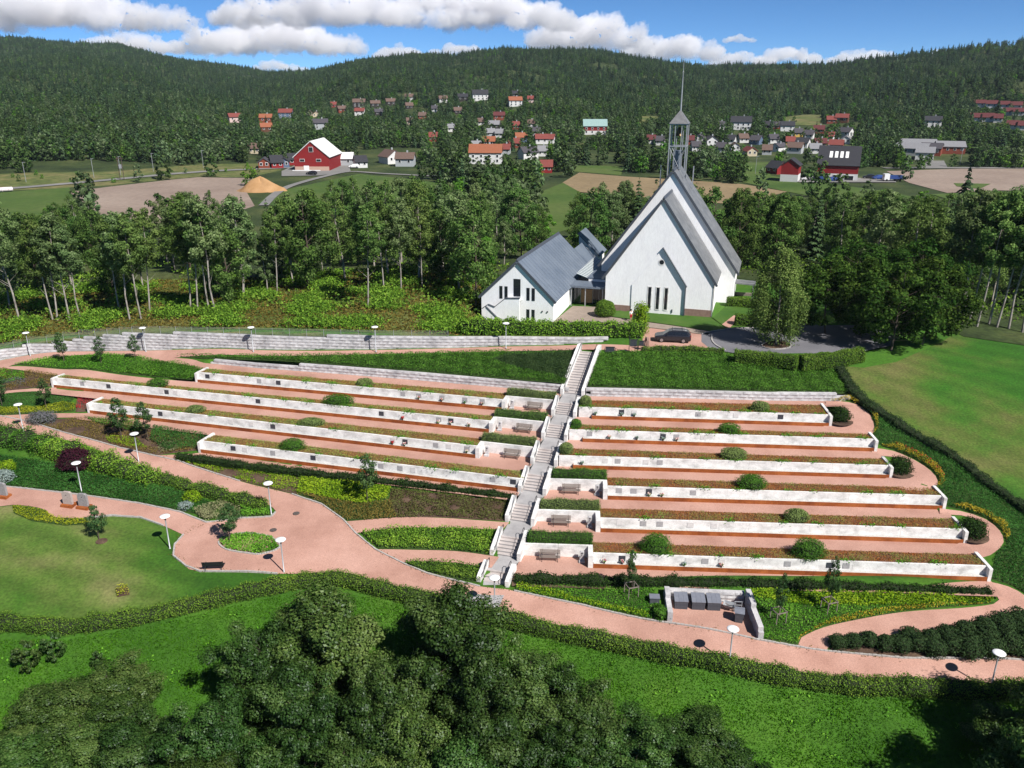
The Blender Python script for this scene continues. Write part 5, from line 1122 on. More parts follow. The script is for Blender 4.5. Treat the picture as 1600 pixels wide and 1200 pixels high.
# ------------------------------------------------------------------ benches
slat_s = MB().box(-0.95, 0.95, -0.045, 0.045, -0.018, 0.018).mesh('slat', wood_gr)
def bench(name, label, loc, rz, slat, frame_m, group=None):
    t = thing(name, label, 'bench', loc, rz, group)
    for i in range(4): ob('seat_slat', slat, t, loc=(0, -0.22 + i * 0.125, 0.45))
    for i in range(4):
        o = ob('back_slat', slat, t, loc=(0, 0.27 + i * 0.028, 0.56 + i * 0.115)); o.rotation_euler = (R(78), 0, 0)
    for s in (-1, 1):
        b = MB(); x = s * 0.72
        b.tube([(x, -0.25, 0.0), (x, -0.22, 0.43)], 0.03, 6); b.tube([(x, 0.32, 0.0), (x, 0.2, 0.43), (x, 0.42, 0.96)], 0.03, 6); b.tube([(x, -0.24, 0.42), (x, 0.21, 0.42)], 0.028, 6)
        b.build('leg', frame_m, t)
        b = MB(); b.tube([(x, -0.24, 0.43), (x, -0.24, 0.64), (x, 0.26, 0.66)], 0.026, 6); b.build('armrest', frame_m, t)
    return t
for (side, k, p_in, d, n, sgn, Lw, z0, z1, H, dep) in ALC:
    c = p_in + d * sgn * (Lw * 0.62 if sgn > 0 else Lw * 0.62) - n * (dep - 0.75)
    bench('park_bench', f"weathered slatted bench in the recess beside the {ordn[k]} {'left' if side == 'L' else 'right'} plaque wall", (c[0], c[1], z0), math.atan2(d[1], d[0]), slat_s, steel_dk, 'benches by the stairs')
    # pale stone post with a tap beside each bench
    c = p_in + d * sgn * (1.0) - n * (dep - 0.75)
    t = thing('water_post', f"pale stone water post beside the bench at the {ordn[k]} {'left' if side == 'L' else 'right'} plaque wall", 'water post', (c[0], c[1], z0), math.atan2(d[1], d[0]), 'water posts by the benches')
    MB().prism([(-0.2, 0), (0.2, 0), (0.2, 0.95), (0.1, 1.0), (-0.1, 1.0), (-0.2, 0.95)], 0.0, 0.28, axis='y').build('post', granite, t)
    MB().box(-0.26, 0.26, -0.3, -0.005, 0.0, 0.16).build('trough', granite, t)
    b = MB(); b.tube([(0, 0.0, 0.72), (0, -0.12, 0.72), (0, -0.14, 0.62)], 0.025, 6); b.build('tap', steel_dk, t)
    b = MB(); b.box(-0.08, 0.08, -0.012, -0.001, 0.8, 0.93); b.build('name_plate', plaque_d, t)
slat_b = MB().box(-0.95, 0.95, -0.045, 0.045, -0.018, 0.018).mesh('slat', steel_dk)
p_ = (-26.82,64.2,-8.17)
bench('park_bench', 'black slatted bench on the gravel circle facing the garden', (p_[0], p_[1], p_[2] + 0.06), R(184), slat_b, steel_dk)

# ------------------------------------------------------------------ lamps
lamp_pole = MB(); lamp_pole.lathe([(0.11, -0.1), (0.11, 0.03), (0.06, 0.05), (0.055, 3.2), (0.05, 3.3)], seg=8); lamp_pole = lamp_pole.mesh('pole', steel_lt, True)
lamp_head = MB(); lamp_head.lathe([(0.05, 3.24), (0.16, 3.30), (0.44, 3.38), (0.47, 3.42), (0.43, 3.46), (0.2, 3.51), (0.0, 3.52)], seg=20); lamp_head = lamp_head.mesh('lamp_disc', lampwhite, True)
lamp_neck = MB(); lamp_neck.lathe([(0.09, 3.08), (0.09, 3.22), (0.06, 3.245)], seg=8); lamp_neck = lamp_neck.mesh('lamp_collar', steel_dk, True)
LAMPS = [(-68.78,112.18,-3.55),(-51.41,110.53,-2.35),(-35.49,108.03,-1.55),(-18.34,106.15,-0.95),(-0.81,105.82,-0.35)] + [(-57.91,90.08,-5.76),(-41.26,82.84,-6.34),(-24.07,73.15,-7.45),(-44.63,76.64,-6.91),(-32.01,67.35,-7.9),(-20.49,63.96,-8.35),(-1.46,58.85,-8.93),(16.88,52.86,-9.55),(35.97,50.49,-9.92)]
LNAME = ['at the low left end of the stone wall', 'at the tallest part of the long stone wall', 'right of the tallest wall part', 'by the middle of the long stone wall', 'in front of the leafy hedge of the annex',
         'at the left edge beside the lavender bush', 'on the main path below the third plaque wall', 'at the bed tip by the junction', 'in the juniper bed behind the two memorial stones', 'on the lower lawn beside the gravel circle', 'at the hedge by the gravel circle', 'in front of the foot of the stairs', 'on the lower path near the bin enclosure', 'on the lower path near the right edge']
for p_, nm in zip(LAMPS, LNAME):
    t = thing('park_lamp', 'white disc lamp on a pale pole ' + nm, 'lamp', (p_[0], p_[1], p_[2]), 0, 'disc lamps along the paths')
    ob('pole', lamp_pole, t); ob('lamp_collar', lamp_neck, t); ob('lamp_disc', lamp_head, t)

# ------------------------------------------------------------------ memorial stones on rusted bases
def memorial(label, loc, rz, hm, sx=1.0):
    t = thing('memorial_stone', label, 'memorial stone', loc, rz, 'memorial stones on the lower path')
    MB().prism([(-0.52*sx, 0.3), (0.52*sx, 0.3), (0.5*sx, 1.55), (0.3*sx, 1.66), (-0.32*sx, 1.64), (-0.5*sx, 1.5)], -0.13, 0.13, axis='y').build('stone', hm, t)
    MB().box(-0.65*sx, 0.65*sx, -0.42, 0.42, -0.05, 0.3).build('rusted_base', corten, t)
    MB().box(-0.05, 0.05, -0.136, -0.131, 1.25, 1.35).build('symbol', plaque_d, t)
st_a = mat('rose_granite', [(0.33,0.27,0.25),(0.42,0.36,0.34)], 6, 4, 0.7)
st_b = mat('grey_granite', [(0.20,0.195,0.20),(0.29,0.28,0.285)], 6, 4, 0.6)
memorial('rose grey upright memorial stone on a rusted base, the paler of the pair', (-44.76,74.18,-7.14), R(-12), st_a)
memorial('darker grey upright memorial stone on a rusted base, by the lamp pole', (-43.06,73.87,-7.2), R(-12), st_b)
memorial('grey memorial stone cut off by the left edge of the picture', (-52.3,75.76,-6.97), R(-12), st_b, 1.1)

# ------------------------------------------------------------------ bin enclosure
EN = [(13.07,57.59,-9.1)] + [(p[0], p[1], -9.1) for p in [(13.32,60.94,-8.0),(20.21,60.46,-8.0)]] + [(19.99,55.41,-9.1)]
sheet('gravel_path', [(12.65,57.08,-8.98),(13.37,61.16,-9.06),(20.84,60.78,-9.06),(20.1,55.06,-9.08),(16.58,55.82,-9.04)], gravel, 1.4, 'own', 0.06)
def en_wall(label, A, B, h0, h1, n):
    a, b = np.array(A[:2]), np.array(B[:2]); d = b - a; L = np.linalg.norm(d); d /= L; rz = math.atan2(d[1], d[0])
    t = thing('enclosure_wall', label, 'wall', (a[0], a[1], A[2]), rz)
    for r in range(4):
        z = r * 0.36; x = -0.0; i = 0
        while x < L - 0.2:
            l = min(random.uniform(0.8, 1.3), L - x); hh = h0 + (h1 - h0) * (x + l/2) / L
            if z < hh - 0.1:
                o = ob('block', block_mesh(random.randint(0, 9999), l - 0.012, 0.35, 0.46), t, loc=(x + l/2, 0, z))
                o.rotation_euler = (0, 0, math.pi if n < 0 else 0)
            x += l; i += 1
    return t
en_wall('stone block side wall of the bin enclosure nearer the stairs', EN[0], EN[1], 0.75, 1.4, -1)
en_wall('stone block back wall of the bin enclosure', (EN[1][0]+0.25, EN[1][1]+0.05, EN[1][2]), (EN[2][0]-0.25, EN[2][1]+0.05, EN[2][2]), 1.1, 1.1, 1)
en_wall('stone block side wall of the bin enclosure nearer the saplings', EN[2], EN[3], 1.4, 0.8, 1)
bin_m = mat('grey_slatted_bin', [(0.055,0.06,0.075),(0.085,0.09,0.105)], 3, 3, 0.6, coord='obj')
lid_m = mat('grey_bin_lid', [(0.14,0.15,0.185),(0.18,0.19,0.225)], 3, 3, 0.5, spec=0.4, coord='obj')
a_, b_ = np.array(EN[1][:2]), np.array(EN[2][:2]); dE = (b_ - a_) / np.linalg.norm(b_ - a_); nE = np.array([dE[1], -dE[0]]); rzE = math.atan2(dE[1], dE[0])
slab = MB().box(-0.052, 0.052, -0.02, 0.0, 0.05, 0.78).mesh('slat', bin_m)
for i, x in enumerate((1.15, 2.6, 3.9)):
    c = a_ + dE * x + nE * 0.95
    t = thing('garden_bin', ['grey slatted compost bin next to the enclosure wall nearer the stairs', 'grey slatted compost bin in the middle of the three', 'grey slatted compost bin nearest the wheelbarrow'][i], 'bin', (c[0], c[1], -9.04), rzE, 'compost bins in the enclosure')
    MB().prism([(-0.5, 0.02), (0.5, 0.02), (0.5, 1.0), (-0.5, 0.8)], -0.54, 0.54, axis='x').build('body', bin_m, t)
    for j in range(9): ob('slat', slab, t, loc=(-0.48 + j * 0.12, -0.502, 0))
    for j in range(3):
        x0 = -0.58 + j * 0.39
        MB().prism([(-0.57, 0.80), (0.55, 1.024), (0.55, 1.075), (-0.57, 0.85)], x0 + 0.006, x0 + 0.384, axis='x').build('lid_panel', lid_m, t)
# wheelie bin, a small cart and a tool box
cW = a_ + dE * 5.75 + nE * 2.7
t = thing('wheelie_bin', 'dark blue grey wheelie bin in the shade of the enclosure wall', 'bin', (cW[0], cW[1], -9.04), rzE - 0.2)
MB().add([(-0.3,-0.35,0.06),(0.3,-0.35,0.06),(0.3,0.3,0.06),(-0.3,0.3,0.06),(-0.38,-0.45,1.0),(0.38,-0.45,1.0),(0.38,0.42,1.0),(-0.38,0.42,1.0)], [(3,2,1,0),(4,5,6,7),(0,1,5,4),(1,2,6,5),(2,3,7,6),(3,0,4,7)]).build('body', bin_m, t)
MB().prism([(-0.48, 1.005), (0.46, 1.005), (0.46, 1.06), (0.0, 1.13), (-0.44, 1.08)], -0.41, 0.41, axis='x').build('lid', lid_m, t)
for s in (-1, 1):
    b = MB(); b.tube([(s*0.31, 0.36, 0.1), (s*0.37, 0.36, 0.1)], 0.1, 10); b.build('wheel', steel_dk, t)
b = MB(); b.tube([(-0.3, 0.5, 1.0), (0.3, 0.5, 1.0)], 0.02, 6); b.build('handle', steel_dk, t)
cB = a_ + dE * 5.2 + nE * 1.25
t = thing('wheelbarrow', 'wheelbarrow with grey pan tipped beside the compost bins', 'wheelbarrow', (cB[0], cB[1], -9.04), rzE + 1.2)
MB().add([(-0.2,-0.3,0.3),(0.2,-0.3,0.3),(0.2,0.3,0.3),(-0.2,0.3,0.3),(-0.38,-0.5,0.62),(0.38,-0.5,0.62),(0.38,0.5,0.66),(-0.38,0.5,0.66)], [(3,2,1,0),(0,1,5,4),(1,2,6,5),(2,3,7,6),(3,0,4,7)]).build('pan', steel_lt, t)
b = MB(); b.tube([(-0.05, -0.62, 0.2), (0.05, -0.62, 0.2)], 0.2, 12); b.build('wheel', steel_dk, t)
for s in (-1, 1):
    b = MB(); b.tube([(s*0.06, -0.62, 0.2), (s*0.2, -0.2, 0.29), (s*0.28, 0.95, 0.6)], 0.022, 6); b.build('handle', wood_gr, t)
    b = MB(); b.tube([(s*0.2, 0.2, 0.3), (s*0.24, 0.3, 0.0)], 0.02, 6); b.build('leg', steel_dk, t)
cR = a_ + dE * 5.85 + nE * 1.55
t = thing('tool_rack', 'small pale steel rack standing against the enclosure wall', 'rack', (cR[0], cR[1], -9.04), rzE)
for s in (-1, 1):
    b = MB(); b.tube([(s*0.3, 0, 0), (s*0.3, 0, 1.1)], 0.035, 6); b.build('upright', steel_lt, t)
for z in (0.35, 0.75, 1.08):
    b = MB(); b.tube([(-0.3, 0, z), (0.3, 0, z)], 0.03, 6); b.build('rail', steel_lt, t)
cU = np.array(EN[0][:2]) * 0.35 + a_ * 0.65 - dE * 1.1
t = thing('electric_cabinet', 'small dark grey cabinet outside the enclosure wall in the shade', 'cabinet', (cU[0], cU[1], -8.95), rzE)
MB().box(-0.4, 0.4, -0.3, 0.3, -0.2, 0.9).build('body', bin_m, t); MB().box(-0.44, 0.44, -0.35, 0.33, 0.902, 0.98).build('lid', lid_m, t); MB().box(0.2, 0.24, -0.33, -0.302, 0.4, 0.6).build('handle', steel_lt, t)
o = ob('small_bush', ball_mesh('small_bush', 0.5, 0.7, 0.5, LF['bank'], 0.2, 110, 0.1, 0.1, 99), loc=(12.34,58.16,-8.76)); setp(o, 'green bush against the outer side of the enclosure wall', 'shrub')

# ------------------------------------------------------------------ church
RZ = R(-17.2)
def slab_pts(x0, z0, x1, z1, t):
    """cross-section of a roof slab lying on the line (x0,z0)-(x1,z1)"""
    d = Vector((x1 - x0, z1 - z0)).normalized(); n = Vector((-d.y, d.x))
    if n.y < 0: n = -n
    return [(x0, z0), (x1, z1), (x1 + n.x * t, z1 + n.y * t), (x0 + n.x * t, z0 + n.y * t)]

def gable_block(root, hw, y0, y1, base, eave, apex, wm, rm, ov=0.3, of=0.25, t=0.2, xo=0.0, seam=0.0, back=True):
    MB().prism([(xo-hw, base), (xo+hw, base), (xo+hw, eave), (xo, apex), (xo-hw, eave)], y0, y1, axis='y').build('wall', wm, root)
    sl = (apex - eave) / hw
    for s in (-1, 1):
        b = MB(); pts = slab_pts(xo, apex + 0.02, xo + s*(hw+ov), eave - ov*sl + 0.02, t)
        b.prism(pts, y0 - of, y1 + (of if back else 0.0), axis='y')
        if seam:
            ln = math.hypot(hw+ov, (hw+ov)*sl); dx, dz = s*(hw+ov)/ln, -(hw+ov)*sl/ln; nx, nz = s*abs(dz), abs(dx)
            y = y0 - of + 0.3
            while y < y1:
                q = [(xo + nx*t + dx*0.1, apex + 0.02 + nz*t + dz*0.1), (xo + nx*t + dx*(ln-0.05), apex + 0.02 + nz*t + dz*(ln-0.05))]
                q2 = [(q[1][0] + nx*0.035, q[1][1] + nz*0.035), (q[0][0] + nx*0.035, q[0][1] + nz*0.035)]
                b.prism(q + q2, y, y + 0.04, axis='y'); y += seam
        o = b.build('roof_slope', rm, root)
        e = MB(); pts = slab_pts(xo, apex - 0.1, xo + s*(hw+ov+0.02), eave - (ov+0.02)*sl - 0.1, 0.16 + t)
        e.prism(pts, y0 - of - 0.05, y0 - of - 0.003, axis='y'); e.build('verge_board', flash_m, o)
    b = MB(); b.prism([(xo-0.22, apex+t*0.9), (xo+0.22, apex+t*0.9), (xo, apex+t+0.42*0.9)], y0-of-0.02, y1+0.02, axis='y'); b.build('ridge_cap', flash_m, root)

def win(root, x, z0, w, h, y=0.0, bars=(0, 0), fm=None, fw=0.07):
    fm = fm or MATS['pale_concrete']
    b = MB()
    b.box(x-w/2-fw, x-w/2, y-0.03, y+0.02, z0-fw, z0+h+fw); b.box(x+w/2, x+w/2+fw, y-0.03, y+0.02, z0-fw, z0+h+fw); b.box(x-w/2, x+w/2, y-0.03, y+0.02, z0+h, z0+h+fw); b.box(x-w/2, x+w/2, y-0.05, y+0.02, z0-fw, z0)
    for i in range(bars[0]): c = x - w/2 + w*(i+1)/(bars[0]+1); b.box(c-0.025, c+0.025, y-0.026, y+0.0, z0, z0+h)
    for i in range(bars[1]): c = z0 + h*(i+1)/(bars[1]+1); b.box(x-w/2, x+w/2, y-0.024, y+0.0, c-0.025, c+0.025)
    f = b.build('window', fm, root)
    MB().box(x-w/2, x+w/2, y-0.014, y+0.03, z0, z0+h).build('pane', glass_dk, f)
    return f

church = thing('church', 'tall white brick church with steep grey gables and an open spire', 'church', (22.15, 122.4, 0), RZ)
gable_block(church, 8.1, 0, 9.6, -0.5, 5.3, 17.0, whitewash, slate, ov=0.35, of=0.18, back=False)
gable_block(church, 10.7, 9.7, 19.5, -0.5, 5.2, 20.1, whitewash, slate, ov=0.4, of=0.22)
# projecting bay on the front with one flashed slope
bay = MB().prism([(-4.0, -0.4), (4.05, -0.4), (4.05, 4.55), (0.35, 10.0), (-4.0, 4.2)], -0.14, -0.002, axis='y').build('front_bay', whitewash, church)
MB().prism(slab_pts(0.3, 10.1, 4.2, 4.38, 0.1), -0.5, -0.003, axis='y').build('flashing', flash_m, bay)
MB().box(4.06, 4.14, -0.46, -0.003, -0.2, 4.5).build('downpipe', flash_m, bay)
for x in (-1.25, 0.0, 1.25): win(church, x, 0.65, 0.46, 3.35, y=-0.15, fm=concrete, fw=0.13)
b = MB(); b.tube([(0.3, -0.18, 7.9), (0.3, -0.1, 7.9)], 0.5, 20); rw = b.build('round_window', concrete, church)
b = MB(); b.tube([(0.3, -0.195, 7.9), (0.3, -0.11, 7.9)], 0.34, 20); b.build('pane', glass_dk, rw)
for x0, x1 in ((-8.12, -4.05), (4.16, 8.12)): MB().box(x0, x1, -0.05, -0.003, -0.5, 1.05 if x0 > 0 else 0.85).build('plinth', plinth_m, church)
b = MB(); b.tube([(8.2, -0.08, 0), (8.2, -0.08, 5.1)], 0.06, 6); b.build('downpipe', flash_m, church)
MB().box(2.2, 2.35, -0.25, -0.143, 0.3, 0.8).build('vent', flash_m, church)
# open steel spire on the ridge
sp_ = thing('bell_spire', 'slender open steel bell spire with needle on the church ridge', 'spire', (0, 0, 0), RZ)
tx, ty = 0.0, 14.6; sp_.location = (22.15 + math.cos(RZ)*tx - math.sin(RZ)*ty, 122.4 + math.sin(RZ)*tx + math.cos(RZ)*ty, 20.0)
hw = 1.3
for sx in (-1, 1):
    for sy in (-1, 1):
        b = MB(); b.box(sx*hw-0.085, sx*hw+0.085, sy*hw-0.085, sy*hw+0.085, -2.6, 7.1); b.build('post', steel_lt, sp_)
for sx in (-1, 1):
    b = MB(); b.box(sx*(hw+1.3)-0.08, sx*(hw+1.3)+0.08, 0.4, 0.56, -4.6, 0.6); b.build('side_post', steel_lt, sp_)
for sx in (-1, 1):
    for sy in (-1, 1):
        b = MB(); b.box(sx*0.5-0.06, sx*0.5+0.06, sy*hw*0.98-0.06, sy*hw*0.98+0.06, 0.2, 7.0); b.build('inner_post', steel_lt, sp_)
for z in (3.6, 6.95):
    b = MB(); b.box(-hw, hw, -hw-0.07, -hw+0.07, z, z+0.16); b.box(-hw, hw, hw-0.07, hw+0.07, z, z+0.16); b.box(-hw-0.07, -hw+0.07, -hw, hw, z+0.01, z+0.15); b.box(hw-0.07, hw+0.07, -hw, hw, z+0.01, z+0.15); b.build('ring_beam', steel_lt, sp_)
b = MB(); b.box(-0.5, 0.5, -0.5, 0.5, 0.1, 3.0); b.build('bell_housing', zinc, sp_)
b = MB(); b.lathe([(0.62, 5.2), (0.5, 5.5), (0.36, 6.2), (0.15, 6.5), (0.0, 6.55)], seg=14); b.build('bell', mat('bronze', [(0.10,0.07,0.035)], rough=0.4, metal=0.7), sp_)
for sx in (-1, 1):
    b = MB(); b.tube([(sx*hw, -hw, 3.6), (-sx*hw*0.2, -hw, 0.6)], 0.035, 5); b.tube([(sx*hw, hw, 3.6), (-sx*hw*0.2, hw, 0.6)], 0.035, 5); b.build('brace', steel_lt, sp_)
capm = mat('pale_zinc_cap', [(0.13,0.13,0.135),(0.18,0.18,0.185)], 2, 3, 0.5, coord='obj')
b = MB(); q = 1.5; b.add([(-q,-q,7.1),(q,-q,7.1),(q,q,7.1),(-q,q,7.1),(-0.12,-0.12,9.0),(0.12,-0.12,9.0),(0.12,0.12,9.0),(-0.12,0.12,9.0)], [(3,2,1,0),(4,5,6,7),(0,1,5,4),(1,2,6,5),(2,3,7,6),(3,0,4,7)]); b.build('cap', capm, sp_)
b = MB(); b.tube([(0,0,9.0), (0,0,12.6), (0,0,14.9), (0,0,16.6)], [0.13, 0.09, 0.045, 0.02], 8); b.build('needle', steel_lt, sp_)
b = MB(); b.lathe([(0.0, 14.5), (0.15, 14.65), (0.0, 14.8)], seg=10); b.build('finial_ball', steel_lt, sp_)

# ------------------------------------------------------------------ annex and glazed link
annex = thing('parish_hall', 'low white gabled annex with blue grey metal roof beside the church', 'building', (0.75, 119.5, 0), RZ)
gable_block(annex, 5.6, 0, 24.8, -1.6, 3.0, 8.4, whitewash, zinc, ov=0.25, of=0.2, seam=1.24)
MB().prism([(2.8, -1), (5.59, -1), (5.59, 3.0), (2.8, 5.7)], 25.05, 31.0, axis='y').build('rear_wall', whitewash, annex)
MB().prism(slab_pts(2.6, 5.93, 5.85, 2.78, 0.22), 25.05, 31.2, axis='y').build('roof_slope', zinc, annex)
MB().prism([(1.8, -1), (5.4, -1), (5.4, 3.6), (1.8, 7.0)], 33.0, 39.0, axis='y').build('rear_wall', whitewash, annex)
MB().prism(slab_pts(1.5, 7.32, 5.7, 3.35, 0.22), 32.8, 39.2, axis='y').build('roof_slope', zinc, annex)
for x in (-2.5, -1.7, 1.7, 2.5): win(annex, x, 2.9, 0.4, 1.8, fm=steel_dk, fw=0.04)
for x in (1.7, 2.5): win(annex, x, -0.3, 0.4, 1.75, fm=steel_dk, fw=0.04)
win(annex, 0.0, 3.4, 0.95, 2.5, fm=steel_dk, fw=0.06, bars=(0, 1))
for x in (3.9, 4.7):
    b = MB(); b.tube([(x, -0.12, 1.35), (x, -0.01, 1.35)], 0.11, 10); b.build('wall_lamp', steel_dk, annex)
pr = MB().prism([(-5.0, -1.5), (0.75, -1.5), (0.75, 3.3), (-1.45, 3.15), (-3.1, 1.72), (-4.1, 2.05), (-5.0, 1.4)], -1.35, -1.15, axis='y').build('stair_parapet', whitewash, annex)
MB().prism(slab_pts(-3.15, 1.72, -1.4, 3.2, 0.1), -1.42, -1.08, axis='y').build('cap', flash_m, pr)
MB().prism(slab_pts(-1.4, 3.2, 0.8, 3.36, 0.1), -1.42, -0.9, axis='y').build('cap', flash_m, pr)
MB().prism(slab_pts(-5.05, 1.38, -4.1, 2.08, 0.1), -1.42, -1.08, axis='y').build('cap', flash_m, pr)
MB().prism(slab_pts(-4.1, 2.08, -3.1, 1.74, 0.1), -1.42, -1.08, axis='y').build('cap', flash_m, pr)
MB().box(-1.45, 0.75, -1.14, -0.003, 2.9, 3.1).build('stair_landing', concrete, annex)
pr2 = MB().prism([(-4.2, -1.5), (-1.6, -1.5), (-1.6, -0.3), (-4.2, 2.0)], -2.3, -2.1, axis='y').build('stair_parapet', whitewash, annex)
MB().prism(slab_pts(-4.25, 2.03, -1.5, -0.4, 0.1), -2.37, -2.03, axis='y').build('cap', flash_m, pr2)

link = thing('glazed_link', 'glazed entrance with flat grey canopy between annex and church', 'building', (0.75, 119.5, 0), RZ)
MB().box(5.75, 11.2, 9.6, 13.4, 2.95, 3.25).build('canopy', zinc, link)
MB().box(7.9, 11.3, 13.45, 26, -0.5, 3.6).build('wall', whitewash, link)
MB().box(7.7, 11.4, 13.42, 26.2, 3.62, 3.85).build('roof', zinc, link)
MB().box(5.7, 7.88, 13.0, 13.3, -0.5, 2.94).build('door_wall', flash_m, link)
for i in range(5):
    x0 = 6.0 + i * 1.0
    f = MB().box(x0, x0+0.94, 11.9, 11.96, 0.05, 2.8).build('glass_door' if i in (1, 2) else 'glass_panel', glass_dk, link)
    b = MB(); b.box(x0-0.05, x0, 11.86, 12.0, 0.0, 2.94); b.build('mullion', steel_lt, f)
MB().box(7.1, 8.9, 11.82, 11.89, 0.1, 2.3).build('timber_door', mat('oak_door', [(0.24,0.14,0.07),(0.32,0.2,0.11)], 5, 4, 0.6, coord='obj'), link)
for x in (5.95, 8.2, 10.95):
    b = MB(); b.box(x-0.07, x+0.07, 9.8, 9.94, -0.1, 2.94); b.build('column', steel_lt, link)
MB().prism([(5.9, 4.25), (7.75, 3.6), (7.75, 3.68), (5.9, 4.33)], 13.6, 27.5, axis='y').build('glazed_roof', mat('roof_glass', [(0.10,0.16,0.17)], rough=0.1, spec=0.6), link)
for i in range(16):
    y = 13.65 + i * 0.9
    MB().prism([(5.88, 4.34), (7.77, 3.69), (7.77, 3.79), (5.88, 4.44)], y, y + 0.09, axis='y').build('glazing_bar', lampwhite, link)

# shelter beyond the church
p_ = (38.02,132.97,0.0)
sh = thing('open_shelter', 'small open shelter with flat grey roof beyond the church', 'shelter', p_, RZ)
MB().prism([(-1.9, 2.35), (1.9, 2.2), (1.9, 2.4), (-1.9, 2.55)], -1.4, 1.4, axis='y').build('roof', slate, sh)
for sx in (-1, 1):
    for sy in (-1, 1): MB().box(sx*1.55-0.07, sx*1.55+0.07, sy*1.1-0.07, sy*1.1+0.07, 0, 2.22).build('post', steel_lt, sh)
MB().box(-1.4, 1.4, 0.5, 0.95, 0.0, 0.45).build('seat', wood_gr, sh)

# ------------------------------------------------------------------ forecourt
lawn_b = mat('green_lawn', [(0.03,0.085,0.008),(0.045,0.105,0.012),(0.065,0.12,0.02)], 0.2, 7, 0.95, 0.02, 12, fine=(5, 0.15))
FC = 'own'
sheet('paving', [(6.02,117.15,0.07),(7.8,121.82,0.07),(9.58,126.44,0.07),(14.64,125.65,0.07),(13.18,121.08,0.07),(15.34,119.63,0.07),(19.75,117.15,0.07),(24.01,114.77,0.07),(28.21,112.16,0.07),(27.23,110.57,0.07),(23.57,112.48,0.07),(19.34,114.44,0.07),(14.97,116.46,0.07),(11.76,117.15,0.07),(7.18,111.2,0.07),(5.17,110.26,0.07)], paving, 1.5, FC, 0.0)
sheet('lawn', [(14.48,124.17,0.05),(29.85,119.34,0.05),(30.46,115.51,0.05),(30.72,113.52,0.05),(28.3,112.55,0.05),(24.09,115.18,0.05),(19.82,117.57,0.05),(15.39,120.06,0.05),(13.32,121.53,0.05)], lawn_b, 1.5, FC, 0.0)
sheet('lawn', [(30.03,119.7,0.05),(35.11,128.95,0.05),(41.25,133.21,0.05),(44.41,129.78,0.05),(41.28,118.27,0.05),(35.38,114.51,0.05),(32.25,114.51,0.05),(30.8,113.85,0.05)], lawn_b, 1.5, FC, 0.0)
sheet('gravel_path', [(18.8,114.49,0.06),(23.52,112.21,0.06),(27.44,110.31,0.06),(26.54,105.53,0.06),(25.13,103.01,0.06),(16.97,102.19,0.06)], gravel, 1.5, FC, 0.0)
ROAD = [(26.49,110.87,0.07),(28.21,112.14,0.07),(31.06,113.43,0.07),(35.27,114.09,0.07),(40.23,116.45,0.07),(45.48,115.43,0.07),(50.12,115.43,0.07),(53.25,110.87,0.07),(50.65,105.47,0.07),(45.79,102.94,0.07),(40.44,101.32,0.07),(36.63,100.53,0.07),(32.19,101.32,0.07),(28.66,102.4,0.07),(26.2,104.05,0.07),(25.7,107.22,0.07)]
sheet('road', ROAD, asphalt, 1.5, FC, 0.0)
setts('road_kerb', [(26.49,110.89,0.07),(28.21,112.16,0.07),(31.07,113.45,0.07),(35.27,114.11,0.07)], 'own')
setts('road_kerb', curve([(27.86,110.57,0.07),(27.25,107.53,0.07),(27.4,105.2,0.07),(28.02,103.51,0.07)], 0.5), 'own', w=0.2)
ISL2 = [(33.36,105.45,0.08),(34.73,107.2,0.08),(36.12,107.79,0.08),(37.15,106.91,0.08),(37.21,105.17,0.08),(36.0,104.04,0.08),(34.57,103.76,0.08),(33.55,104.32,0.08)]
sheet('planting_soil', ISL2, soil, 0.8, FC, 0.02)
setts('road_kerb', curve(ISL2, 0.5, closed=True), 'own', dz=0.02)
sheet('footpath', [(30.53,115.78,0.07),(33.45,120.72,0.07),(34.9,121.08,0.07),(33.01,117.5,0.07),(31.15,113.78,0.07)], gravel, 1.5, FC, 0.01)
hedge('clipped_hedge', 'clipped box hedge in front of the open shelter', [(34.05,127.11,0.0),(35.98,126.71,0.0),(38.07,125.53,0.0)], 1.6, 1.3, LF['hedge'], leaf=0.22, dens=80)
hedge('clipped_hedge', 'clipped box hedge at the bend of the asphalt by the birch', [(32.55,116.03,0.0),(34.05,115.69,0.0),(35.81,115.35,0.0)], 1.6, 1.5, LF['hedge'], leaf=0.22, dens=80)
o = ob('round_bush', ball_mesh('round_bush', 1.5, 1.4, 1.35, LF['hedge'], 0.2, 110, 0.04, 0.04, 3), loc=(13.99,120.42,0.05)); setp(o, 'big round clipped bush beside the church entrance paving', 'shrub')
o = ob('column_shrub', ball_mesh('column_shrub', 0.95, 0.95, 2.2, LF['lime'], 0.26, 70, 0.12, 0.1, 4, spiky=0.3), loc=(17.98,111.42,0.1)); setp(o, 'tall yellow green shrub at the end of the leafy hedge by the couple', 'shrub')

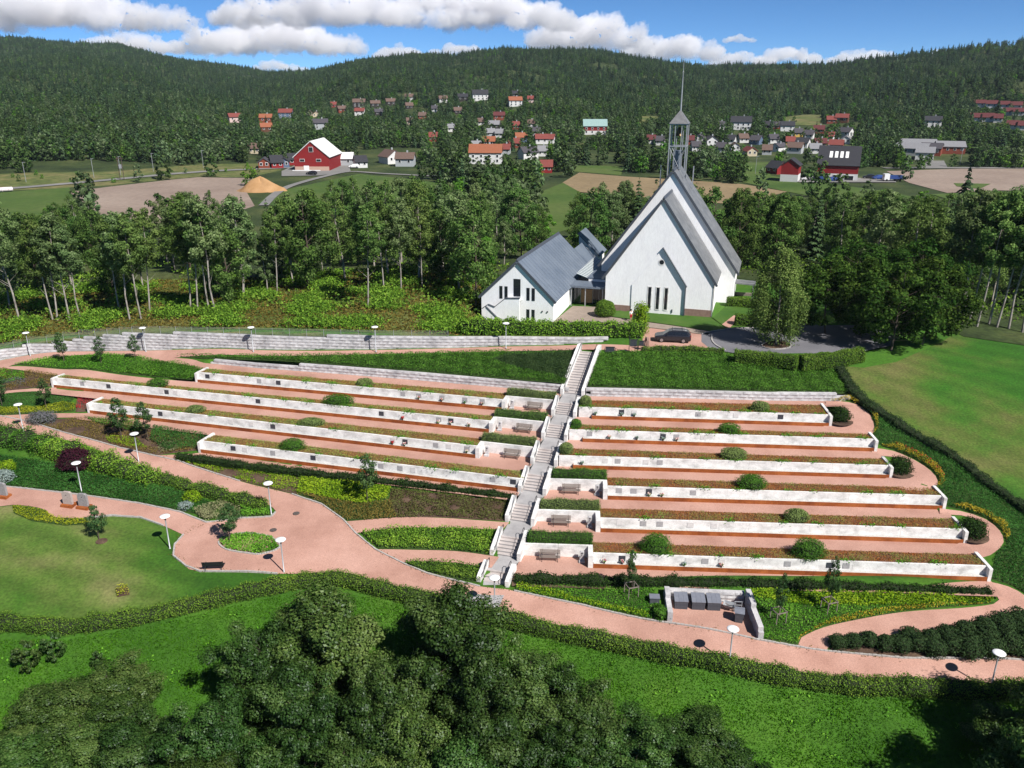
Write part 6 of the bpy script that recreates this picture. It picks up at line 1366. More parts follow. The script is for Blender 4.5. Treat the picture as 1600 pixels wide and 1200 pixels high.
# notice boards and gate stone at the head of the stairs
def board(label, loc, rz, w, h, zb, posts):
    t = thing('notice_board', label, 'notice board', loc, rz, 'notice boards at the head of the stairs')
    MB().box(-w/2, w/2, -0.05, 0.05, zb, zb + h).build('panel', plaque_d, t)
    MB().box(-w/2 - 0.05, w/2 + 0.05, -0.07, 0.07, zb + h, zb + h + 0.06).build('top_rail', steel_dk, t)
    for s in (-1, 1): MB().box(s*(w/2+0.09)-0.04, s*(w/2+0.09)+0.04, -0.04, 0.04, -0.1, posts).build('post', steel_dk, t)
board('low dark notice board right beside the head of the stairs', (12.71,102.07,0.05), R(-4), 1.15, 0.75, 0.12, 0.8)
board('tall dark notice board between two posts by the hedge end', (15.76,102.47,0.05), R(-4), 0.9, 0.9, 0.85, 2.3)
board('small dark notice board behind the gate stone', (17.05,103.85,0.05), R(-4), 0.6, 0.65, 0.5, 1.3)
t = thing('gate_stone', 'brown arched stone at the edge of the parking gravel', 'stone', (17.98,105.26,0.05), R(-80))
b = MB(); b.prism([(-0.5, 0), (-0.28, 0), (-0.28, 0.75), (0, 1.0), (0.28, 0.75), (0.28, 0), (0.5, 0), (0.5, 0.85), (0.3, 1.2), (0, 1.32), (-0.3, 1.2), (-0.5, 0.85)], -0.14, 0.14, axis='y'); b.build('arch', plinth_m, t)
MB().box(-0.6, 0.6, -0.25, 0.25, -0.1, -0.002).build('footing', granite, t)
t = thing('hand_railing', 'short dark railing at the far end of the upper path', 'railing', (16.66,102.34,0.05), R(-4))
for x in (-0.7, 0.7): MB().box(x-0.03, x+0.03, -0.03, 0.03, 0, 1.0).build('post', steel_dk, t)
for z in (0.5, 0.97): MB().box(-0.665, 0.665, -0.025, 0.025, z, z+0.05).build('rail', steel_dk, t)

# ------------------------------------------------------------------ wire fence on the long wall
FL = resample([(p[0], p[1], tz) for p, tz in zip(UP_BASE[:9], UP_TOP[:9])], 2.5, closed=False)
mid = FL[len(FL)//2]
fence = thing('wire_fence', 'grey wire mesh fence standing on the long stone retaining wall', 'fence', mid)
postm = MB().tube([(0, 0, 0), (0, 0, 1.15)], 0.035, 6).mesh('post', steel_lt)
for i, p in enumerate(FL):
    a = FL[min(i+1, len(FL)-1)]; c = FL[max(i-1, 0)]; d = np.array([a[0]-c[0], a[1]-c[1]]); d /= np.linalg.norm(d); nn = np.array([-d[1], d[0]])
    ob('post', postm, fence, loc=(p[0]+nn[0]*0.42-mid[0], p[1]+nn[1]*0.42-mid[1], p[2]-0.25-mid[2]))
    if i < len(FL) - 1:
        q = FL[i+1]; zb = max(p[2], q[2]) - 0.2; L = math.hypot(q[0]-p[0], q[1]-p[1]); b = MB()
        for k in range(int(L / 0.14)): b.box(k*0.14, k*0.14+0.012, -0.005, 0.005, 0, 1.05)
        for k in range(6): b.box(0, L, -0.006, 0.006, 0.02 + k*0.2, 0.034 + k*0.2)
        o = b.build('mesh_panel', steel_lt, fence); o.location = (p[0]+nn[0]*0.42-mid[0], p[1]+nn[1]*0.42-mid[1], zb-mid[2]); o.rotation_euler = (0, 0, math.atan2(q[1]-p[1], q[0]-p[0]))

# ------------------------------------------------------------------ car
paint = mat('dark_grey_car_paint', [(0.035,0.035,0.042)], rough=0.22, spec=0.6, metal=0.4)
tyre_m = mat('tyre_rubber', [(0.012,0.012,0.012)], rough=0.9); rim_m = mat('alloy_rim', [(0.42,0.42,0.44)], rough=0.35, metal=0.8)
car_glass = mat('car_glass', [(0.012,0.014,0.018)], rough=0.06, spec=0.7)
def loft(b, st, m=0):
    """st: list of (x, [(y,z),...]) closed sections"""
    n = len(st[0][1]); V = []
    for x, s in st: V += [(x, y, z) for y, z in s]
    Fc = [(i*n+k, i*n+(k+1) % n, (i+1)*n+(k+1) % n, (i+1)*n+k) for i in range(len(st)-1) for k in range(n)]
    Fc += [tuple(range(n-1, -1, -1)), tuple((len(st)-1)*n+k for k in range(n))]
    b.add(V, Fc, m)
def car_body_mesh(pm):
    b = MB()
    prof = [(-2.42, 0.45, 0.62, 0.62), (-2.36, 0.28, 0.78, 0.80), (-2.1, 0.24, 0.90, 0.88), (-1.5, 0.22, 1.0, 0.91), (-1.15, 0.22, 1.06, 0.92), (0.0, 0.22, 1.08, 0.93), (1.4, 0.22, 1.1, 0.93), (2.1, 0.24, 1.1, 0.91), (2.36, 0.3, 1.06, 0.86), (2.42, 0.42, 0.95, 0.78)]
    loft(b, [(x, [(-hw*0.94, z0), (hw*0.94, z0), (hw, z0+0.18), (hw, z1-0.18), (hw*0.95, z1), (-hw*0.95, z1), (-hw, z1-0.18), (-hw, z0+0.18)]) for x, z0, z1, hw in prof])
    cab = [(-1.3, 1.03, 0.86), (-0.95, 1.28, 0.80), (-0.45, 1.58, 0.72), (0.2, 1.7, 0.69), (1.2, 1.69, 0.68), (1.9, 1.6, 0.67), (2.2, 1.35, 0.72), (2.32, 1.07, 0.8)]
    loft(b, [(x, [(-0.88 if x < 2 else -0.84, 1.0), (0.88 if x < 2 else 0.84, 1.0), (hw+0.03, z-0.05), (hw-0.06, z), (-hw+0.06, z), (-hw-0.03, z-0.05)]) for x, z, hw in cab])
    return b.mesh('body', pm, False)
def car(label, loc, rz, pm, full=True, group=None):
    t = thing('parked_car', label, 'car', loc, rz, group)
    o = ob('body', car_body_mesh(pm), t)
    md = o.modifiers.new('bevel', 'BEVEL'); md.width = 0.04; md.segments = 2
    for s in (-1, 1):
        for xx in (-1.48, 1.42):
            b = MB(); b.tube([(xx, s*0.72, 0.33), (xx, s*0.945, 0.33)], 0.33, 18); w = b.build('wheel', tyre_m, t)
            b = MB(); b.tube([(xx, s*0.93, 0.33), (xx, s*0.955, 0.33)], 0.215, 14); b.build('rim', rim_m, w)
        if full:
            def sidew(xa, xb, xa2, xb2, nm):
                b = MB(); z0, z1 = 1.1, 1.53
                b.add([(xa, s*0.905, z0), (xb, s*0.905, z0), (xb2, s*0.775, z1), (xa2, s*0.775, z1), (xa, s*0.86, z0), (xb, s*0.86, z0), (xb2, s*0.7, z1), (xa2, s*0.7, z1)], [(0,1,2,3),(0,3,7,4),(1,5,6,2),(3,2,6,7)]); b.build(nm, car_glass, t)
            sidew(-0.98, -0.02, -0.42, -0.02, 'side_window'); sidew(0.06, 1.1, 0.06, 1.1, 'side_window'); sidew(1.18, 2.02, 1.18, 1.82, 'side_window')
            b = MB(); b.add([(-2.40, s*0.55, 0.66), (-2.30, s*0.82, 0.68), (-2.02, s*0.86, 0.86), (-2.2, s*0.6, 0.86)], [(0,1,2,3)]); b.build('headlight', lampwhite, t)
            b = MB(); b.box(2.3, 2.4, s*0.84-0.05, s*0.84+0.05, 0.85, 1.12); b.build('tail_light', mat('red_lens', [(0.25,0.01,0.01)], rough=0.3), t)
            b = MB(); b.box(-0.85, -0.68, s*0.99-0.09, s*0.99+0.09, 1.08, 1.22); b.build('mirror', pm, t)
            b = MB(); b.tube([(-0.3, s*0.62, 1.69), (-0.15, s*0.62, 1.75), (1.6, s*0.62, 1.74), (1.75, s*0.62, 1.66)], 0.025, 6); b.build('roof_rail', steel_lt, t)
    if full:
        b = MB(); b.add([(-1.24, -0.74, 1.09), (-1.24, 0.74, 1.09), (-0.52, 0.64, 1.57), (-0.52, -0.64, 1.57)], [(0,1,2,3)]); b.build('windscreen', car_glass, t)
        b = MB(); b.add([(2.30, -0.7, 1.14), (2.30, 0.7, 1.14), (1.98, 0.6, 1.55), (1.98, -0.6, 1.55)], [(3,2,1,0)]); b.build('rear_window', car_glass, t)
        for xx in (-0.1, 1.2):
            b = MB(); b.box(xx-0.03, xx+0.03, -0.7, 0.7, 1.77, 1.81); b.build('roof_bar', steel_dk, t)
    return t
pf, pr_ = (20.44,106.92,0.07), (23.21,106.48,0.07)
car('dark grey people carrier parked on the pink gravel in front of the church', ((pf[0]+pr_[0])/2, (pf[1]+pr_[1])/2 + 0.9, 0.075), math.atan2(pr_[1]-pf[1], pr_[0]-pf[0]), paint)

# ------------------------------------------------------------------ two people by the hedge
skin_m = mat('skin', [(0.45,0.27,0.19)], rough=0.6); hair_m = mat('dark_hair', [(0.02,0.014,0.01)], rough=0.7)
def skinned(name, joints, edges, m, parent, root_i=0):
    me = bpy.data.meshes.new(name); me.from_pydata([j[:3] for j in joints], edges, []); me.materials.append(m)
    o = ob(name, me, parent)
    sk = o.modifiers.new('skin', 'SKIN'); sk.use_smooth_shade = True
    lay = me.skin_vertices[0] if me.skin_vertices else None
    if lay is None:
        bpy.context.view_layer.objects.active = o; o.select_set(True); bpy.ops.mesh.customdata_skin_add(); o.select_set(False); lay = me.skin_vertices[0]
    for i, j in enumerate(joints): lay.data[i].radius = (j[3], j[4] if len(j) > 4 else j[3]); lay.data[i].use_root = (i == root_i)
    ss_ = o.modifiers.new('sub', 'SUBSURF'); ss_.levels = ss_.render_levels = 2
    return o
def person(label, loc, rz, h, top_m, leg_m, skirt=None):
    t = thing('person', label, 'person', loc, rz); k = h / 1.75; t.scale = (k, k, k)
    J = [(0,0,0.95,.14,.10),(0,0,1.15,.13,.095),(0,0,1.36,.16,.10),(0,0,1.46,.07,.07),(0,0.0,1.52,.055,.055),(0,-0.01,1.60,.085,.095),(0,-0.005,1.69,.075,.09),
         (-.09,0,.92,.085,.085),(-.10,-.02,.50,.058,.058),(-.10,.02,.09,.042,.042),(-.10,-.12,.04,.035,.03),
         (.09,0,.92,.085,.085),(.10,.03,.50,.058,.058),(.10,.07,.09,.042,.042),(.10,-.07,.04,.035,.03),
         (-.19,0,1.40,.055,.055),(-.26,.02,1.13,.042,.042),(-.24,-.10,.90,.033,.033),(-.23,-.15,.82,.03,.02),
         (.19,0,1.40,.055,.055),(.27,.02,1.13,.042,.042),(.22,-.14,.93,.033,.033),(.20,-.20,.86,.03,.02)]
    E_ = [(0,1),(1,2),(2,3),(3,4),(4,5),(5,6),(0,7),(7,8),(8,9),(9,10),(0,11),(11,12),(12,13),(13,14),(2,15),(15,16),(16,17),(17,18),(2,19),(19,20),(20,21),(21,22)]
    skinned('body', J, E_, skin_m, t)
    g = 0.022
    T_ = [J[i] for i in (0,1,2,15,16,19,20)]; T_ = [(a[0],a[1],a[2],a[3]+g,a[4]+g) for a in T_]; T_[0] = (0,0,1.0,.165,.125)
    skinned('shirt', T_, [(0,1),(1,2),(2,3),(3,4),(2,5),(5,6)], top_m, t)
    L_ = [(0,0,.98,.165,.125)] + [(J[i][0],J[i][1],J[i][2],J[i][3]+g,J[i][4]+g) for i in ((7,8,11,12) if skirt else (7,8,9,11,12,13))]
    skinned('trousers', L_, ([(0,1),(1,2),(0,3),(3,4)] if skirt else [(0,1),(1,2),(2,3),(0,4),(4,5),(5,6)]), leg_m, t)
    b = MB(); b.lathe([(0.06, 1.60), (0.105, 1.62), (0.115, 1.70), (0.09, 1.77), (0.0, 1.80)], c=(0, 0.025), seg=12); b.build('hair', hair_m, t, smooth=True)
    for s in (-1, 1):
        b = MB(); b.lathe([(0.0, 1.645), (0.012, 1.655), (0.0, 1.665)], c=(s*0.032, -0.1), seg=6); b.build('eye', hair_m, t)
    b = MB(); b.add([(-.015,-.1,1.60),(.015,-.1,1.60),(0,-.13,1.61),(0,-.1,1.65)], [(0,1,2),(0,2,3),(1,3,2)]); b.build('nose', skin_m, t)
    b = MB(); b.box(-0.022, 0.022, -0.105, -0.095, 1.565, 1.575); b.build('mouth', mat('lips', [(0.3,0.12,0.1)], rough=0.6), t)
white_cloth = mat('white_cloth', [(0.72,0.72,0.73)], rough=0.9); red_cloth = mat('red_cloth', [(0.45,0.02,0.03)], rough=0.9); dark_cloth = mat('dark_cloth', [(0.025,0.03,0.045)], rough=0.9)
person('person in a white top and red shorts standing by the hedge end', (17.52,117.68,0.07), R(20), 1.76, white_cloth, red_cloth, True)
person('person in dark clothes standing next to the person in white', (18.09,118.03,0.07), R(-15), 1.7, dark_cloth, dark_cloth)

# ------------------------------------------------------------------ trees
LT = {
 'aspen': leafmat('aspen_leaves', [(0.036,0.058,0.02),(0.072,0.105,0.038),(0.13,0.165,0.078)], trans=0.38, gain=2.05, rnd=0.22),
 'birch': leafmat('birch_leaves', [(0.03,0.055,0.014),(0.062,0.10,0.025),(0.11,0.152,0.046)], trans=0.38, gain=2.05, rnd=0.2),
 'alder': leafmat('alder_leaves', [(0.02,0.042,0.01),(0.042,0.078,0.018),(0.085,0.128,0.036)], trans=0.38, gain=2.05, rnd=0.22),
 'maple': leafmat('maple_leaves', [(0.010,0.024,0.005),(0.022,0.05,0.009),(0.06,0.105,0.018)], trans=0.38, gain=1.85, rnd=0.15),
 'lush': leafmat('lush_leaves', [(0.022,0.058,0.008),(0.05,0.115,0.014),(0.10,0.185,0.028)], trans=0.38, gain=2.05, rnd=0.15),
 'spruce': leafmat('spruce_needles', [(0.012,0.024,0.011),(0.026,0.046,0.019),(0.048,0.075,0.03)], 0.12, gain=1.85, rnd=0.25),
 'fore': leafmat('foreground_leaves', [(0.013,0.034,0.006),(0.036,0.077,0.014),(0.092,0.142,0.038)], 0.2, gain=1.2, rnd=0.25, gloss=0.015),
 'far_spruce': leafmat('far_spruce_needles', [(0.010,0.022,0.011),(0.022,0.042,0.020),(0.038,0.066,0.030)], 0.12, gain=1.35, rnd=0.3),
 'far_broad': leafmat('far_broad_leaves', [(0.016,0.034,0.010),(0.034,0.064,0.018),(0.066,0.102,0.034)], 0.25, gain=1.55, rnd=0.3),
 'far_pale': leafmat('far_pale_leaves', [(0.026,0.044,0.018),(0.052,0.08,0.034),(0.095,0.125,0.066)], 0.25, gain=1.9, rnd=0.25),
 'fir': leafmat('young_tree_leaves', [(0.012,0.03,0.010),(0.03,0.06,0.02),(0.06,0.10,0.035)], gain=1.85, rnd=0.1),
}
def quads_of(b):
    """MB faces as loose quads"""
    V = np.array([tuple(v) for v in b.V]); return np.array([V[list(f)] for f in b.F if len(f) == 4])

def make_tree(name, seed, H, R_, c0, lm, bm, n, leaf, K=26, prof='egg', flat=0.75, trunk_r=None, droop=0.0, limbs=True, dead=0, cr=0.30):
    g = np.random.default_rng(seed)
    tr = trunk_r or H * 0.0105
    bend = g.normal(0, H * 0.012, (5, 2)); bend[0] = 0; bend = np.cumsum(bend, axis=0)
    zs = np.linspace(0, H * 0.93, 5)
    tp = [Vector((bend[i, 0], bend[i, 1], zs[i])) for i in range(5)]; tp[0].z = -0.4
    def at(z): return np.array([np.interp(z, zs, bend[:, 0]), np.interp(z, zs, bend[:, 1]), z])
    b = MB(); b.tube(tp, [tr * 1.25, tr, tr * 0.8, tr * 0.5, tr * 0.12], 7, cap=False)
    C_ = []
    for i in range(K):
        t = (i + g.random()) / K
        if prof == 'egg': rr = R_ * np.sin(np.pi * (0.1 + 0.87 * t) ** 0.85) ** 0.75
        elif prof == 'round': rr = R_ * np.sqrt(max(0.02, 1 - (2 * t - 0.9) ** 2))
        elif prof == 'cone': rr = R_ * (1 - t) ** 0.9 + 0.12 * R_
        else: rr = R_ * (0.55 + 0.45 * np.sin(np.pi * t))
        z = H * (c0 + (0.97 - c0) * t); a = i * 2.4 + g.normal(0, 0.5)
        ra = rr * (0.35 + 0.6 * np.sqrt(g.random()))
        c = at(z) + np.array([np.cos(a) * ra, np.sin(a) * ra, 0])
        C_.append((c, R_ * cr * g.uniform(0.7, 1.3) * (0.55 + 0.45 * rr / R_)))
        if limbs:
            s = at(max(z - ra * 0.75, H * 0.12)); m_ = (s + c) / 2 + np.array([0, 0, -0.05 * ra])
            b.tube([Vector(s), Vector(m_), Vector(c)], [tr * 0.30, tr * 0.17, tr * 0.05], 4, m=1, cap=False)
    for i in range(dead):
        z = H * g.uniform(0.2, c0 + 0.1); a = g.uniform(0, 6.28); l = H * g.uniform(0.06, 0.13); s = at(z); e = s + np.array([np.cos(a) * l, np.sin(a) * l, l * 0.9])
        b.tube([Vector(s), Vector(e)], [tr * 0.28, tr * 0.05], 4, cap=False)
    trunk = b.mesh('trunk', [bm, bark_dk], True)
    w = np.array([c[1] ** 2 for c in C_]); w /= w.sum(); pick = g.choice(len(C_), n, p=w)
    cc = np.array([C_[i][0] for i in range(len(C_))])[pick]; rr = np.array([c[1] for c in C_])[pick]
    d = nrm(g.normal(size=(n, 3))); u = g.random(n) ** 0.42
    P = cc + d * (rr * u)[:, None] * np.array([1, 1, flat])
    if droop: P[:, 2] -= droop * rr * g.random(n) ** 2
    ax = at(H * (c0 + 1) / 2)
    outw = nrm(P - ax)
    N = nrm(d * 0.7 + outw * 0.45 + g.normal(size=(n, 3)) * 0.55 + np.array([0, 0, 0.3]))
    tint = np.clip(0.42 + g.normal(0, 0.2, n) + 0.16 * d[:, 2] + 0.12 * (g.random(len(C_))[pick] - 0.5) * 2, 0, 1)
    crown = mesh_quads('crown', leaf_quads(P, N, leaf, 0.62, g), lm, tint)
    return trunk, crown

def make_spruce(seed, H, R_, lm, n, leaf):
    g = np.random.default_rng(seed)
    b = MB(); b.tube([(0, 0, -0.3), (0, 0, H * 0.5), (0, 0, H * 0.98)], [H * 0.011, H * 0.007, 0.02], 6, cap=False)
    trunk = b.mesh('trunk', bark_dk, True)
    t = 1 - np.sqrt(g.random(n)); z = H * (0.08 + 0.92 * t)
    lay = np.round(z / (H * 0.045)) * H * 0.045
    a = g.random(n) * 6.283; prof = R_ * (1 - t) ** 0.85 * (0.8 + 0.35 * np.sin(a * 3 + lay * 5))
    u = g.random(n) ** 0.5
    r = prof * u + 0.08
    P = np.column_stack([np.cos(a) * r, np.sin(a) * r, lay - 0.25 * r + g.normal(0, 0.1, n)])
    N = nrm(np.column_stack([np.cos(a) * 0.5, np.sin(a) * 0.5, np.full(n, 0.9)]) + g.normal(size=(n, 3)) * 0.3)
    tang = np.column_stack([np.cos(a), np.sin(a), np.full(n, -0.35)]); tang = nrm(tang - N * (tang * N).sum(1)[:, None]); bt = np.cross(N, tang)
    s = (leaf * (0.5 + 0.8 * (1 - t)) * g.uniform(0.7, 1.3, n))[:, None]
    q = np.stack([P - tang * s * 0.6, P + bt * s * 0.4, P + tang * s * 0.7, P - bt * s * 0.4], axis=1)
    return trunk, mesh_quads('crown', q, lm, np.clip(0.3 + 0.5 * u + g.normal(0, 0.12, n), 0, 1))

PROTO = {
 'aspen': [make_tree('aspen', 200 + i, 16, 3.0, 0.27, LT['aspen'], bark_pale, 5200, 0.36, 34, 'egg', dead=5, cr=0.34) for i in range(4)],
 'birch': [make_tree('birch', 220 + i, 16, 3.0, 0.22, LT['birch'], bark_pale, 5200, 0.34, 34, 'egg', droop=0.8, cr=0.34) for i in range(4)],
 'tall': [make_tree('tall', 210 + i, 18, 2.7, 0.47, LT['aspen' if i % 2 else 'birch'], bark_pale, 4600, 0.36, 30, 'egg', dead=6, cr=0.36, trunk_r=0.125) for i in range(4)],
 'alder': [make_tree('alder', 240 + i, 13, 3.4, 0.12, LT['alder'], bark_dk, 5000, 0.36, 34, 'round', cr=0.34) for i in range(4)],
 'maple': [make_tree('maple', 260 + i, 11, 4.9, 0.16, LT['maple'], bark_dk, 7500, 0.36, 40, 'round', cr=0.26) for i in range(3)],
 'lush': [make_tree('lush', 280 + i, 8, 2.6, 0.08, LT['lush'], bark_dk, 2600, 0.34, 22, 'round') for i in range(3)],
 'spruce': [make_spruce(300 + i, 17, 2.9, LT['spruce'], 6500, 0.5) for i in range(3)],
}
BASE_H = {'tall': 18, 'aspen': 16, 'birch': 16, 'alder': 13, 'maple': 11, 'lush': 8, 'spruce': 17}
TNAME = {'tall': 'aspen_tree', 'aspen': 'aspen_tree', 'birch': 'birch_tree', 'alder': 'alder_tree', 'maple': 'maple_tree', 'lush': 'bushy_tree', 'spruce': 'spruce_tree'}
def plant(kind, loc, h, label, group=None, var=None, rz=None, lean=0.0, wide=1.0):
    tr, cr_ = PROTO[kind][random.randrange(len(PROTO[kind])) if var is None else var % len(PROTO[kind])]
    t = thing(TNAME[kind], label, 'tree', loc, random.uniform(0, 6.28) if rz is None else rz, group)
    s = h / BASE_H[kind]; t.scale = (s * wide, s * wide, s)
    if lean: t.rotation_euler = (random.gauss(0, lean), random.gauss(0, lean), t.rotation_euler.z)
    ob('trunk', tr, t); ob('crown', cr_, t)
    return t

# trees that stand out: pale trunks in the belt behind the long wall, the group by the asphalt loop
for p_, h, kd, lab in (
 ((-76.19,123.38,-1.68), 18.5, 'aspen', 'tall pale trunked aspen with many bare side branches at the left edge'),
 ((-70.52,122.56,-1.25), 15, 'aspen', 'first of two close aspen trunks left of the young trees'), ((-69.57,122.06,-1.21), 15.5, 'aspen', 'second of two close aspen trunks left of the young trees'),
 ((-67.55,121.82,-1.04), 16, 'aspen', 'leaning aspen right of the close pair behind the stone wall'), ((-65.78,121.65,-0.89), 14, 'aspen', 'slim aspen above the leftmost young tree'),
 ((-60.61,123.6,-0.31), 14, 'birch', 'slim birch set a little back above the low end of the wall'), ((-57.19,119.41,-0.27), 15.5, 'birch', 'straight birch above the tallest part of the wall'), ((-55.37,119.22,-0.11), 15, 'birch', 'birch just behind the lamp at the tallest wall part'),
 ((-55.46,122.5,-0.01), 15, 'aspen', 'set back aspen behind the tallest wall part'), ((-49.1,122.39,0.32), 15, 'birch', 'birch at the edge of the shaded clearing'), ((-47.56,121.09,0.37), 15.5, 'birch', 'close birch pair, thinner trunk'), ((-46.09,121.92,0.45), 16, 'birch', 'close birch pair, thicker trunk'),
 ((-44.55,120.27,0.49), 17, 'birch', 'tallest birch above the hillside grass'), ((-43.76,124.12,0.57), 13, 'alder', 'dark round alder beside the tallest birch'), ((-38.06,130.65,0.79), 14, 'aspen', 'aspen at the far end of the shaded clearing'), ((-37.06,137.42,0.68), 14, 'aspen', 'thin aspen left of the hillside scrub'), ((-34.81,138.07,0.75), 14, 'aspen', 'thin aspen above the hillside scrub'),
 ((-21.69,120.74,1.16), 15, 'birch', 'lone birch standing forward on the rough hillside'), ((-20.83,131.42,1.24), 14, 'birch', 'birch behind the lone hillside birch'), ((-17.93,130.67,1.21), 14.5, 'aspen', 'aspen right of the lone hillside birch'), ((-11.92,137.08,0.98), 13, 'alder', 'dark alder uphill of the annex'), ((-14.87,134.18,1.11), 12, 'birch', 'birch above the hillside path corner'),
 ((-7.94,133.59,0.71), 8, 'lush', 'bright bush tree at the corner of the annex'), ((-5.81,141.49,0.52), 9, 'lush', 'leafy small tree against the annex side'),
 ((66.1,117.25,-0.54), 19, 'birch', 'leftmost tall bare trunk of the row above the sloping lawn'), ((68.35,119.21,-0.51), 18.5, 'aspen', 'second tall trunk of the row above the sloping lawn'), ((68.25,116.82,-0.62), 19, 'birch', 'third tall trunk of the row above the sloping lawn'), ((70.79,118.21,-0.62), 19.5, 'birch', 'fourth tall trunk of the row above the sloping lawn'), ((71.16,116.77,-0.7), 19, 'aspen', 'fifth tall trunk of the row above the sloping lawn'), ((72.72,116.35,-0.77), 20, 'birch', 'sixth tall trunk of the row above the sloping lawn'), ((73.8,114.77,-0.89), 20, 'aspen', 'last tall trunk of the row at the right edge'),
 ((43.97,111.17,-0.01), 11, 'maple', 'dark maple behind the asphalt loop, nearest the weeping birch'), ((48.16,109.23,-0.18), 11.5, 'maple', 'dark maple in the middle of the group by the asphalt loop'), ((50.43,104.78,-0.42), 12, 'maple', 'dark maple at the front of the group overhanging the lawn'), ((56.2,108.32,-0.63), 12, 'maple', 'dark maple at the lawn end of the group'), ((50.55,118.88,-0.12), 12, 'maple', 'dark maple at the back of the group by the asphalt loop'), ((58.72,117.89,-0.33), 12.5, 'maple', 'dark maple behind the lawn end of the group')):
    front = kd in ('aspen', 'birch')
    plant('tall' if front else kd, p_, h * (1.06 if front else 1), lab, lean=0.025 if front else 0, wide=1.12 if kd == 'maple' else 1.0)
# weeping birch on the traffic island
wb = make_tree('weeping', 333, 13.3, 3.3, 0.14, LT['birch'], bark_pale, 21000, 0.26, 60, 'egg', droop=2.4, flat=1.3, cr=0.30)
t = thing('weeping_birch', 'weeping birch on the round island in the asphalt', 'tree', (35.48,105.97,0.1), 0.6); ob('trunk', wb[0], t); ob('crown', wb[1], t)

# belt of trees behind: scattered, kept off the clearing, the church and the fields
KEEP_OUT = [[(-6,116),(44,106),(60,128),(44,150),(10,162),(-2,150)], [(-65.05,177.02,-2.71),(-52.59,187.32,-3.31),(-39.23,142.0,0.4),(-50.16,137.78,0.26)], [(-3,108),(62,96),(60,128),(30,126),(-3,128)], [(-92,108),(-60,110),(-36,114),(-1,108),(-4,124),(-14,133),(-45,127),(-80,122)]]
FIELDS_PX = []
def view(x, y, z):
    """where a point lies from the viewing spot, as tangents to the side and downward"""
    cp_, sp__ = math.cos(R(20)), math.sin(R(20)); zc = y * cp_ - (z - 33.0) * sp__
    return x / zc, (-y * sp__ - (z - 33.0) * cp_) / zc, zc
belt = []
gb = np.random.default_rng(77)
tries = 0
while len(belt) < 235 and tries < 14000:
    tries += 1
    y = gb.uniform(122, 215); x = gb.uniform(-0.66, 0.68) * y * 1.02
    if any(pip(k_, np.array([x]), np.array([y]))[0] for k_ in KEEP_OUT): continue
    if any((x - q[0]) ** 2 + (y - q[1]) ** 2 < (3.9 if x < 35 else 3.1) ** 2 for q in belt): continue
    z = land1(x, y); h = gb.choice([gb.uniform(8, 12), gb.uniform(12, 17.5), gb.uniform(13, 17.5)]) * (1.0 if x < 0 else 1.08)
    u_, v_, zc = view(x, y, z + h)
    ytop = 600 + 1290 * v_; xx = 800 + 1290 * u_
    lim = np.interp(xx, [0, 60, 110, 170, 300, 330, 400, 430, 560, 620, 700, 830, 850, 900, 960, 1040, 1150, 1250, 1390, 1420, 1500, 1600], [338, 325, 300, 330, 292, 288, 312, 300, 270, 270, 262, 265, 330, 300, 272, 280, 290, 305, 292, 308, 298, 292])
    if ytop < lim: h -= (lim - ytop) * zc / 1230.0
    if h < 6: continue
    belt.append((x, y, z, h))
BELT = []
for i, (x, y, z, h) in enumerate(belt):
    if x < 30: kd = gb.choice(['aspen', 'birch', 'alder', 'aspen', 'alder', 'spruce'], p=[.27, .25, .2, .1, .1, .08])
    else: kd = gb.choice(['alder', 'birch', 'aspen', 'spruce', 'maple'], p=[.4, .25, .2, .1, .05])
    if h < 9: kd = 'lush' if gb.random() < 0.4 else 'alder'
    xx = 800 + 1290 * view(x, y, z)[0]
    zone = 'behind the long stone wall' if xx < 480 else 'behind the annex' if xx < 900 else 'behind the church' if xx < 1180 else 'right of the church'
    row = 'front' if y < 145 else 'middle' if y < 180 else 'back'
    BELT.append((xx, kd, (x, y, z), h, { 'aspen':'grey green aspen','birch':'slender birch','alder':'dark rounded alder','maple':'broad dark maple','lush':'bushy bright tree','spruce':'pointed dark spruce'}[kd], row, zone))
rank_ = {}
for xx, kd, loc, h, nm, row, zone in sorted(BELT, key=lambda q: q[0]):
    kk = (nm, row, zone); rank_[kk] = rank_.get(kk, 0) + 1
    plant(kd, loc, h, f"{nm}, {NTH[rank_[kk] - 1]} of its kind from left, {row} wood {zone}", f'wood {zone}', lean=0.02)
# scrub under the belt
P = np.column_stack([gb.uniform(-0.66, 0.68, 5200) * 1.02, gb.uniform(120, 205, 5200)]); P[:, 0] *= P[:, 1]
ok_ = ~np.any([pip(k_, P[:, 0], P[:, 1]) for k_ in (KEEP_OUT[0], KEEP_OUT[1], KEEP_OUT[2])], axis=0) & (wob(P[:, 0], P[:, 1], 0.11, 4.0) > 0.42)
P = P[ok_]; z = land(P[:, 0], P[:, 1]); Q = np.repeat(np.column_stack([P, z]), 9, axis=0)
Q += gb.normal(size=Q.shape) * np.array([0.9, 0.9, 0.45]); Q[:, 2] += 0.7
setp(ob('undergrowth', mesh_quads('undergrowth', leaf_quads(Q, nrm(gb.normal(size=Q.shape) + np.array([0, 0, 0.8])), 0.55, 0.6), LF['hedge'], np.clip(gb.normal(0.5, 0.3, len(Q)), 0, 1))), 'bushy green undergrowth beneath the wood behind the garden', 'undergrowth', kind='stuff')

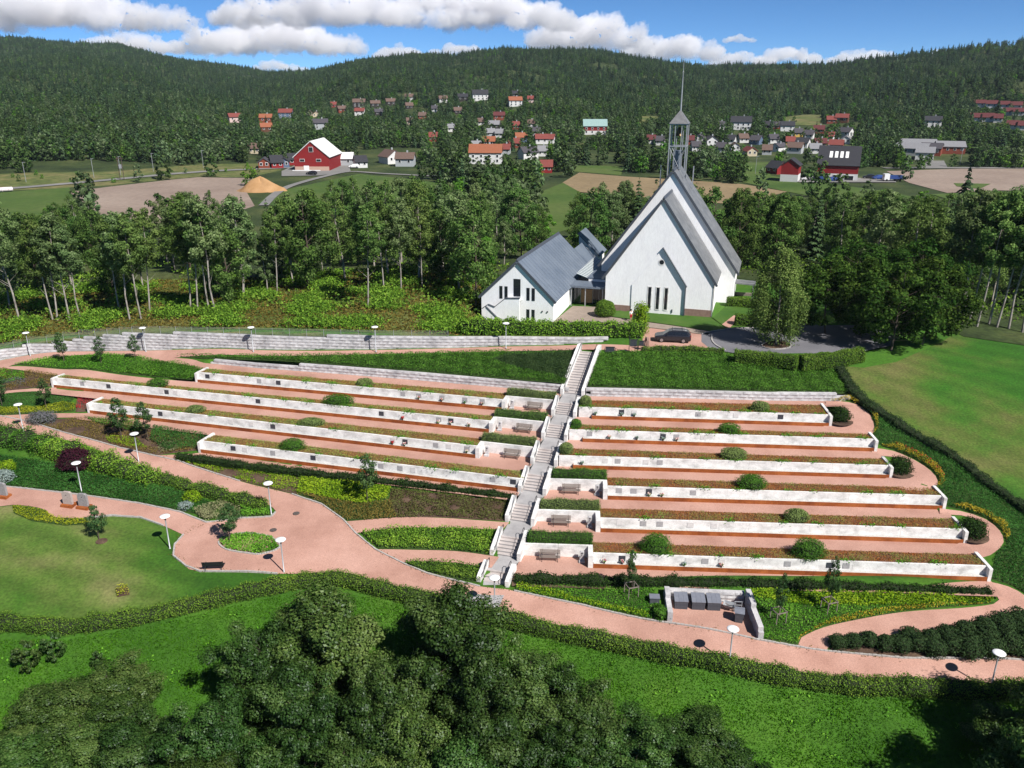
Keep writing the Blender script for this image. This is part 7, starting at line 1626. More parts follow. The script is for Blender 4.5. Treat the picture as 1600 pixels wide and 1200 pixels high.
# young planted trees in the garden
yt = [make_tree('young', 400 + i, 4.6, 0.85, 0.34, LT['fir'], bark_dk, 1900, 0.16, 22, 'egg', cr=0.46) for i in range(3)]
for i, (p_, h, lab) in enumerate((((-62.25,108.8,-3.48), 4.6, 'young tree in the pointed bed, leftmost of three'), ((-56.27,107.18,-3.12), 4.0, 'young tree in the pointed bed, middle of three with sparse crown'), ((-51.78,107.86,-2.79), 3.8, 'young tree in the pointed bed, nearest the lamp'),
  ((-57.93,95.63,-5.2), 4.2, 'dark young tree at the edge of the lime border'), ((-45.3,87.97,-5.83), 5.3, 'slender young tree in the mixed bed, the left one of the pair'), ((-41.93,87.37,-5.88), 5.0, 'slender young tree in the mixed bed, the right one of the pair'), ((-14.69,74.68,-7.05), 5.6, 'young tree in the vivid lime patch below the fourth plaque wall'),
  ((-39.23,68.67,-7.72), 3.6, 'small young tree on the lower lawn'), ((-26.76,68.22,-7.87), 4.2, 'dense young tree on the planted island'), ((10.29,60.8,-8.55), 4.6, 'thin sapling with timber stake left of the bin enclosure'), ((21.97,57.46,-8.76), 4.6, 'very thin sapling with timber stake right of the bin enclosure'), ((26.59,58.72,-8.65), 5.4, 'thin sapling with timber stake in the lime drift'), ((-64.04,96.59,-5.07), 4.4, 'bronze young tree at the left edge'))):
    t = thing('young_tree', lab, 'tree', p_, i * 1.3); s = h / 4.6; w_ = s * (0.55 if 'thin' in lab else 1.15 if 'dense' in lab or 'lawn' in lab else 0.95); t.scale = (w_, w_, s)
    ob('trunk', yt[i % 3][0], t); ob('crown', yt[i % 3][1], t)
    if 'stake' in lab:
        k = thing('tree_stake', 'low square timber guard around the ' + lab.replace(' with timber stake', ''), 'tree guard', p_, 0.3)
        for sx in (-1, 1):
            for sy in (-1, 1): MB().box(sx*0.45-0.03, sx*0.45+0.03, sy*0.45-0.03, sy*0.45+0.03, -0.1, 1.15).build('post', wood_gr, k)
        for s_ in (-1, 1):
            MB().box(-0.418, 0.418, s_*0.45-0.025, s_*0.45+0.025, 1.0, 1.08).build('rail', wood_gr, k); MB().box(s_*0.45-0.025, s_*0.45+0.025, -0.418, 0.418, 0.99, 1.07).build('rail', wood_gr, k)
p_ = (-38.85,68.37,-7.75)
setp(ob('planting_soil', MB().lathe([(0.55, 0.0), (0.5, 0.06), (0.0, 0.07)], seg=14).mesh('planting_soil', soil), loc=(p_[0], p_[1], p_[2] + 0.03)), kind='structure')

# ------------------------------------------------------------------ foreground trees
def make_boughs(seed, H, R_, lm, bm, n, leaf):
    """broad crown of leaning boughs, each a spray of twigs of its own length and colour, with gaps between"""
    g = np.random.default_rng(seed); b = MB(); tr = H * 0.014
    b.tube([(0, 0, -0.4), (0.1, 0.05, H * 0.3), (0.0, 0.1, H * 0.6)], [tr * 1.2, tr, tr * 0.55], 8, cap=False)
    S_ = []; nb = 15
    for i in range(nb):
        a = i * 2.399 + g.normal(0, 0.25); t = (i + 0.5) / nb; el = R(8 + 74 * t + g.normal(0, 7)); L_ = (R_ * 0.95 + (H * 0.62 - R_ * 0.95) * t) * g.uniform(0.72, 1.12)
        s = np.array([0, 0, H * (0.12 + 0.30 * t)]); d = np.array([np.cos(a) * np.cos(el), np.sin(a) * np.cos(el), np.sin(el)])
        e = s + d * L_; m_ = (s + e) / 2 + np.array([0, 0, 0.12 * L_])
        b.tube([Vector(s), Vector(m_), Vector(e)], [tr * 0.5, tr * 0.3, tr * 0.05], 5, cap=False)
        tone = g.normal(0, 0.16); k = int(9 + 6 * g.random())
        for j in range(k):
            u = 0.3 + 0.72 * (j + g.random()) / k; c = s * (1 - u) ** 2 + 2 * u * (1 - u) * m_ + u * u * e if u < 1 else e
            side = g.normal(size=3) * L_ * 0.17 * (1.25 - 0.6 * u); c2 = c + side
            b.tube([Vector(c), Vector(c2)], [tr * 0.12, tr * 0.03], 3, cap=False)
            S_.append((c2, d, L_ * g.uniform(0.12, 0.2), tone + g.normal(0, 0.07)))
    w = np.array([q[2] ** 2 for q in S_]); w /= w.sum(); pick = g.choice(len(S_), n, p=w)
    cc = np.array([q[0] for q in S_])[pick]; dd = np.array([q[1] for q in S_])[pick]; rr = np.array([q[2] for q in S_])[pick]; tn = np.array([q[3] for q in S_])[pick]
    v = nrm(g.normal(size=(n, 3))); P = cc + v * (rr * g.random(n) ** 0.38)[:, None] * np.array([1, 1, 0.75]) + dd * (rr * g.normal(0, 0.3, n))[:, None]
    N = nrm(v * 1.2 + nrm(P - np.array([0, 0, H * 0.45])) * 0.4 + g.normal(size=(n, 3)) * 0.38 + np.array([0, 0, 0.25]))
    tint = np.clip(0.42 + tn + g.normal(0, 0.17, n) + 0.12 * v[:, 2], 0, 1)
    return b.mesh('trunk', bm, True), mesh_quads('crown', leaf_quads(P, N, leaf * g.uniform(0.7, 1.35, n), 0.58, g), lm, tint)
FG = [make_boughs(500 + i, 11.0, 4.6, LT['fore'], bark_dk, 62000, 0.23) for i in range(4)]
FS = [make_tree('foreground_small', 520 + i, 4.0, 1.3, 0.1, LT['fore'], bark_dk, 2600, 0.22, 20, 'round', cr=0.34) for i in range(2)]
def fg_at(u, v, ztop):
    """ground spot under a treetop seen at tangents (u, v)"""
    cp_, sp__ = math.cos(R(20)), math.sin(R(20)); t = (33.0 - ztop) / (sp__ + v * cp_); return u * t, t * (cp_ - v * sp__)
FGT = [(-14.37,52.56,-3.2),(-3.95,51.47,-3.0),(-18.91,50.46,-4.5),(-8.94,47.54,-5.0),(-1.77,46.87,-5.0),(-14.58,46.62,-5.6),(-20.38,45.14,-6.5),(4.48,46.98,-7.0),(-6.88,44.5,-7.0),(0.86,44.56,-7.6),(8.77,45.22,-8.2),(-29.47,49.59,-7.2),(-33.05,47.45,-7.4),(-24.88,45.0,-8.0),(34.32,45.05,-7.5),(-11.02,43.26,-8.0),(-33.16,44.68,-8.8),(14.39,44.36,-9.6),(12.97,46.1,-9.0),(1.39,49.34,-5.6),(-3.37,42.98,-8.0),(-20.11,43.6,-8.6),(6.08,44.23,-9.2),(-29.83,46.05,-8.4)]
FGN = ['tallest foreground tree with the high left crown', 'broad foreground tree just below the foot of the stairs', 'foreground tree at the left shoulder of the big clump', 'foreground tree in the gap below the boundary hedge', 'foreground tree in front of the broad one by the stairs', 'foreground tree in the centre of the big clump', 'foreground tree low on the left of the big clump', 'foreground tree stepping down to the right of the clump', 'foreground tree at the bottom centre edge', 'foreground tree at the bottom edge right of centre', 'low foreground tree at the right end of the clump', 'smaller foreground tree over the left meadow', 'foreground tree at the lower left corner side', 'foreground tree at the bottom left edge', 'dark foreground tree in the lower right corner', 'foreground tree cut by the bottom edge left of centre', 'foreground tree in the lower left corner', 'small foreground tree cut by the bottom edge right of centre', 'small foreground tree at the far right of the clump', 'foreground tree right behind the stepping down one', 'foreground tree at the bottom edge below the broad one', 'foreground tree at the bottom edge under the low left one', 'foreground tree cut by the bottom edge near the right end of the clump', 'foreground tree between the two lower left ones']
for i, (p_, nm) in enumerate(zip(FGT, FGN)):
    zg = land1(p_[0], p_[1] - 0.5); h = p_[2] - zg
    tr, cr_ = FG[i % 4]
    t = thing('foreground_tree', 'dark leafy ' + nm, 'tree', (p_[0], p_[1] - 0.5, zg), i * 1.7); s = h / 11.0; w_ = max(s, 0.72) * (1.42 if i == 0 else 1.25 if i == 1 else 1.0); t.scale = (w_, w_, s)
    ob('trunk', tr, t); ob('crown', cr_, t)
for p_, h, nm in (((-37.62,52.7,-10.15), 3.0, 'small grey green tree on the left meadow, leftmost'), ((-36.09,53.75,-9.96), 2.8, 'small silvery tree on the left meadow, nearest the hedge'), ((-32.41,53.27,-10.19), 1.7, 'little dark bush on the left meadow')):
    t = thing('meadow_sapling', nm, 'tree', p_, h); s = h / 4.0; t.scale = (s*0.9, s*0.9, s); ob('trunk', FS[0][0], t); ob('crown', FS[0][1], t)
# trees outside the picture whose shade falls on the meadow at the right
for p_, nm in (((34.5, 38.5, 0), 'nearer'), ((39, 43, 0), 'farther'), ((30.5, 33.5, 0), 'lowest')):
    zg = land1(p_[0], p_[1]); t = thing('foreground_tree', f'dark leafy tree just outside the lower right corner, the {nm} one', 'tree', (p_[0], p_[1], zg), 2.0); ob('trunk', FG[1][0], t); ob('crown', FG[1][1], t); t.scale = (1.0, 1.0, 1.0)

# ------------------------------------------------------------------ fields of the valley
ploughed = mat('ploughed_field', [(0.21,0.158,0.128),(0.25,0.193,0.158),(0.285,0.225,0.185)], 0.03, 8, 0.95, fine=(0.5, 0.12))
wheat = mat('ripe_field', [(0.19,0.14,0.078),(0.24,0.178,0.10)], 0.04, 8, 0.95, fine=(0.6, 0.12))
pasture = mat('pasture', [(0.035,0.075,0.012),(0.058,0.10,0.018),(0.085,0.115,0.03)], 0.03, 8, 0.95, fine=(0.5, 0.15))
scrubland = mat('scrubby_pasture', [(0.05,0.08,0.018),(0.10,0.115,0.035),(0.16,0.135,0.06)], 0.05, 8, 0.95, fine=(0.4, 0.25))
yard = mat('gravel_yard', [(0.16,0.157,0.153),(0.21,0.203,0.197)], 0.1, 6, 0.95)
FLD = {
 'ploughed_field': (ploughed, [(-161.35,306.57,-4.14),(-153.43,320.88,-3.97),(-131.11,353.9,-3.84),(-108.41,354.85,-4.2),(-99.73,314.79,-4.2),(-83.09,270.22,-4.2),(-86.73,239.79,-4.2),(-110.8,231.79,-4.2)]),
 'green_field': (pasture, [(-207.68,283.54,-3.9),(-184.05,302.41,-3.86),(-166.77,317.44,-3.81),(-124.56,239.79,-4.2),(-121.29,211.47,-4.2),(-143.67,191.91,-4.2)]),
 'meadow': (pasture, [(-84.02,276.27,-4.2),(-86.4,307.04,-4.2),(-67.13,370.47,-4.2),(-42.36,349.92,-4.2),(-19.85,327.14,-4.2),(-19.84,258.84,-4.2),(-45.35,245.84,-4.2)]),
 'small_pasture': (pasture, [(27.32,412.62,-4.2),(53.49,406.04,-4.2),(46.89,365.12,-4.2),(27.35,381.64,-4.2)]),
 'ripe_field': (wheat, [(29.79,375.97,-4.2),(47.61,359.91,-4.2),(68.38,347.51,-4.2),(90.47,331.46,-4.2),(100.42,307.04,-4.2),(73.11,273.21,-4.2),(23.35,307.04,-4.2),(14.48,307.04,-4.2),(20.5,338.16,-4.2)]),
 'low_pasture': (pasture, [(10.51,307.04,-4.2),(20.36,335.9,-4.2),(24.52,307.04,-4.2),(31.75,258.84,-4.2),(9.04,212.06,-3.98),(7.54,258.84,-4.2)]),
 'right_pasture': (pasture, [(115.38,426.43,-4.2),(128.2,426.43,-4.2),(110.66,362.5,-4.2),(125.66,331.46,-4.2),(137.78,307.04,-4.2),(141.44,276.27,-4.2),(117.06,258.84,-4.2),(100.42,307.04,-4.2),(92.23,338.16,-4.2)]),
 'right_ploughed_field': (ploughed, [(168.4,381.64,-4.2),(207.54,393.47,-4.2),(249.05,393.47,-4.2),(268.74,387.47,-4.2),(214.84,307.04,-4.2),(179.6,310.87,-4.2),(156.94,303.3,-4.2),(157.82,335.9,-4.2)]),
 'green_patch': (pasture, [(174.51,333.67,-4.2),(187.98,331.46,-4.2),(174.59,314.79,-4.2),(170.34,322.92,-4.2)]),
 'right_verge': (pasture, [(149.43,299.65,-4.2),(177.48,307.04,-4.2),(212.34,303.3,-4.2),(192.17,273.21,-4.2),(147.78,276.27,-4.2)]),
 'hill_clearing': (scrubland, [(220.28,702.04,6.93),(271.77,759.74,6.92),(229.45,638.86,3.87),(203.26,645.82,3.55)]),
 'hill_glade': (scrubland, [(100.13,678.44,8.76),(117.6,692.89,8.25),(102.24,610.26,3.45),(90.39,609.69,3.47)]),
 'roadside_scrub': (scrubland, [(-211.4,349.97,-2.14),(-170.26,364.06,-2.49),(-143.34,405.57,-2.97),(-115.63,415.7,-3.57),(-104.77,386.02,-4.06),(-110.77,357.36,-4.2),(-131.83,355.95,-3.79),(-154.92,324.15,-3.86),(-185.74,305.35,-3.77),(-207.51,286.46,-3.85),(-233.58,324.54,-2.7)]),
}
lift = {'green_patch': 0.24, 'roadside_scrub': 0.03}
for nm, (m_, poly) in FLD.items(): sheet(nm, poly, m_, 7.0, 'land', lift.get(nm, 0.06 + 0.012 * list(FLD).index(nm)))
ribbon('farm_road', resample(curve([(-209.79,299.74,-3.54),(-188.31,309.81,-3.61),(-174.03,323.19,-3.51),(-156.15,344.04,-3.32),(-132.88,374.83,-3.54),(-111.74,390.25,-3.89),(-101.13,397.26,-3.98)], 6), 5, closed=False), 4.5, yard, dz=0.27, zmode='land')
ribbon('farm_road', resample(curve([(-80.2,270.22,-4.2),(-83.9,296.08,-4.2),(-85.29,322.92,-4.2),(-80.5,354.85,-4.2),(-72.88,378.78,-4.2),(-55.95,370.47,-4.2),(-32.64,359.91,-4.2)], 6), 4, closed=False), 3.2, yard, dz=0.29, zmode='land')
ribbon('valley_road', resample(curve([(173.26,396.55,-4.2),(194.17,396.55,-4.2),(215.08,396.55,-4.2),(273.19,394.19,-3.98)], 6), 6, closed=False), 6.0, yard, dz=0.31, zmode='land')
sheet('farm_yard', [(-103.44,380.95,-4.13),(-103.48,408.14,-3.8),(-78.95,411.5,-4.1),(-72.54,381.64,-4.2),(-82.18,362.5,-4.2),(-97.93,359.91,-4.2)], yard, 5, 'land', 0.26)
sheet('farm_yard', [(111.78,347.51,-4.2),(124.28,357.36,-4.2),(145.27,352.37,-4.2),(156.76,345.12,-4.2),(152.73,335.9,-4.2),(114.55,335.9,-4.2)], yard, 5, 'land', 0.33)
sheet('school_yard', [(191.13,399.66,-4.2),(209.97,433.37,-4.17),(219.21,432.33,-4.09),(204.68,399.66,-4.2)], yard, 5, 'land', 0.35)
p_ = (-92.08,308.94,-4.2)
sg = np.random.default_rng(3)
b = MB(); n_ = 22; V = []; 
for j in range(7):
    for i in range(n_):
        a = 6.283 * i / n_; r = (1 - j / 6.0); k = 1 + 0.12 * math.sin(3*a+j) + sg.normal(0, 0.03)
        V.append((9.0 * r * k * math.cos(a), 4.5 * r * k * math.sin(a), 4.6 * (1 - r ** 1.25) * (1 + 0.18 * math.sin(2*a+1)) + sg.normal(0, 0.1)))
b.add(V, [(j*n_+i, j*n_+(i+1) % n_, (j+1)*n_+(i+1) % n_, (j+1)*n_+i) for j in range(6) for i in range(n_)])
o = b.build('sand_heap', mat('orange_sand', [(0.30,0.17,0.075),(0.40,0.24,0.12)], 0.3, 6, 0.95, 0.1, 2), smooth=True); o.location = p_; o_heap = o; setp(o, 'heap of orange sand at the corner of the ploughed field', 'sand heap')
bale_m = mat('white_bale_wrap', [(0.66,0.58,0.62)], rough=0.5)
bale = MB(); bale.tube([(-0.65, 0, 0.75), (0.65, 0, 0.75)], 0.75, 12); bale = bale.mesh('hay_bale', bale_m, False)
for i, q in enumerate([(-184.69,302.33,-3.86),(-183.79,302.75,-3.86),(-182.96,303.31,-3.86),(-182.13,303.88,-3.86),(-181.22,304.3,-3.87)]):
    o = ob('hay_bale', bale, loc=(q[0], q[1], q[2] + 0.3), rz=0.2 * i); setp(o, f'white wrapped hay bale, {NTH[i]} from left at the green field edge', 'hay bale', 'wrapped hay bales')

# ------------------------------------------------------------------ village
WC = {'white': (0.60,0.60,0.60), 'cream': (0.5,0.43,0.31), 'red': (0.22,0.016,0.018), 'brown': (0.11,0.05,0.03), 'dark': (0.035,0.03,0.03), 'grey': (0.33,0.35,0.37), 'blue': (0.10,0.14,0.22), 'yellow': (0.55,0.36,0.09), 'pink': (0.55,0.42,0.40), 'rust': (0.20,0.05,0.03), 'orange': (0.55,0.16,0.04)}
RC = {'black': (0.035,0.035,0.042), 'dark': (0.065,0.06,0.07), 'brown': (0.13,0.085,0.07), 'red': (0.19,0.05,0.042), 'orange': (0.27,0.095,0.05), 'grey': (0.22,0.22,0.235), 'teal': (0.25,0.36,0.35), 'white': (0.66,0.66,0.66), 'wine': (0.11,0.03,0.032)}
HOUSES = []
def far_house(spot, wc, rc, rot, where, gable=False, eave=None, depth=None, rise=None, cat='house', name='house', low=None, chimney=True, group='houses of the village', wins=True):
    x, y, z, w = spot
    w = max(w * (0.86 if group in ('houses of the village', 'terraced houses on the right hill') else 1.0), 5.0); d = depth or (max(7.0, w * 0.72) if not gable else max(9, w * 1.1)); ev = eave or min(5.4, max(2.7, w * 0.42))
    span = w if gable else d
    rz_ = R(rot) + math.atan2(-x, y) * 1.0
    wm = mat('wall_' + wc, [tuple(c * 0.9 for c in WC[wc]), WC[wc]], 0.8, 3, 0.85); rm = mat('roof_' + rc, [tuple(c * 0.85 for c in RC[rc]), RC[rc]], 1.2, 3, 0.8)
    t = thing(name, f"{wc} {cat} with {rc} roof {where}", cat, (x, y + d * 0.35, z), rz_, group)
    rs = rise or span * 0.36; ov = 0.45
    if gable:
        MB().prism([(-w/2, -1.5), (w/2, -1.5), (w/2, ev), (0, ev + rs), (-w/2, ev)], -d/2, d/2, axis='y').build('wall', wm, t)
        b = MB(); sl = rs / (w/2)
        for s in (-1, 1): b.prism(slab_pts(0, ev + rs + 0.02, s*(w/2+ov), ev - ov*sl + 0.02, 0.28), -d/2-0.4, d/2+0.4, axis='y')
    else:
        MB().prism([(-d/2, -1.5), (d/2, -1.5), (d/2, ev), (0, ev + rs), (-d/2, ev)], -w/2, w/2, axis='x').build('wall', wm, t)
        b = MB(); sl = rs / (d/2)
        for s in (-1, 1): b.prism(slab_pts(0, ev + rs + 0.02, s*(d/2+ov), ev - ov*sl + 0.02, 0.28), -w/2-0.4, w/2+0.4, axis='x')
    ro = b.build('roof', rm, t)
    if chimney: MB().box(w*0.12-0.35, w*0.12+0.35, -0.3, 0.4, ev + rs*0.6, ev + rs + 1.1).build('chimney', mat('wall_grey', [WC['grey']]), ro)
    yf = -d/2
    if low:
        lm_ = mat('wall_' + low, [tuple(c * 0.9 for c in WC[low]), WC[low]], 0.8, 3, 0.85)
        MB().box(-w/2-0.06, w/2+0.06, yf-0.06, d/2+0.06, -1.5, ev*0.45).build('lower_wall', lm_, t)
    if wins:
        wf = mat('window_trim', [(0.72,0.72,0.72)], rough=0.7)
        rows = [ev*0.52] if ev < 4 else [ev*0.12 + 0.4, ev*0.6]
        nn = max(2, int(w / 3.4))
        for zr in rows:
            for i in range(nn):
                cx = -w/2 + w * (i + 0.5) / nn
                f = MB().box(cx-0.62, cx+0.62, yf-0.12, yf-0.01, zr-0.1, zr+1.35).build('window', wf, t)
                MB().box(cx-0.48, cx+0.48, yf-0.16, yf-0.121, zr+0.04, zr+1.21).build('pane', glass_dk, f)
    HOUSES.append((x, y, z, w, ev + rs))
    return t
V1 = 'on the wooded slope '
for a_ in (
 ((-211.72,659.59,5.26,10.7),'pink','red',10,V1+'far left of the village'), ((-191.03,670.72,4.31,10.9),'rust','orange',-8,V1+'right of the leftmost pink one'), ((-170.58,596.8,1.56,8.9),'brown','orange',5,'just below the rust red one'), ((-199.01,761.27,4.2,13.5),'blue','red',-10,V1+'left of the cream pair'),
 ((-189.18,806.41,4.76,7.1),'cream','brown',0,V1+'left half of a twin pair',True), ((-179.2,790.82,4.19,7.0),'cream','brown',0,V1+'right half of a twin pair',True), ((-176.19,858.82,10.73,6.3),'red','red',0,V1+'small, above the cream pair'), ((-159.83,815.49,7.3,9.6),'rust','brown',12,V1+'below the small red one'),
 ((-145.99,830.73,11.46,13.4),'dark','brown',-6,'leftmost of three dark ones in a high row'), ((-128.65,817.58,11.8,10.2),'dark','brown',4,'middle of three dark ones in a high row'), ((-113.85,815.54,13.56,10.2),'dark','brown',8,'right of three dark ones in a high row'), ((-97.58,826.54,17.89,9.1),'white','brown',-4,'highest on the slope above the barn'), ((-92.66,782.28,11.63,7.5),'dark','brown',6,'below the highest white one'),
 ((-137.12,781.14,6.19,9.8),'white','red',-12,'below the row of three dark ones'), ((-117.52,765.86,6.18,9.0),'dark','dark',5,'behind trees right of the red roofed white one'), ((-135.57,609.31,2.63,11.8),'grey','dark',2,'long and low above the red barn'), ((-63.39,799.86,16.72,8.8),'white','brown',8,'upper slope left of the modern white one'), ((-67.19,753.89,9.77,5.6),'white','dark',-5,'small and lone on the middle slope'), ((-44.84,793.94,17.94,10.5),'dark','black',0,'beside the modern white one'),
 ((-80.91,683.08,2.34,6.1),'cream','brown',5,'half hidden by trees above the white farm house'), ((-43.64,618.68,0.4,6.4),'white','grey',0,'low on the slope right of the white farm house'), ((-48.16,525.38,-0.31,5.5),'rust','red',-6,'near the valley floor among trees'), ((-139.98,464.97,-2.84,7.7),'cream','brown',-15,'in trees left of the red barn'),
 ((-28.74,783.75,18.68,16.1),'white','black',6,'modern and boxy on the middle slope'), ((4.1,800.41,20.59,10.0),'dark','black',-5,'dark and high right of the modern white one'), ((2.68,729.77,15.1,12.9),'white','orange',8,'with blue shade right of the modern white one'), ((15.9,747.29,17.79,4.4),'pink','red',0,'tiny at the edge of the wood'), ((-9.97,674.77,6.05,10.0),'rust','wine',0,'cabin like in the middle of the slope'),
 ((-13.06,628.71,1.66,9.3),'dark','grey',-8,'below the red cabin'), ((2.77,621.99,2.0,5.5),'red','red',5,'small right of the dark one below the cabin'), ((13.96,627.68,3.05,5.1),'white','brown',0,'small and high right of the red cabin'), ((-14.37,568.04,-0.17,6.3),'grey','grey',6,'third row down below the cabin'), ((-7.96,563.02,-0.27,4.2),'white','grey',-10,'beside the grey one in the third row'),
 ((-13.52,502.74,-1.76,8.3),'dark','orange',-4,'with bright tiles left of the village middle'), ((5.57,533.59,-1.21,8.0),'blue','orange',6,'in the village middle'), ((1.49,498.94,-2.21,7.5),'rust','red',-3,'just below the blue one in the village middle'), ((17.97,523.55,-1.69,8.6),'white','red',5,'right of the village middle'), ((23.63,528.1,-1.61,4.3),'white','red',-8,'small, attached right of the white one with red tiles'),
 ((8.35,444.99,-4.2,10.0),'white','dark',28,'big gabled one at the foot of the village'), ((16.61,461.72,-3.92,4.2),'white','grey',0,'narrow right of the big gabled one'), ((86.2,530.03,-2.12,5.9),'white','wine',4,'left of the church spire'), ((91.02,523.39,-2.43,3.9),'white','dark',-6,'nearest the left side of the spire'),
 ((162.85,611.49,2.09,16.3),'white','black',0,'long row above the gardens right of the spire'), ((148.46,612.14,2.49,5.4),'white','dark',10,'small left of the long white row'), ((184.59,619.14,2.14,7.8),'dark','black',-4,'right of the long white row'), ((190.17,619.34,2.13,3.2),'red','dark',0,'tiny between two dark ones'), ((193.8,605.82,1.51,10.8),'white','black',5,'right of the tiny red one'), ((210.48,588.98,0.71,7.9),'rust','wine',-3,'below the hill clearing'),
 ((238.93,645.79,4.92,7.6),'rust','red',6,'beside the hill clearing'), ((246.25,643.84,5.46,10.5),'brown','red',-8,'above the white gabled one near the hill clearing'), ((217.72,560.52,-0.13,10.0),'white','dark',-25,'gabled right of the hill clearing'), ((203.74,521.21,-1.54,5.8),'white','grey',0,'gabled small one below',True),
 ((109.14,526.1,-2.24,6.3),'rust','wine',0,'just right of the spire'), ((118.39,538.36,-1.51,5.6),'white','dark',-10,'second right of the spire',True), ((121.52,521.84,-2.33,7.8),'white','dark',14,'third right of the spire',True), ((134.47,527.07,-1.92,7.1),'white','black',-10,'fourth right of the spire'), ((143.86,532.96,-1.55,6.4),'white','brown',15,'fifth right of the spire'), ((149.32,522.46,-1.99,7.0),'blue','dark',-20,'sixth right of the spire'),
 ((161.06,528.0,-1.61,6.3),'white','dark',20,'seventh right of the spire'), ((152.57,486.62,-3.45,5.1),'white','dark',-30,'gable turned to the viewer in the lower row',True), ((167.34,514.1,-2.17,5.4),'yellow','red',5,'the bright one in the lower rows'), ((171.69,503.92,-2.56,8.3),'white','black',-15,'right of the yellow one'), ((181.58,503.16,-2.51,7.5),'yellow','wine',10,'second right of the bright one'), ((185.85,489.14,-2.93,8.8),'rust','red',-5,'at the right end of the lower row'),
 ((106.33,493.51,-3.61,5.2),'white','dark',10,'low among trees right of the spire'), ((119.31,485.99,-3.75,5.5),'grey','dark',-12,'in the lowest row, second from the spire'), ((128.84,492.04,-3.5,5.2),'white','brown',6,'in the lowest row, third from the spire',True), ((192.21,554.02,-0.54,6.2),'white','dark',-8,'upper row below the hill clearing'), ((188.65,566.04,-0.05,5.9),'yellow','dark',12,'upper row left of the hill clearing foot'), ((200.98,541.67,-0.95,5.6),'white','red',-6,'upper row right of the rust one'), ((-20.1,479.81,-2.59,5.7),'white','grey',8,'left of the bright tiled dark one'), ((-3.51,468.02,-3.41,5.3),'grey','red',-6,'just above the long roofed one'), ((16.32,577.53,0.1,5.6),'white','dark',5,'above the white one with red tiles'), ((-23.43,659.15,2.95,6.3),'white','brown',-4,'left of the dark one below the cabin'), ((-45.87,732.04,8.9,7.6),'dark','brown',6,'middle slope below the boxy modern one'), ((-74.75,722.81,5.14,6.9),'rust','brown',-8,'middle slope above the grey farm house'),
 ((129.89,464.51,-4.15,6.3),'cream','red',20,'lowest left of the lower row',True), ((141.18,471.06,-3.99,4.2),'grey','brown',0,'small one beside the cream gable'), ((158.41,476.41,-3.72,9.3),'grey','brown',-12,'wide roofed in the lower row'), ((169.12,475.44,-3.64,7.1),'white','grey',8,'beside the wide roofed one'), ((168.53,455.77,-4.11,6.8),'brown','brown',-6,'nearest the big barn'), ((285.77,585.13,5.08,12.1),'white','black',6,'alone on the wooded slope right of the village')):
    far_house(*a_)
# terrace rows on the right hill
k_ = 0
for (s_, nm) in (((390.45,725.4,14.19,9.6),'upper row, first'),((395.26,715.59,13.95,9.5),'upper row, second'),((399.86,705.86,13.71,9.3),'upper row, third'),((405.34,697.26,13.46,9.2),'upper row, last'),((387.07,676.3,9.79,8.0),'second row, first'),((391.62,668.56,9.58,8.9),'second row, last'),((317.77,591.14,8.55,7.9),'third row, first'),((323.34,586.19,8.76,7.8),'third row, second'),((326.48,579.3,8.63,6.0),'third row, last'),((319.56,549.59,5.61,7.3),'lowest row, first'),((323.87,544.35,5.48,7.3),'lowest row, last')):
    far_house(s_, 'white', 'wine', 0, f'on the right hill, {nm} from left', group='terraced houses on the right hill', chimney=False)
# the larger buildings
trim = mat('window_trim', [(0.72,0.72,0.72)], rough=0.7)
def more_windows(t, items, yf):
    for cx, zr, w_, h_ in items:
        f = MB().box(cx-w_/2-0.12, cx+w_/2+0.12, yf-0.12, yf-0.01, zr-0.12, zr+h_+0.12).build('window', trim, t)
        MB().box(cx-w_/2, cx+w_/2, yf-0.16, yf-0.121, zr, zr+h_).build('pane', glass_dk, f)
s_ = (-89.97,387.47,-4.2,15.8)
t = far_house(s_, 'red', 'white', -14, 'with white gables beside the grey yard', True, eave=6.2, rise=6.6, depth=26, cat='barn', name='barn', chimney=False, group=None, wins=False, low=None)
w_ = s_[3]; yf = -13
more_windows(t, [(0, 8.4, 1.8, 2.0), (-w_*0.27, 4.2, 2.0, 1.0), (w_*0.2, 4.2, 2.0, 1.0)], yf)
MB().box(-w_/2+0.2, w_/2-0.2, yf-0.2, yf-0.01, -1.4, 2.0).build('stone_base', mat('brick_base', [(0.45,0.30,0.24)], rough=0.9), t)
MB().box(-w_*0.16-1.2, -w_*0.16+1.2, yf-0.26, yf-0.21, -0.6, 2.4).build('door', trim, t)
MB().box(-w_/2-0.8, w_/2-4, yf-1.4, yf-1.2, -1.4, 0.6).build('low_wall', trim, t)
far_house((-109.64,393.36,-3.9,5.3),'red','black',6,'long low shed left of the red barn', cat='shed', name='shed', chimney=False, depth=8, group='farm sheds'); far_house((-114.98,392.37,-3.81,4.7),'rust','dark',-4,'with orange door at the left end of the farm', cat='shed', name='shed', chimney=False, group='farm sheds', gable=True)
far_house((-107.2,396.47,-3.9,4.5),'blue','black',0,'with blue gable between the red sheds', True, cat='shed', name='shed', chimney=False, group='farm sheds'); far_house((-104.67,408.0,-3.78,6.1),'red','black',4,'against the left side of the red barn', cat='shed', name='shed', chimney=False, group='farm sheds')
far_house((-80.54,408.47,-4.12,8.0),'grey','white',-8,'low lean-to right of the red barn', cat='shed', name='shed', chimney=False, group='farm sheds'); far_house((-71.64,399.66,-4.2,5.4),'white','black',10,'garage like right of the lean-to', cat='shed', name='shed', chimney=False, group='farm sheds')
far_house((-60.24,419.42,-4.2,8.2),'white','brown',30,'white farm house right of the red barn', True, group=None); far_house((-51.04,406.04,-4.2,8.6),'grey','brown',-10,'with blue gable beside the white farm house', group=None)
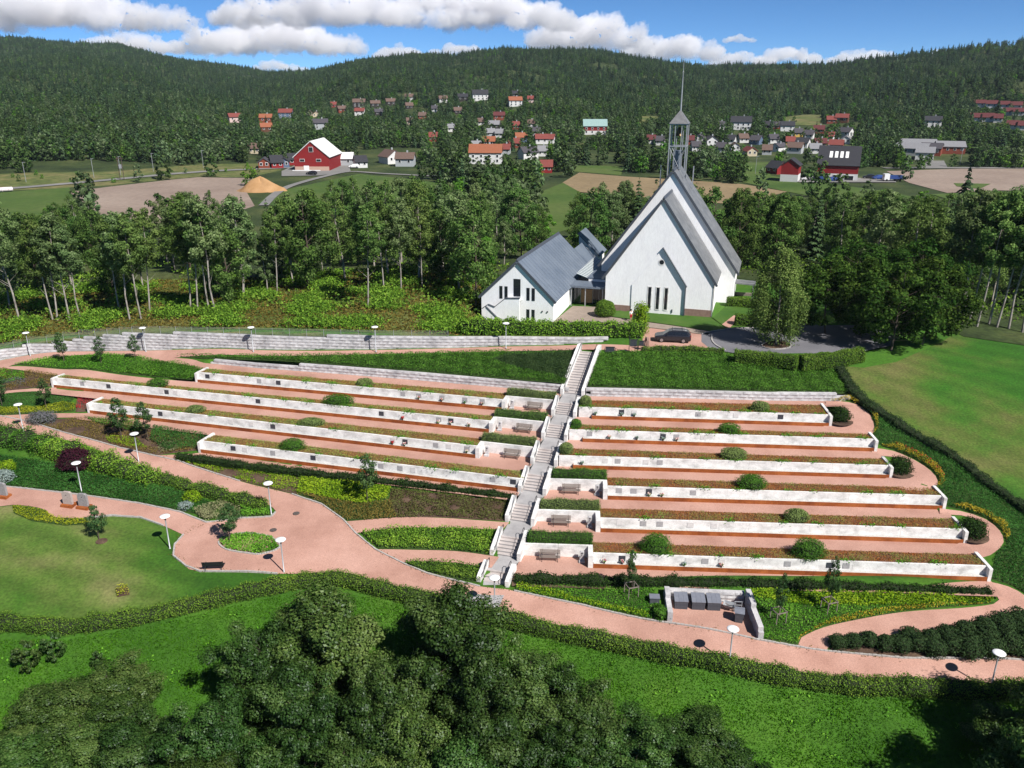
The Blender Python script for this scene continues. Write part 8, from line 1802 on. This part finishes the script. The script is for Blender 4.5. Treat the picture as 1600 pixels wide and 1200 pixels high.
far_house((-12.93,419.42,-4.2,15.8),'white','orange',-4,'long roofed at the foot of the village', group=None, depth=10); far_house((15.32,375.97,-4.2,5.1),'red','red',0,'small red shed by the low pasture', cat='shed', name='shed', chimney=False, group=None)
far_house((55.9,578.58,0.87,15.5),'red','teal',3,'long and low in the middle of the wood', cat='hall', name='hall', chimney=False, group=None, low='white')
far_house((112.94,340.45,-4.2,6.7),'red','black',-6,'with white lower half in front of the gardens', True, cat='barn', name='barn', chimney=False, group=None, low='white', eave=6.4, wins=False); far_house((116.37,370.47,-4.2,6.2),'red','black',-40,'wing behind the red and white barn', cat='barn', name='barn', chimney=False, group=None)
s_ = (135.97,347.51,-4.2,15.8); t = far_house(s_, 'wine' if False else 'red', 'black', 0, 'largest one, with skylights and pale lower walls', cat='barn', name='barn', chimney=False, group=None, low='white', eave=6.0, depth=20, rise=6.8, wins=False)
for i in range(4):
    xx = s_[3] * (-0.2 + 0.13 * i); sl = 6.8 / 10
    b = MB(); b.add([(xx-0.6, -6.5, 6.0+3.5*sl+0.38), (xx+0.6, -6.5, 6.0+3.5*sl+0.38), (xx+0.6, -3.2, 6.0+6.8*sl+0.38), (xx-0.6, -3.2, 6.0+6.8*sl+0.38)], [(0,1,2,3)]); b.build('skylight', trim, t)
more_windows(t, [(-s_[3]*0.36, 0.2, 3.2, 1.8), (0, 0.0, 2.6, 2.2), (s_[3]*0.3, 0.2, 3.2, 1.8)], -10.05)
# school of several low roofs
for i, (s_, wc, rc, rot, nm) in enumerate((((217.53,459.26,-3.39,15.8),'grey','grey',-8,'left wing'),((229.36,479.05,-2.54,17.9),'rust','grey',6,'back wing'),((226.91,457.36,-3.24,10.3),'rust','dark',-4,'middle wing with red wall'),((239.68,463.84,-2.75,13.9),'rust','grey',8,'right wing'),((214.83,438.87,-4.01,8.6),'white','grey',0,'front wing'))):
    far_house(s_, wc, rc, rot, f'{nm} of the low spread out school', cat='school', name='school_wing', chimney=False, group='school buildings', eave=3.6, rise=2.4, depth=16)
# vehicles by the big barn and the farm
cw = mat('white_car_paint', [(0.7,0.7,0.7)], rough=0.3); cb = mat('blue_car_paint', [(0.03,0.06,0.2)], rough=0.3); cr2 = mat('red_car_paint', [(0.35,0.02,0.02)], rough=0.3)
proto = None
for (q, m_, lab) in (((119.91,342.77,-4.2),cw,'white car at the left end of the row by the big barn'),((121.85,341.61,-4.2),paint,'dark car second in the row by the big barn'),((124.84,342.77,-4.2),cb,'blue car third in the row by the big barn'),((128.67,340.45,-4.2),cb,'blue car in front of the big barn'),((147.47,349.92,-4.2),paint,'dark car right of the big barn'),((150.17,347.51,-4.2),cb,'blue car farther right of the big barn'),((-73.78,396.55,-4.2),cw,'white car on the farm yard'),((-86.33,365.12,-4.2),paint,'dark car at the edge of the farm yard')):
    car(lab, (q[0], q[1], q[2] + 0.3), random.uniform(-0.5, 0.5), m_, full=False, group='cars parked by the farms')
q = (152.91,340.45,-4.2,4.1)
t = thing('truck', 'white cab truck with dark load by the ploughed field', 'truck', (q[0], q[1], q[2] + 0.3), 0.0)
MB().box(-3.5, -1.4, -1.1, 1.1, 0.5, 2.9).build('cab', cw, t); MB().box(-1.3, 3.8, -1.15, 1.15, 0.9, 2.3).build('load_bed', cb, t)
for x in (-2.5, 1.6, 2.9):
    for s in (-1, 1): MB().tube([(x, s*0.8, 0.45), (x, s*1.12, 0.45)], 0.45, 12).build('wheel', tyre_m, t)
MB().box(-3.53, -3.5, -0.95, 0.95, 1.7, 2.6).build('windscreen', car_glass, t)
# street lamps and a pole along the farm road
for i, q in enumerate([(-188.66,328.09,-3.09),(-169.7,343.65,-3.03),(-162.83,352.77,-2.94),(-155.17,367.36,-2.81),(-140.94,388.25,-3.14),(99.33,399.66,-4.2),(217.31,412.62,-4.2),(106.3,370.47,-4.2)]):
    t = thing('street_lamp', f"grey street lamp on the valley road, {'first second third fourth fifth sixth seventh eighth'.split()[i]} from the left", 'lamp', (q[0], q[1], q[2]), 0, 'street lamps of the valley')
    MB().tube([(0,0,-0.5),(0,0,7.5)], 0.09, 6).build('pole', steel_lt, t); MB().box(-0.15, 0.9, -0.12, 0.12, 7.5, 7.65).build('lamp_head', steel_lt, t)
q = (-157.49,340.01,-3.4); t = thing('power_pole', 'wooden transformer pole by the farm road', 'pole', q)
MB().tube([(0,0,-0.5),(0,0,9)], 0.14, 6).build('pole', bark_dk, t); MB().tube([(1.6,0,-0.5),(1.6,0,9)], 0.14, 6).build('pole', bark_dk, t); MB().box(-0.6, 2.2, -0.1, 0.1, 8.2, 8.5).build('crossbar', bark_dk, t); MB().box(0.4, 1.3, -0.5, 0.5, 4.5, 6.0).build('transformer', steel_lt, t)

# ------------------------------------------------------------------ far woods
far_col = bpy.data.collections.new('far_tree_kinds')
protos = []
for i in range(3): protos.append(make_spruce(600 + i, 15, 2.6, LT['far_spruce'], 230, 1.7)[1])
for i in range(3): protos.append(make_tree('far_round', 620 + i, 12, 3.3, 0.08, LT['far_broad'], bark_dk, 300, 1.25, 14, 'round', limbs=False, cr=0.4)[1])
for i in range(2): protos.append(make_tree('far_pale', 640 + i, 13, 2.8, 0.12, LT['far_pale'], bark_dk, 280, 1.2, 14, 'egg', limbs=False, cr=0.42)[1])
protos.append(make_tree('far_lush', 650, 9, 3.2, 0.05, LT['lush'], bark_dk, 280, 1.1, 14, 'round', limbs=False, cr=0.42)[1])
for i, p in enumerate(protos):
    o = bpy.data.objects.new(f'kind_{i:02d}', p); far_col.objects.link(o)

def wood(name, label, P, idx_, scl):
    me = bpy.data.meshes.new(name); n = len(P)
    me.vertices.add(n); me.vertices.foreach_set('co', P.astype(np.float32).ravel())
    for nm, tp, val in (('kind', 'INT', idx_.astype(np.int32)), ('size', 'FLOAT', scl.astype(np.float32)), ('turn', 'FLOAT', (np.random.default_rng(1).random(n) * 6.28).astype(np.float32))):
        a = me.attributes.new(nm, tp, 'POINT'); a.data.foreach_set('value', val)
    o = ob(name, me); setp(o, label, 'forest', kind='stuff')
    ng = bpy.data.node_groups.new(name, 'GeometryNodeTree')
    ng.interface.new_socket('Geometry', in_out='INPUT', socket_type='NodeSocketGeometry'); ng.interface.new_socket('Geometry', in_out='OUTPUT', socket_type='NodeSocketGeometry')
    N, L = ng.nodes, ng.links
    gi, go = N.new('NodeGroupInput'), N.new('NodeGroupOutput')
    ci = N.new('GeometryNodeCollectionInfo'); ci.inputs['Collection'].default_value = far_col; ci.inputs['Separate Children'].default_value = True; ci.inputs['Reset Children'].default_value = True
    ip = N.new('GeometryNodeInstanceOnPoints'); ip.inputs['Pick Instance'].default_value = True
    def attr(nm, tp):
        a = N.new('GeometryNodeInputNamedAttribute'); a.data_type = tp; a.inputs['Name'].default_value = nm; return a.outputs['Attribute']
    L.new(gi.outputs[0], ip.inputs['Points']); L.new(ci.outputs[0], ip.inputs['Instance'])
    L.new(attr('kind', 'INT'), ip.inputs['Instance Index']); L.new(attr('size', 'FLOAT'), ip.inputs['Scale'])
    cx = N.new('ShaderNodeCombineXYZ'); L.new(attr('turn', 'FLOAT'), cx.inputs['Z']); L.new(cx.outputs[0], ip.inputs['Rotation'])
    L.new(ip.outputs[0], go.inputs[0])
    md = o.modifiers.new('wood', 'NODES'); md.node_group = ng
    return o

gf = np.random.default_rng(9)
# stratified random spots over the fan of land in view, denser near
def fan(r0, r1, spacing):
    n = int(0.5 * 1.30 * (r1 ** 2 - r0 ** 2) / spacing ** 2)
    r = np.sqrt(gf.uniform(r0 ** 2, r1 ** 2, n)); a = gf.uniform(-0.65, 0.65, n); return np.column_stack([r * np.sin(a), r * np.cos(a)])
A = np.concatenate([fan(205, 430, 6.4), fan(430, 1000, 5.0), fan(1000, 1700, 5.4), fan(1700, 2450, 7.2)])
az = np.degrees(np.arctan2(A[:, 0], A[:, 1])); r = np.hypot(A[:, 0], A[:, 1]); Dm = np.interp(az, _RA[:, 0], _RA[:, 2])
A = A[r < Dm * 1.05]
z = land(A[:, 0], A[:, 1]); r = np.hypot(A[:, 0], A[:, 1])
open_ = np.zeros(len(A), bool)
for nm, (m_, poly) in FLD.items():
    ins = pip(poly, A[:, 0], A[:, 1])
    open_ |= ins & (gf.random(len(A)) > (0.30 if nm == 'roadside_scrub' else 0.0))
scrub_ = pip(FLD['roadside_scrub'][1], A[:, 0], A[:, 1])
sizes = gf.uniform(0.65, 1.12, len(A))
sizes = sizes * np.interp(r, [230, 430, 700], [1.0, 0.82, 0.64])
# in the valley the wood is broken up
keepv = (r > 520) | (wob(A[:, 0], A[:, 1], 0.035, 2.0) > 0.40)
glade = (wob(A[:, 0] * 1.0, A[:, 1] * 0.8, 0.034, 7.0) + gf.normal(0, 0.03, len(A)) > 0.83) & (r > 600)
k = ~open_ & keepv & ~glade
sizes = np.where(scrub_, sizes * 0.32, sizes)
A, z, r, sizes, scrub_ = A[k], z[k], r[k], sizes[k], scrub_[k]
# conifers on the hills, broadleaf below
t_ = np.clip((r - 450) / 600, 0, 1)
con = gf.random(len(A)) < (0.10 + 0.38 * t_) * (0.75 + 0.5 * (wob(A[:, 0], A[:, 1], 0.012, 3.0)))
kind = np.where(con, gf.integers(0, 3, len(A)), gf.choice([3, 4, 5, 3, 4, 6, 7, 8], len(A)))
pale = wob(A[:, 0] * 1.3, A[:, 1], 0.03, 5.0) > 0.66
kind = np.where(pale & (gf.random(len(A)) < 0.55), gf.choice([6, 7, 7, 8], len(A)), kind)
kind = np.where(scrub_, gf.choice([3, 8, 8, 6], len(A)), kind)
sizes = np.where((kind < 3) & (r > 700), sizes * gf.uniform(0.75, 1.45, len(A)), sizes)
Hk = np.array([15, 15, 15, 12, 12, 12, 13, 13, 9])[kind] * sizes
# most trees hiding houses, the sand heap or fields from the camera are removed
cp_, sp__ = math.cos(R(20)), math.sin(R(20))
def tang(x, y, zz): zc = y * cp_ - (zz - 33.0) * sp__; return x / zc, (-y * sp__ - (zz - 33.0) * cp_) / zc, zc
u0, v0, zc = tang(A[:, 0], A[:, 1], z); u1, v1, _ = tang(A[:, 0], A[:, 1], z + Hk)
half = 2.9 * sizes / zc
drop = np.zeros(len(A), bool)
HEAP = (o_heap.location.x, o_heap.location.y, o_heap.location.z, 20.0, 5.0)
for (hx, hy, hz, hw_, hh) in HOUSES + [HEAP]:
    a0, b0, c0 = tang(hx, hy, hz); _, b1, _ = tang(hx, hy, hz + hh); hu = hw_ / 2 / c0
    ov = (np.abs(u0 - a0) < hu * 0.92 + half * 0.6) & (zc < c0 + hw_ * 0.5) & (v1 < b0 - (b0 - b1) * 0.28) & (v0 > b1)
    drop |= ov & (gf.random(len(A)) < 0.93)
    drop |= np.hypot(A[:, 0] - hx, A[:, 1] - hy - hw_ * 0.3) < hw_ * 0.75
for nm, (m_, poly) in FLD.items():
    if nm in ('hill_glade', 'roadside_scrub'): continue
    U = [tang(p[0], p[1], p[2])[:2] for p in poly]; front = min(tang(p[0], p[1], p[2])[2] for p in poly)
    ins = pip(U, u1, v1) | pip(U, u1, v1 * 0.6 + v0 * 0.4)
    far_c = np.mean([tang(p[0], p[1], p[2])[2] for p in poly])
    drop |= ins & (zc < far_c) & (gf.random(len(A)) < 0.97)
A, z, kind, sizes, r = A[~drop], z[~drop], kind[~drop], sizes[~drop], r[~drop]
PP = np.column_stack([A, z - 0.3])
lowv = r < 480
wood('valley_wood', 'mixed broadleaf trees filling the valley between the fields and houses', PP[lowv], kind[lowv], sizes[lowv])
wood('hill_forest', 'dense dark spruce and birch forest covering the hills to the ridge', PP[~lowv], kind[~lowv], sizes[~lowv])
print('far trees', len(PP))

# ------------------------------------------------------------------ cumulus clouds over the hills
cl_m = bpy.data.materials.new('cloud'); cl_m.use_nodes = True
N, L = cl_m.node_tree.nodes, cl_m.node_tree.links
for n_ in list(N): N.remove(n_)
out = N.new('ShaderNodeOutputMaterial'); pv = N.new('ShaderNodeVolumePrincipled')
pv.inputs['Color'].default_value = (0.975, 0.971, 0.986, 1); pv.inputs['Density'].default_value = 0.0065; pv.inputs['Anisotropy'].default_value = 0.0
L.new(pv.outputs[0], out.inputs['Volume'])
tex2 = bpy.data.textures.new('cloud_wisps', 'CLOUDS'); tex2.noise_scale = 38.0; tex2.noise_depth = 4
tex = bpy.data.textures.new('cloud_lumps', 'CLOUDS'); tex.noise_scale = 130.0; tex.noise_depth = 4
def cloud(label, px0, px1, pyt, pyb, D, seed):
    """a heap of lumps filling the given angular box at distance D; flat base, lumpy top"""
    g = np.random.default_rng(seed)
    ua, ub = (px0 - 800) / 1290, (px1 - 800) / 1290
    def el(v): return -(sp__ + (v - 600) / 1290 * cp_) / (cp_ - (v - 600) / 1290 * sp__)
    k = (cp_ + 0.38 * sp__)
    x0, x1 = ua / k * D, ub / k * D; z0, z1 = 33 + el(pyb) * D, 33 + el(pyt) * D
    w, h = x1 - x0, z1 - z0; import bmesh
    bm = bmesh.new(); n = int(max(10, min(60, 14 * w / h)))
    for i in range(n):
        t = (i + 0.5) / n; env = math.sin(math.pi * min(max(t * 0.94 + 0.03, 0), 1)) ** 0.55 * (0.65 + 0.35 * g.random())
        rr = h * g.uniform(0.16, 0.44) * (0.5 + 0.5 * env); zc_ = z0 + rr * 0.6 + max(0, (h * env - 1.5 * rr)) * g.random() ** 0.8
        m_ = Matrix.Translation((x0 + w * t + g.normal(0, w * 0.03), D + g.normal(0, h * 0.45), zc_)) @ Matrix.Diagonal((rr * 1.3, rr * 1.2, rr * 0.72, 1))
        bmesh.ops.create_icosphere(bm, subdivisions=3, radius=1.0, matrix=m_)
    c = Vector(((x0 + x1) / 2, D, (z0 + z1) / 2)); bmesh.ops.translate(bm, verts=bm.verts, vec=-c)
    me = bpy.data.meshes.new('cloud'); bm.to_mesh(me); bm.free(); me.materials.append(cl_m)
    o = ob('cloud', me, loc=c); setp(o, label, 'cloud', 'cumulus clouds')
    rm = o.modifiers.new('merge', 'REMESH'); rm.mode = 'VOXEL'; rm.voxel_size = max(w / 170, 12.0)
    dm = o.modifiers.new('lumps', 'DISPLACE'); dm.texture = tex; dm.strength = h * 0.36; dm.mid_level = 0.5; dm.texture_coords = 'GLOBAL'
    d2 = o.modifiers.new('wisps', 'DISPLACE'); d2.texture = tex2; d2.strength = h * 0.24; d2.mid_level = 0.5; d2.texture_coords = 'GLOBAL'
    return o
cloud('wide grey bottomed cloud in the upper left corner', -110, 286, -46, 48, 9000, 1)
cloud('white cloud low over the left hill', 140, 280, 42, 84, 11500, 2)
cloud('broad cloud over the left ridge, lower of two', 296, 550, 12, 84, 10500, 3)
cloud('white topped cloud at the upper edge left of the middle', 360, 645, -32, 40, 9000, 4)
cloud('small white cloud between the left ridges', 395, 475, 90, 112, 12000, 5)
cloud('long cloud at the upper edge in the middle', 600, 810, -26, 22, 9500, 6)
cloud('white cloud in the middle just above the ridge', 680, 755, 62, 86, 12000, 7)
cloud('cloud above the centre of the ridge', 690, 890, -22, 46, 9500, 8)
cloud('large cloud over the ridge left of the spire', 836, 1005, 4, 78, 10500, 9)
cloud('bright cloud at the spire needle', 970, 1118, 40, 94, 11500, 10)
cloud('small white cloud right of the spire', 1110, 1200, 72, 104, 12500, 11)
cloud('tiny cloud floating above the small white one', 1130, 1175, 50, 66, 11500, 12)
cloud('cloud over the saddle right of the spire', 1190, 1272, 66, 100, 12500, 13)
cloud('white cloud over the right hill shoulder', 1295, 1405, 70, 100, 12500, 14)
cloud('low cloud bank behind the right hill', 1420, 1520, 72, 100, 13000, 15)
cloud('low cloud behind the middle ridge', 585, 670, 64, 92, 13000, 16)

# ------------------------------------------------------------------ the air of the valley
hz_m = bpy.data.materials.new('haze'); hz_m.use_nodes = True
N, L = hz_m.node_tree.nodes, hz_m.node_tree.links
for n_ in list(N): N.remove(n_)
out = N.new('ShaderNodeOutputMaterial'); pv = N.new('ShaderNodeVolumePrincipled')
pv.inputs['Color'].default_value = (0.72, 0.86, 1.0, 1); pv.inputs['Density'].default_value = 0.000048; pv.inputs['Anisotropy'].default_value = 0.1
L.new(pv.outputs[0], out.inputs['Volume'])
hz = MB().box(-2750, 2750, -130, 3450, float(GZ.min()) - 3.0, float(GZ.max()) + 40.0).build('haze', hz_m)
setp(hz, 'thin blue summer haze filling the valley', 'haze', kind='stuff')
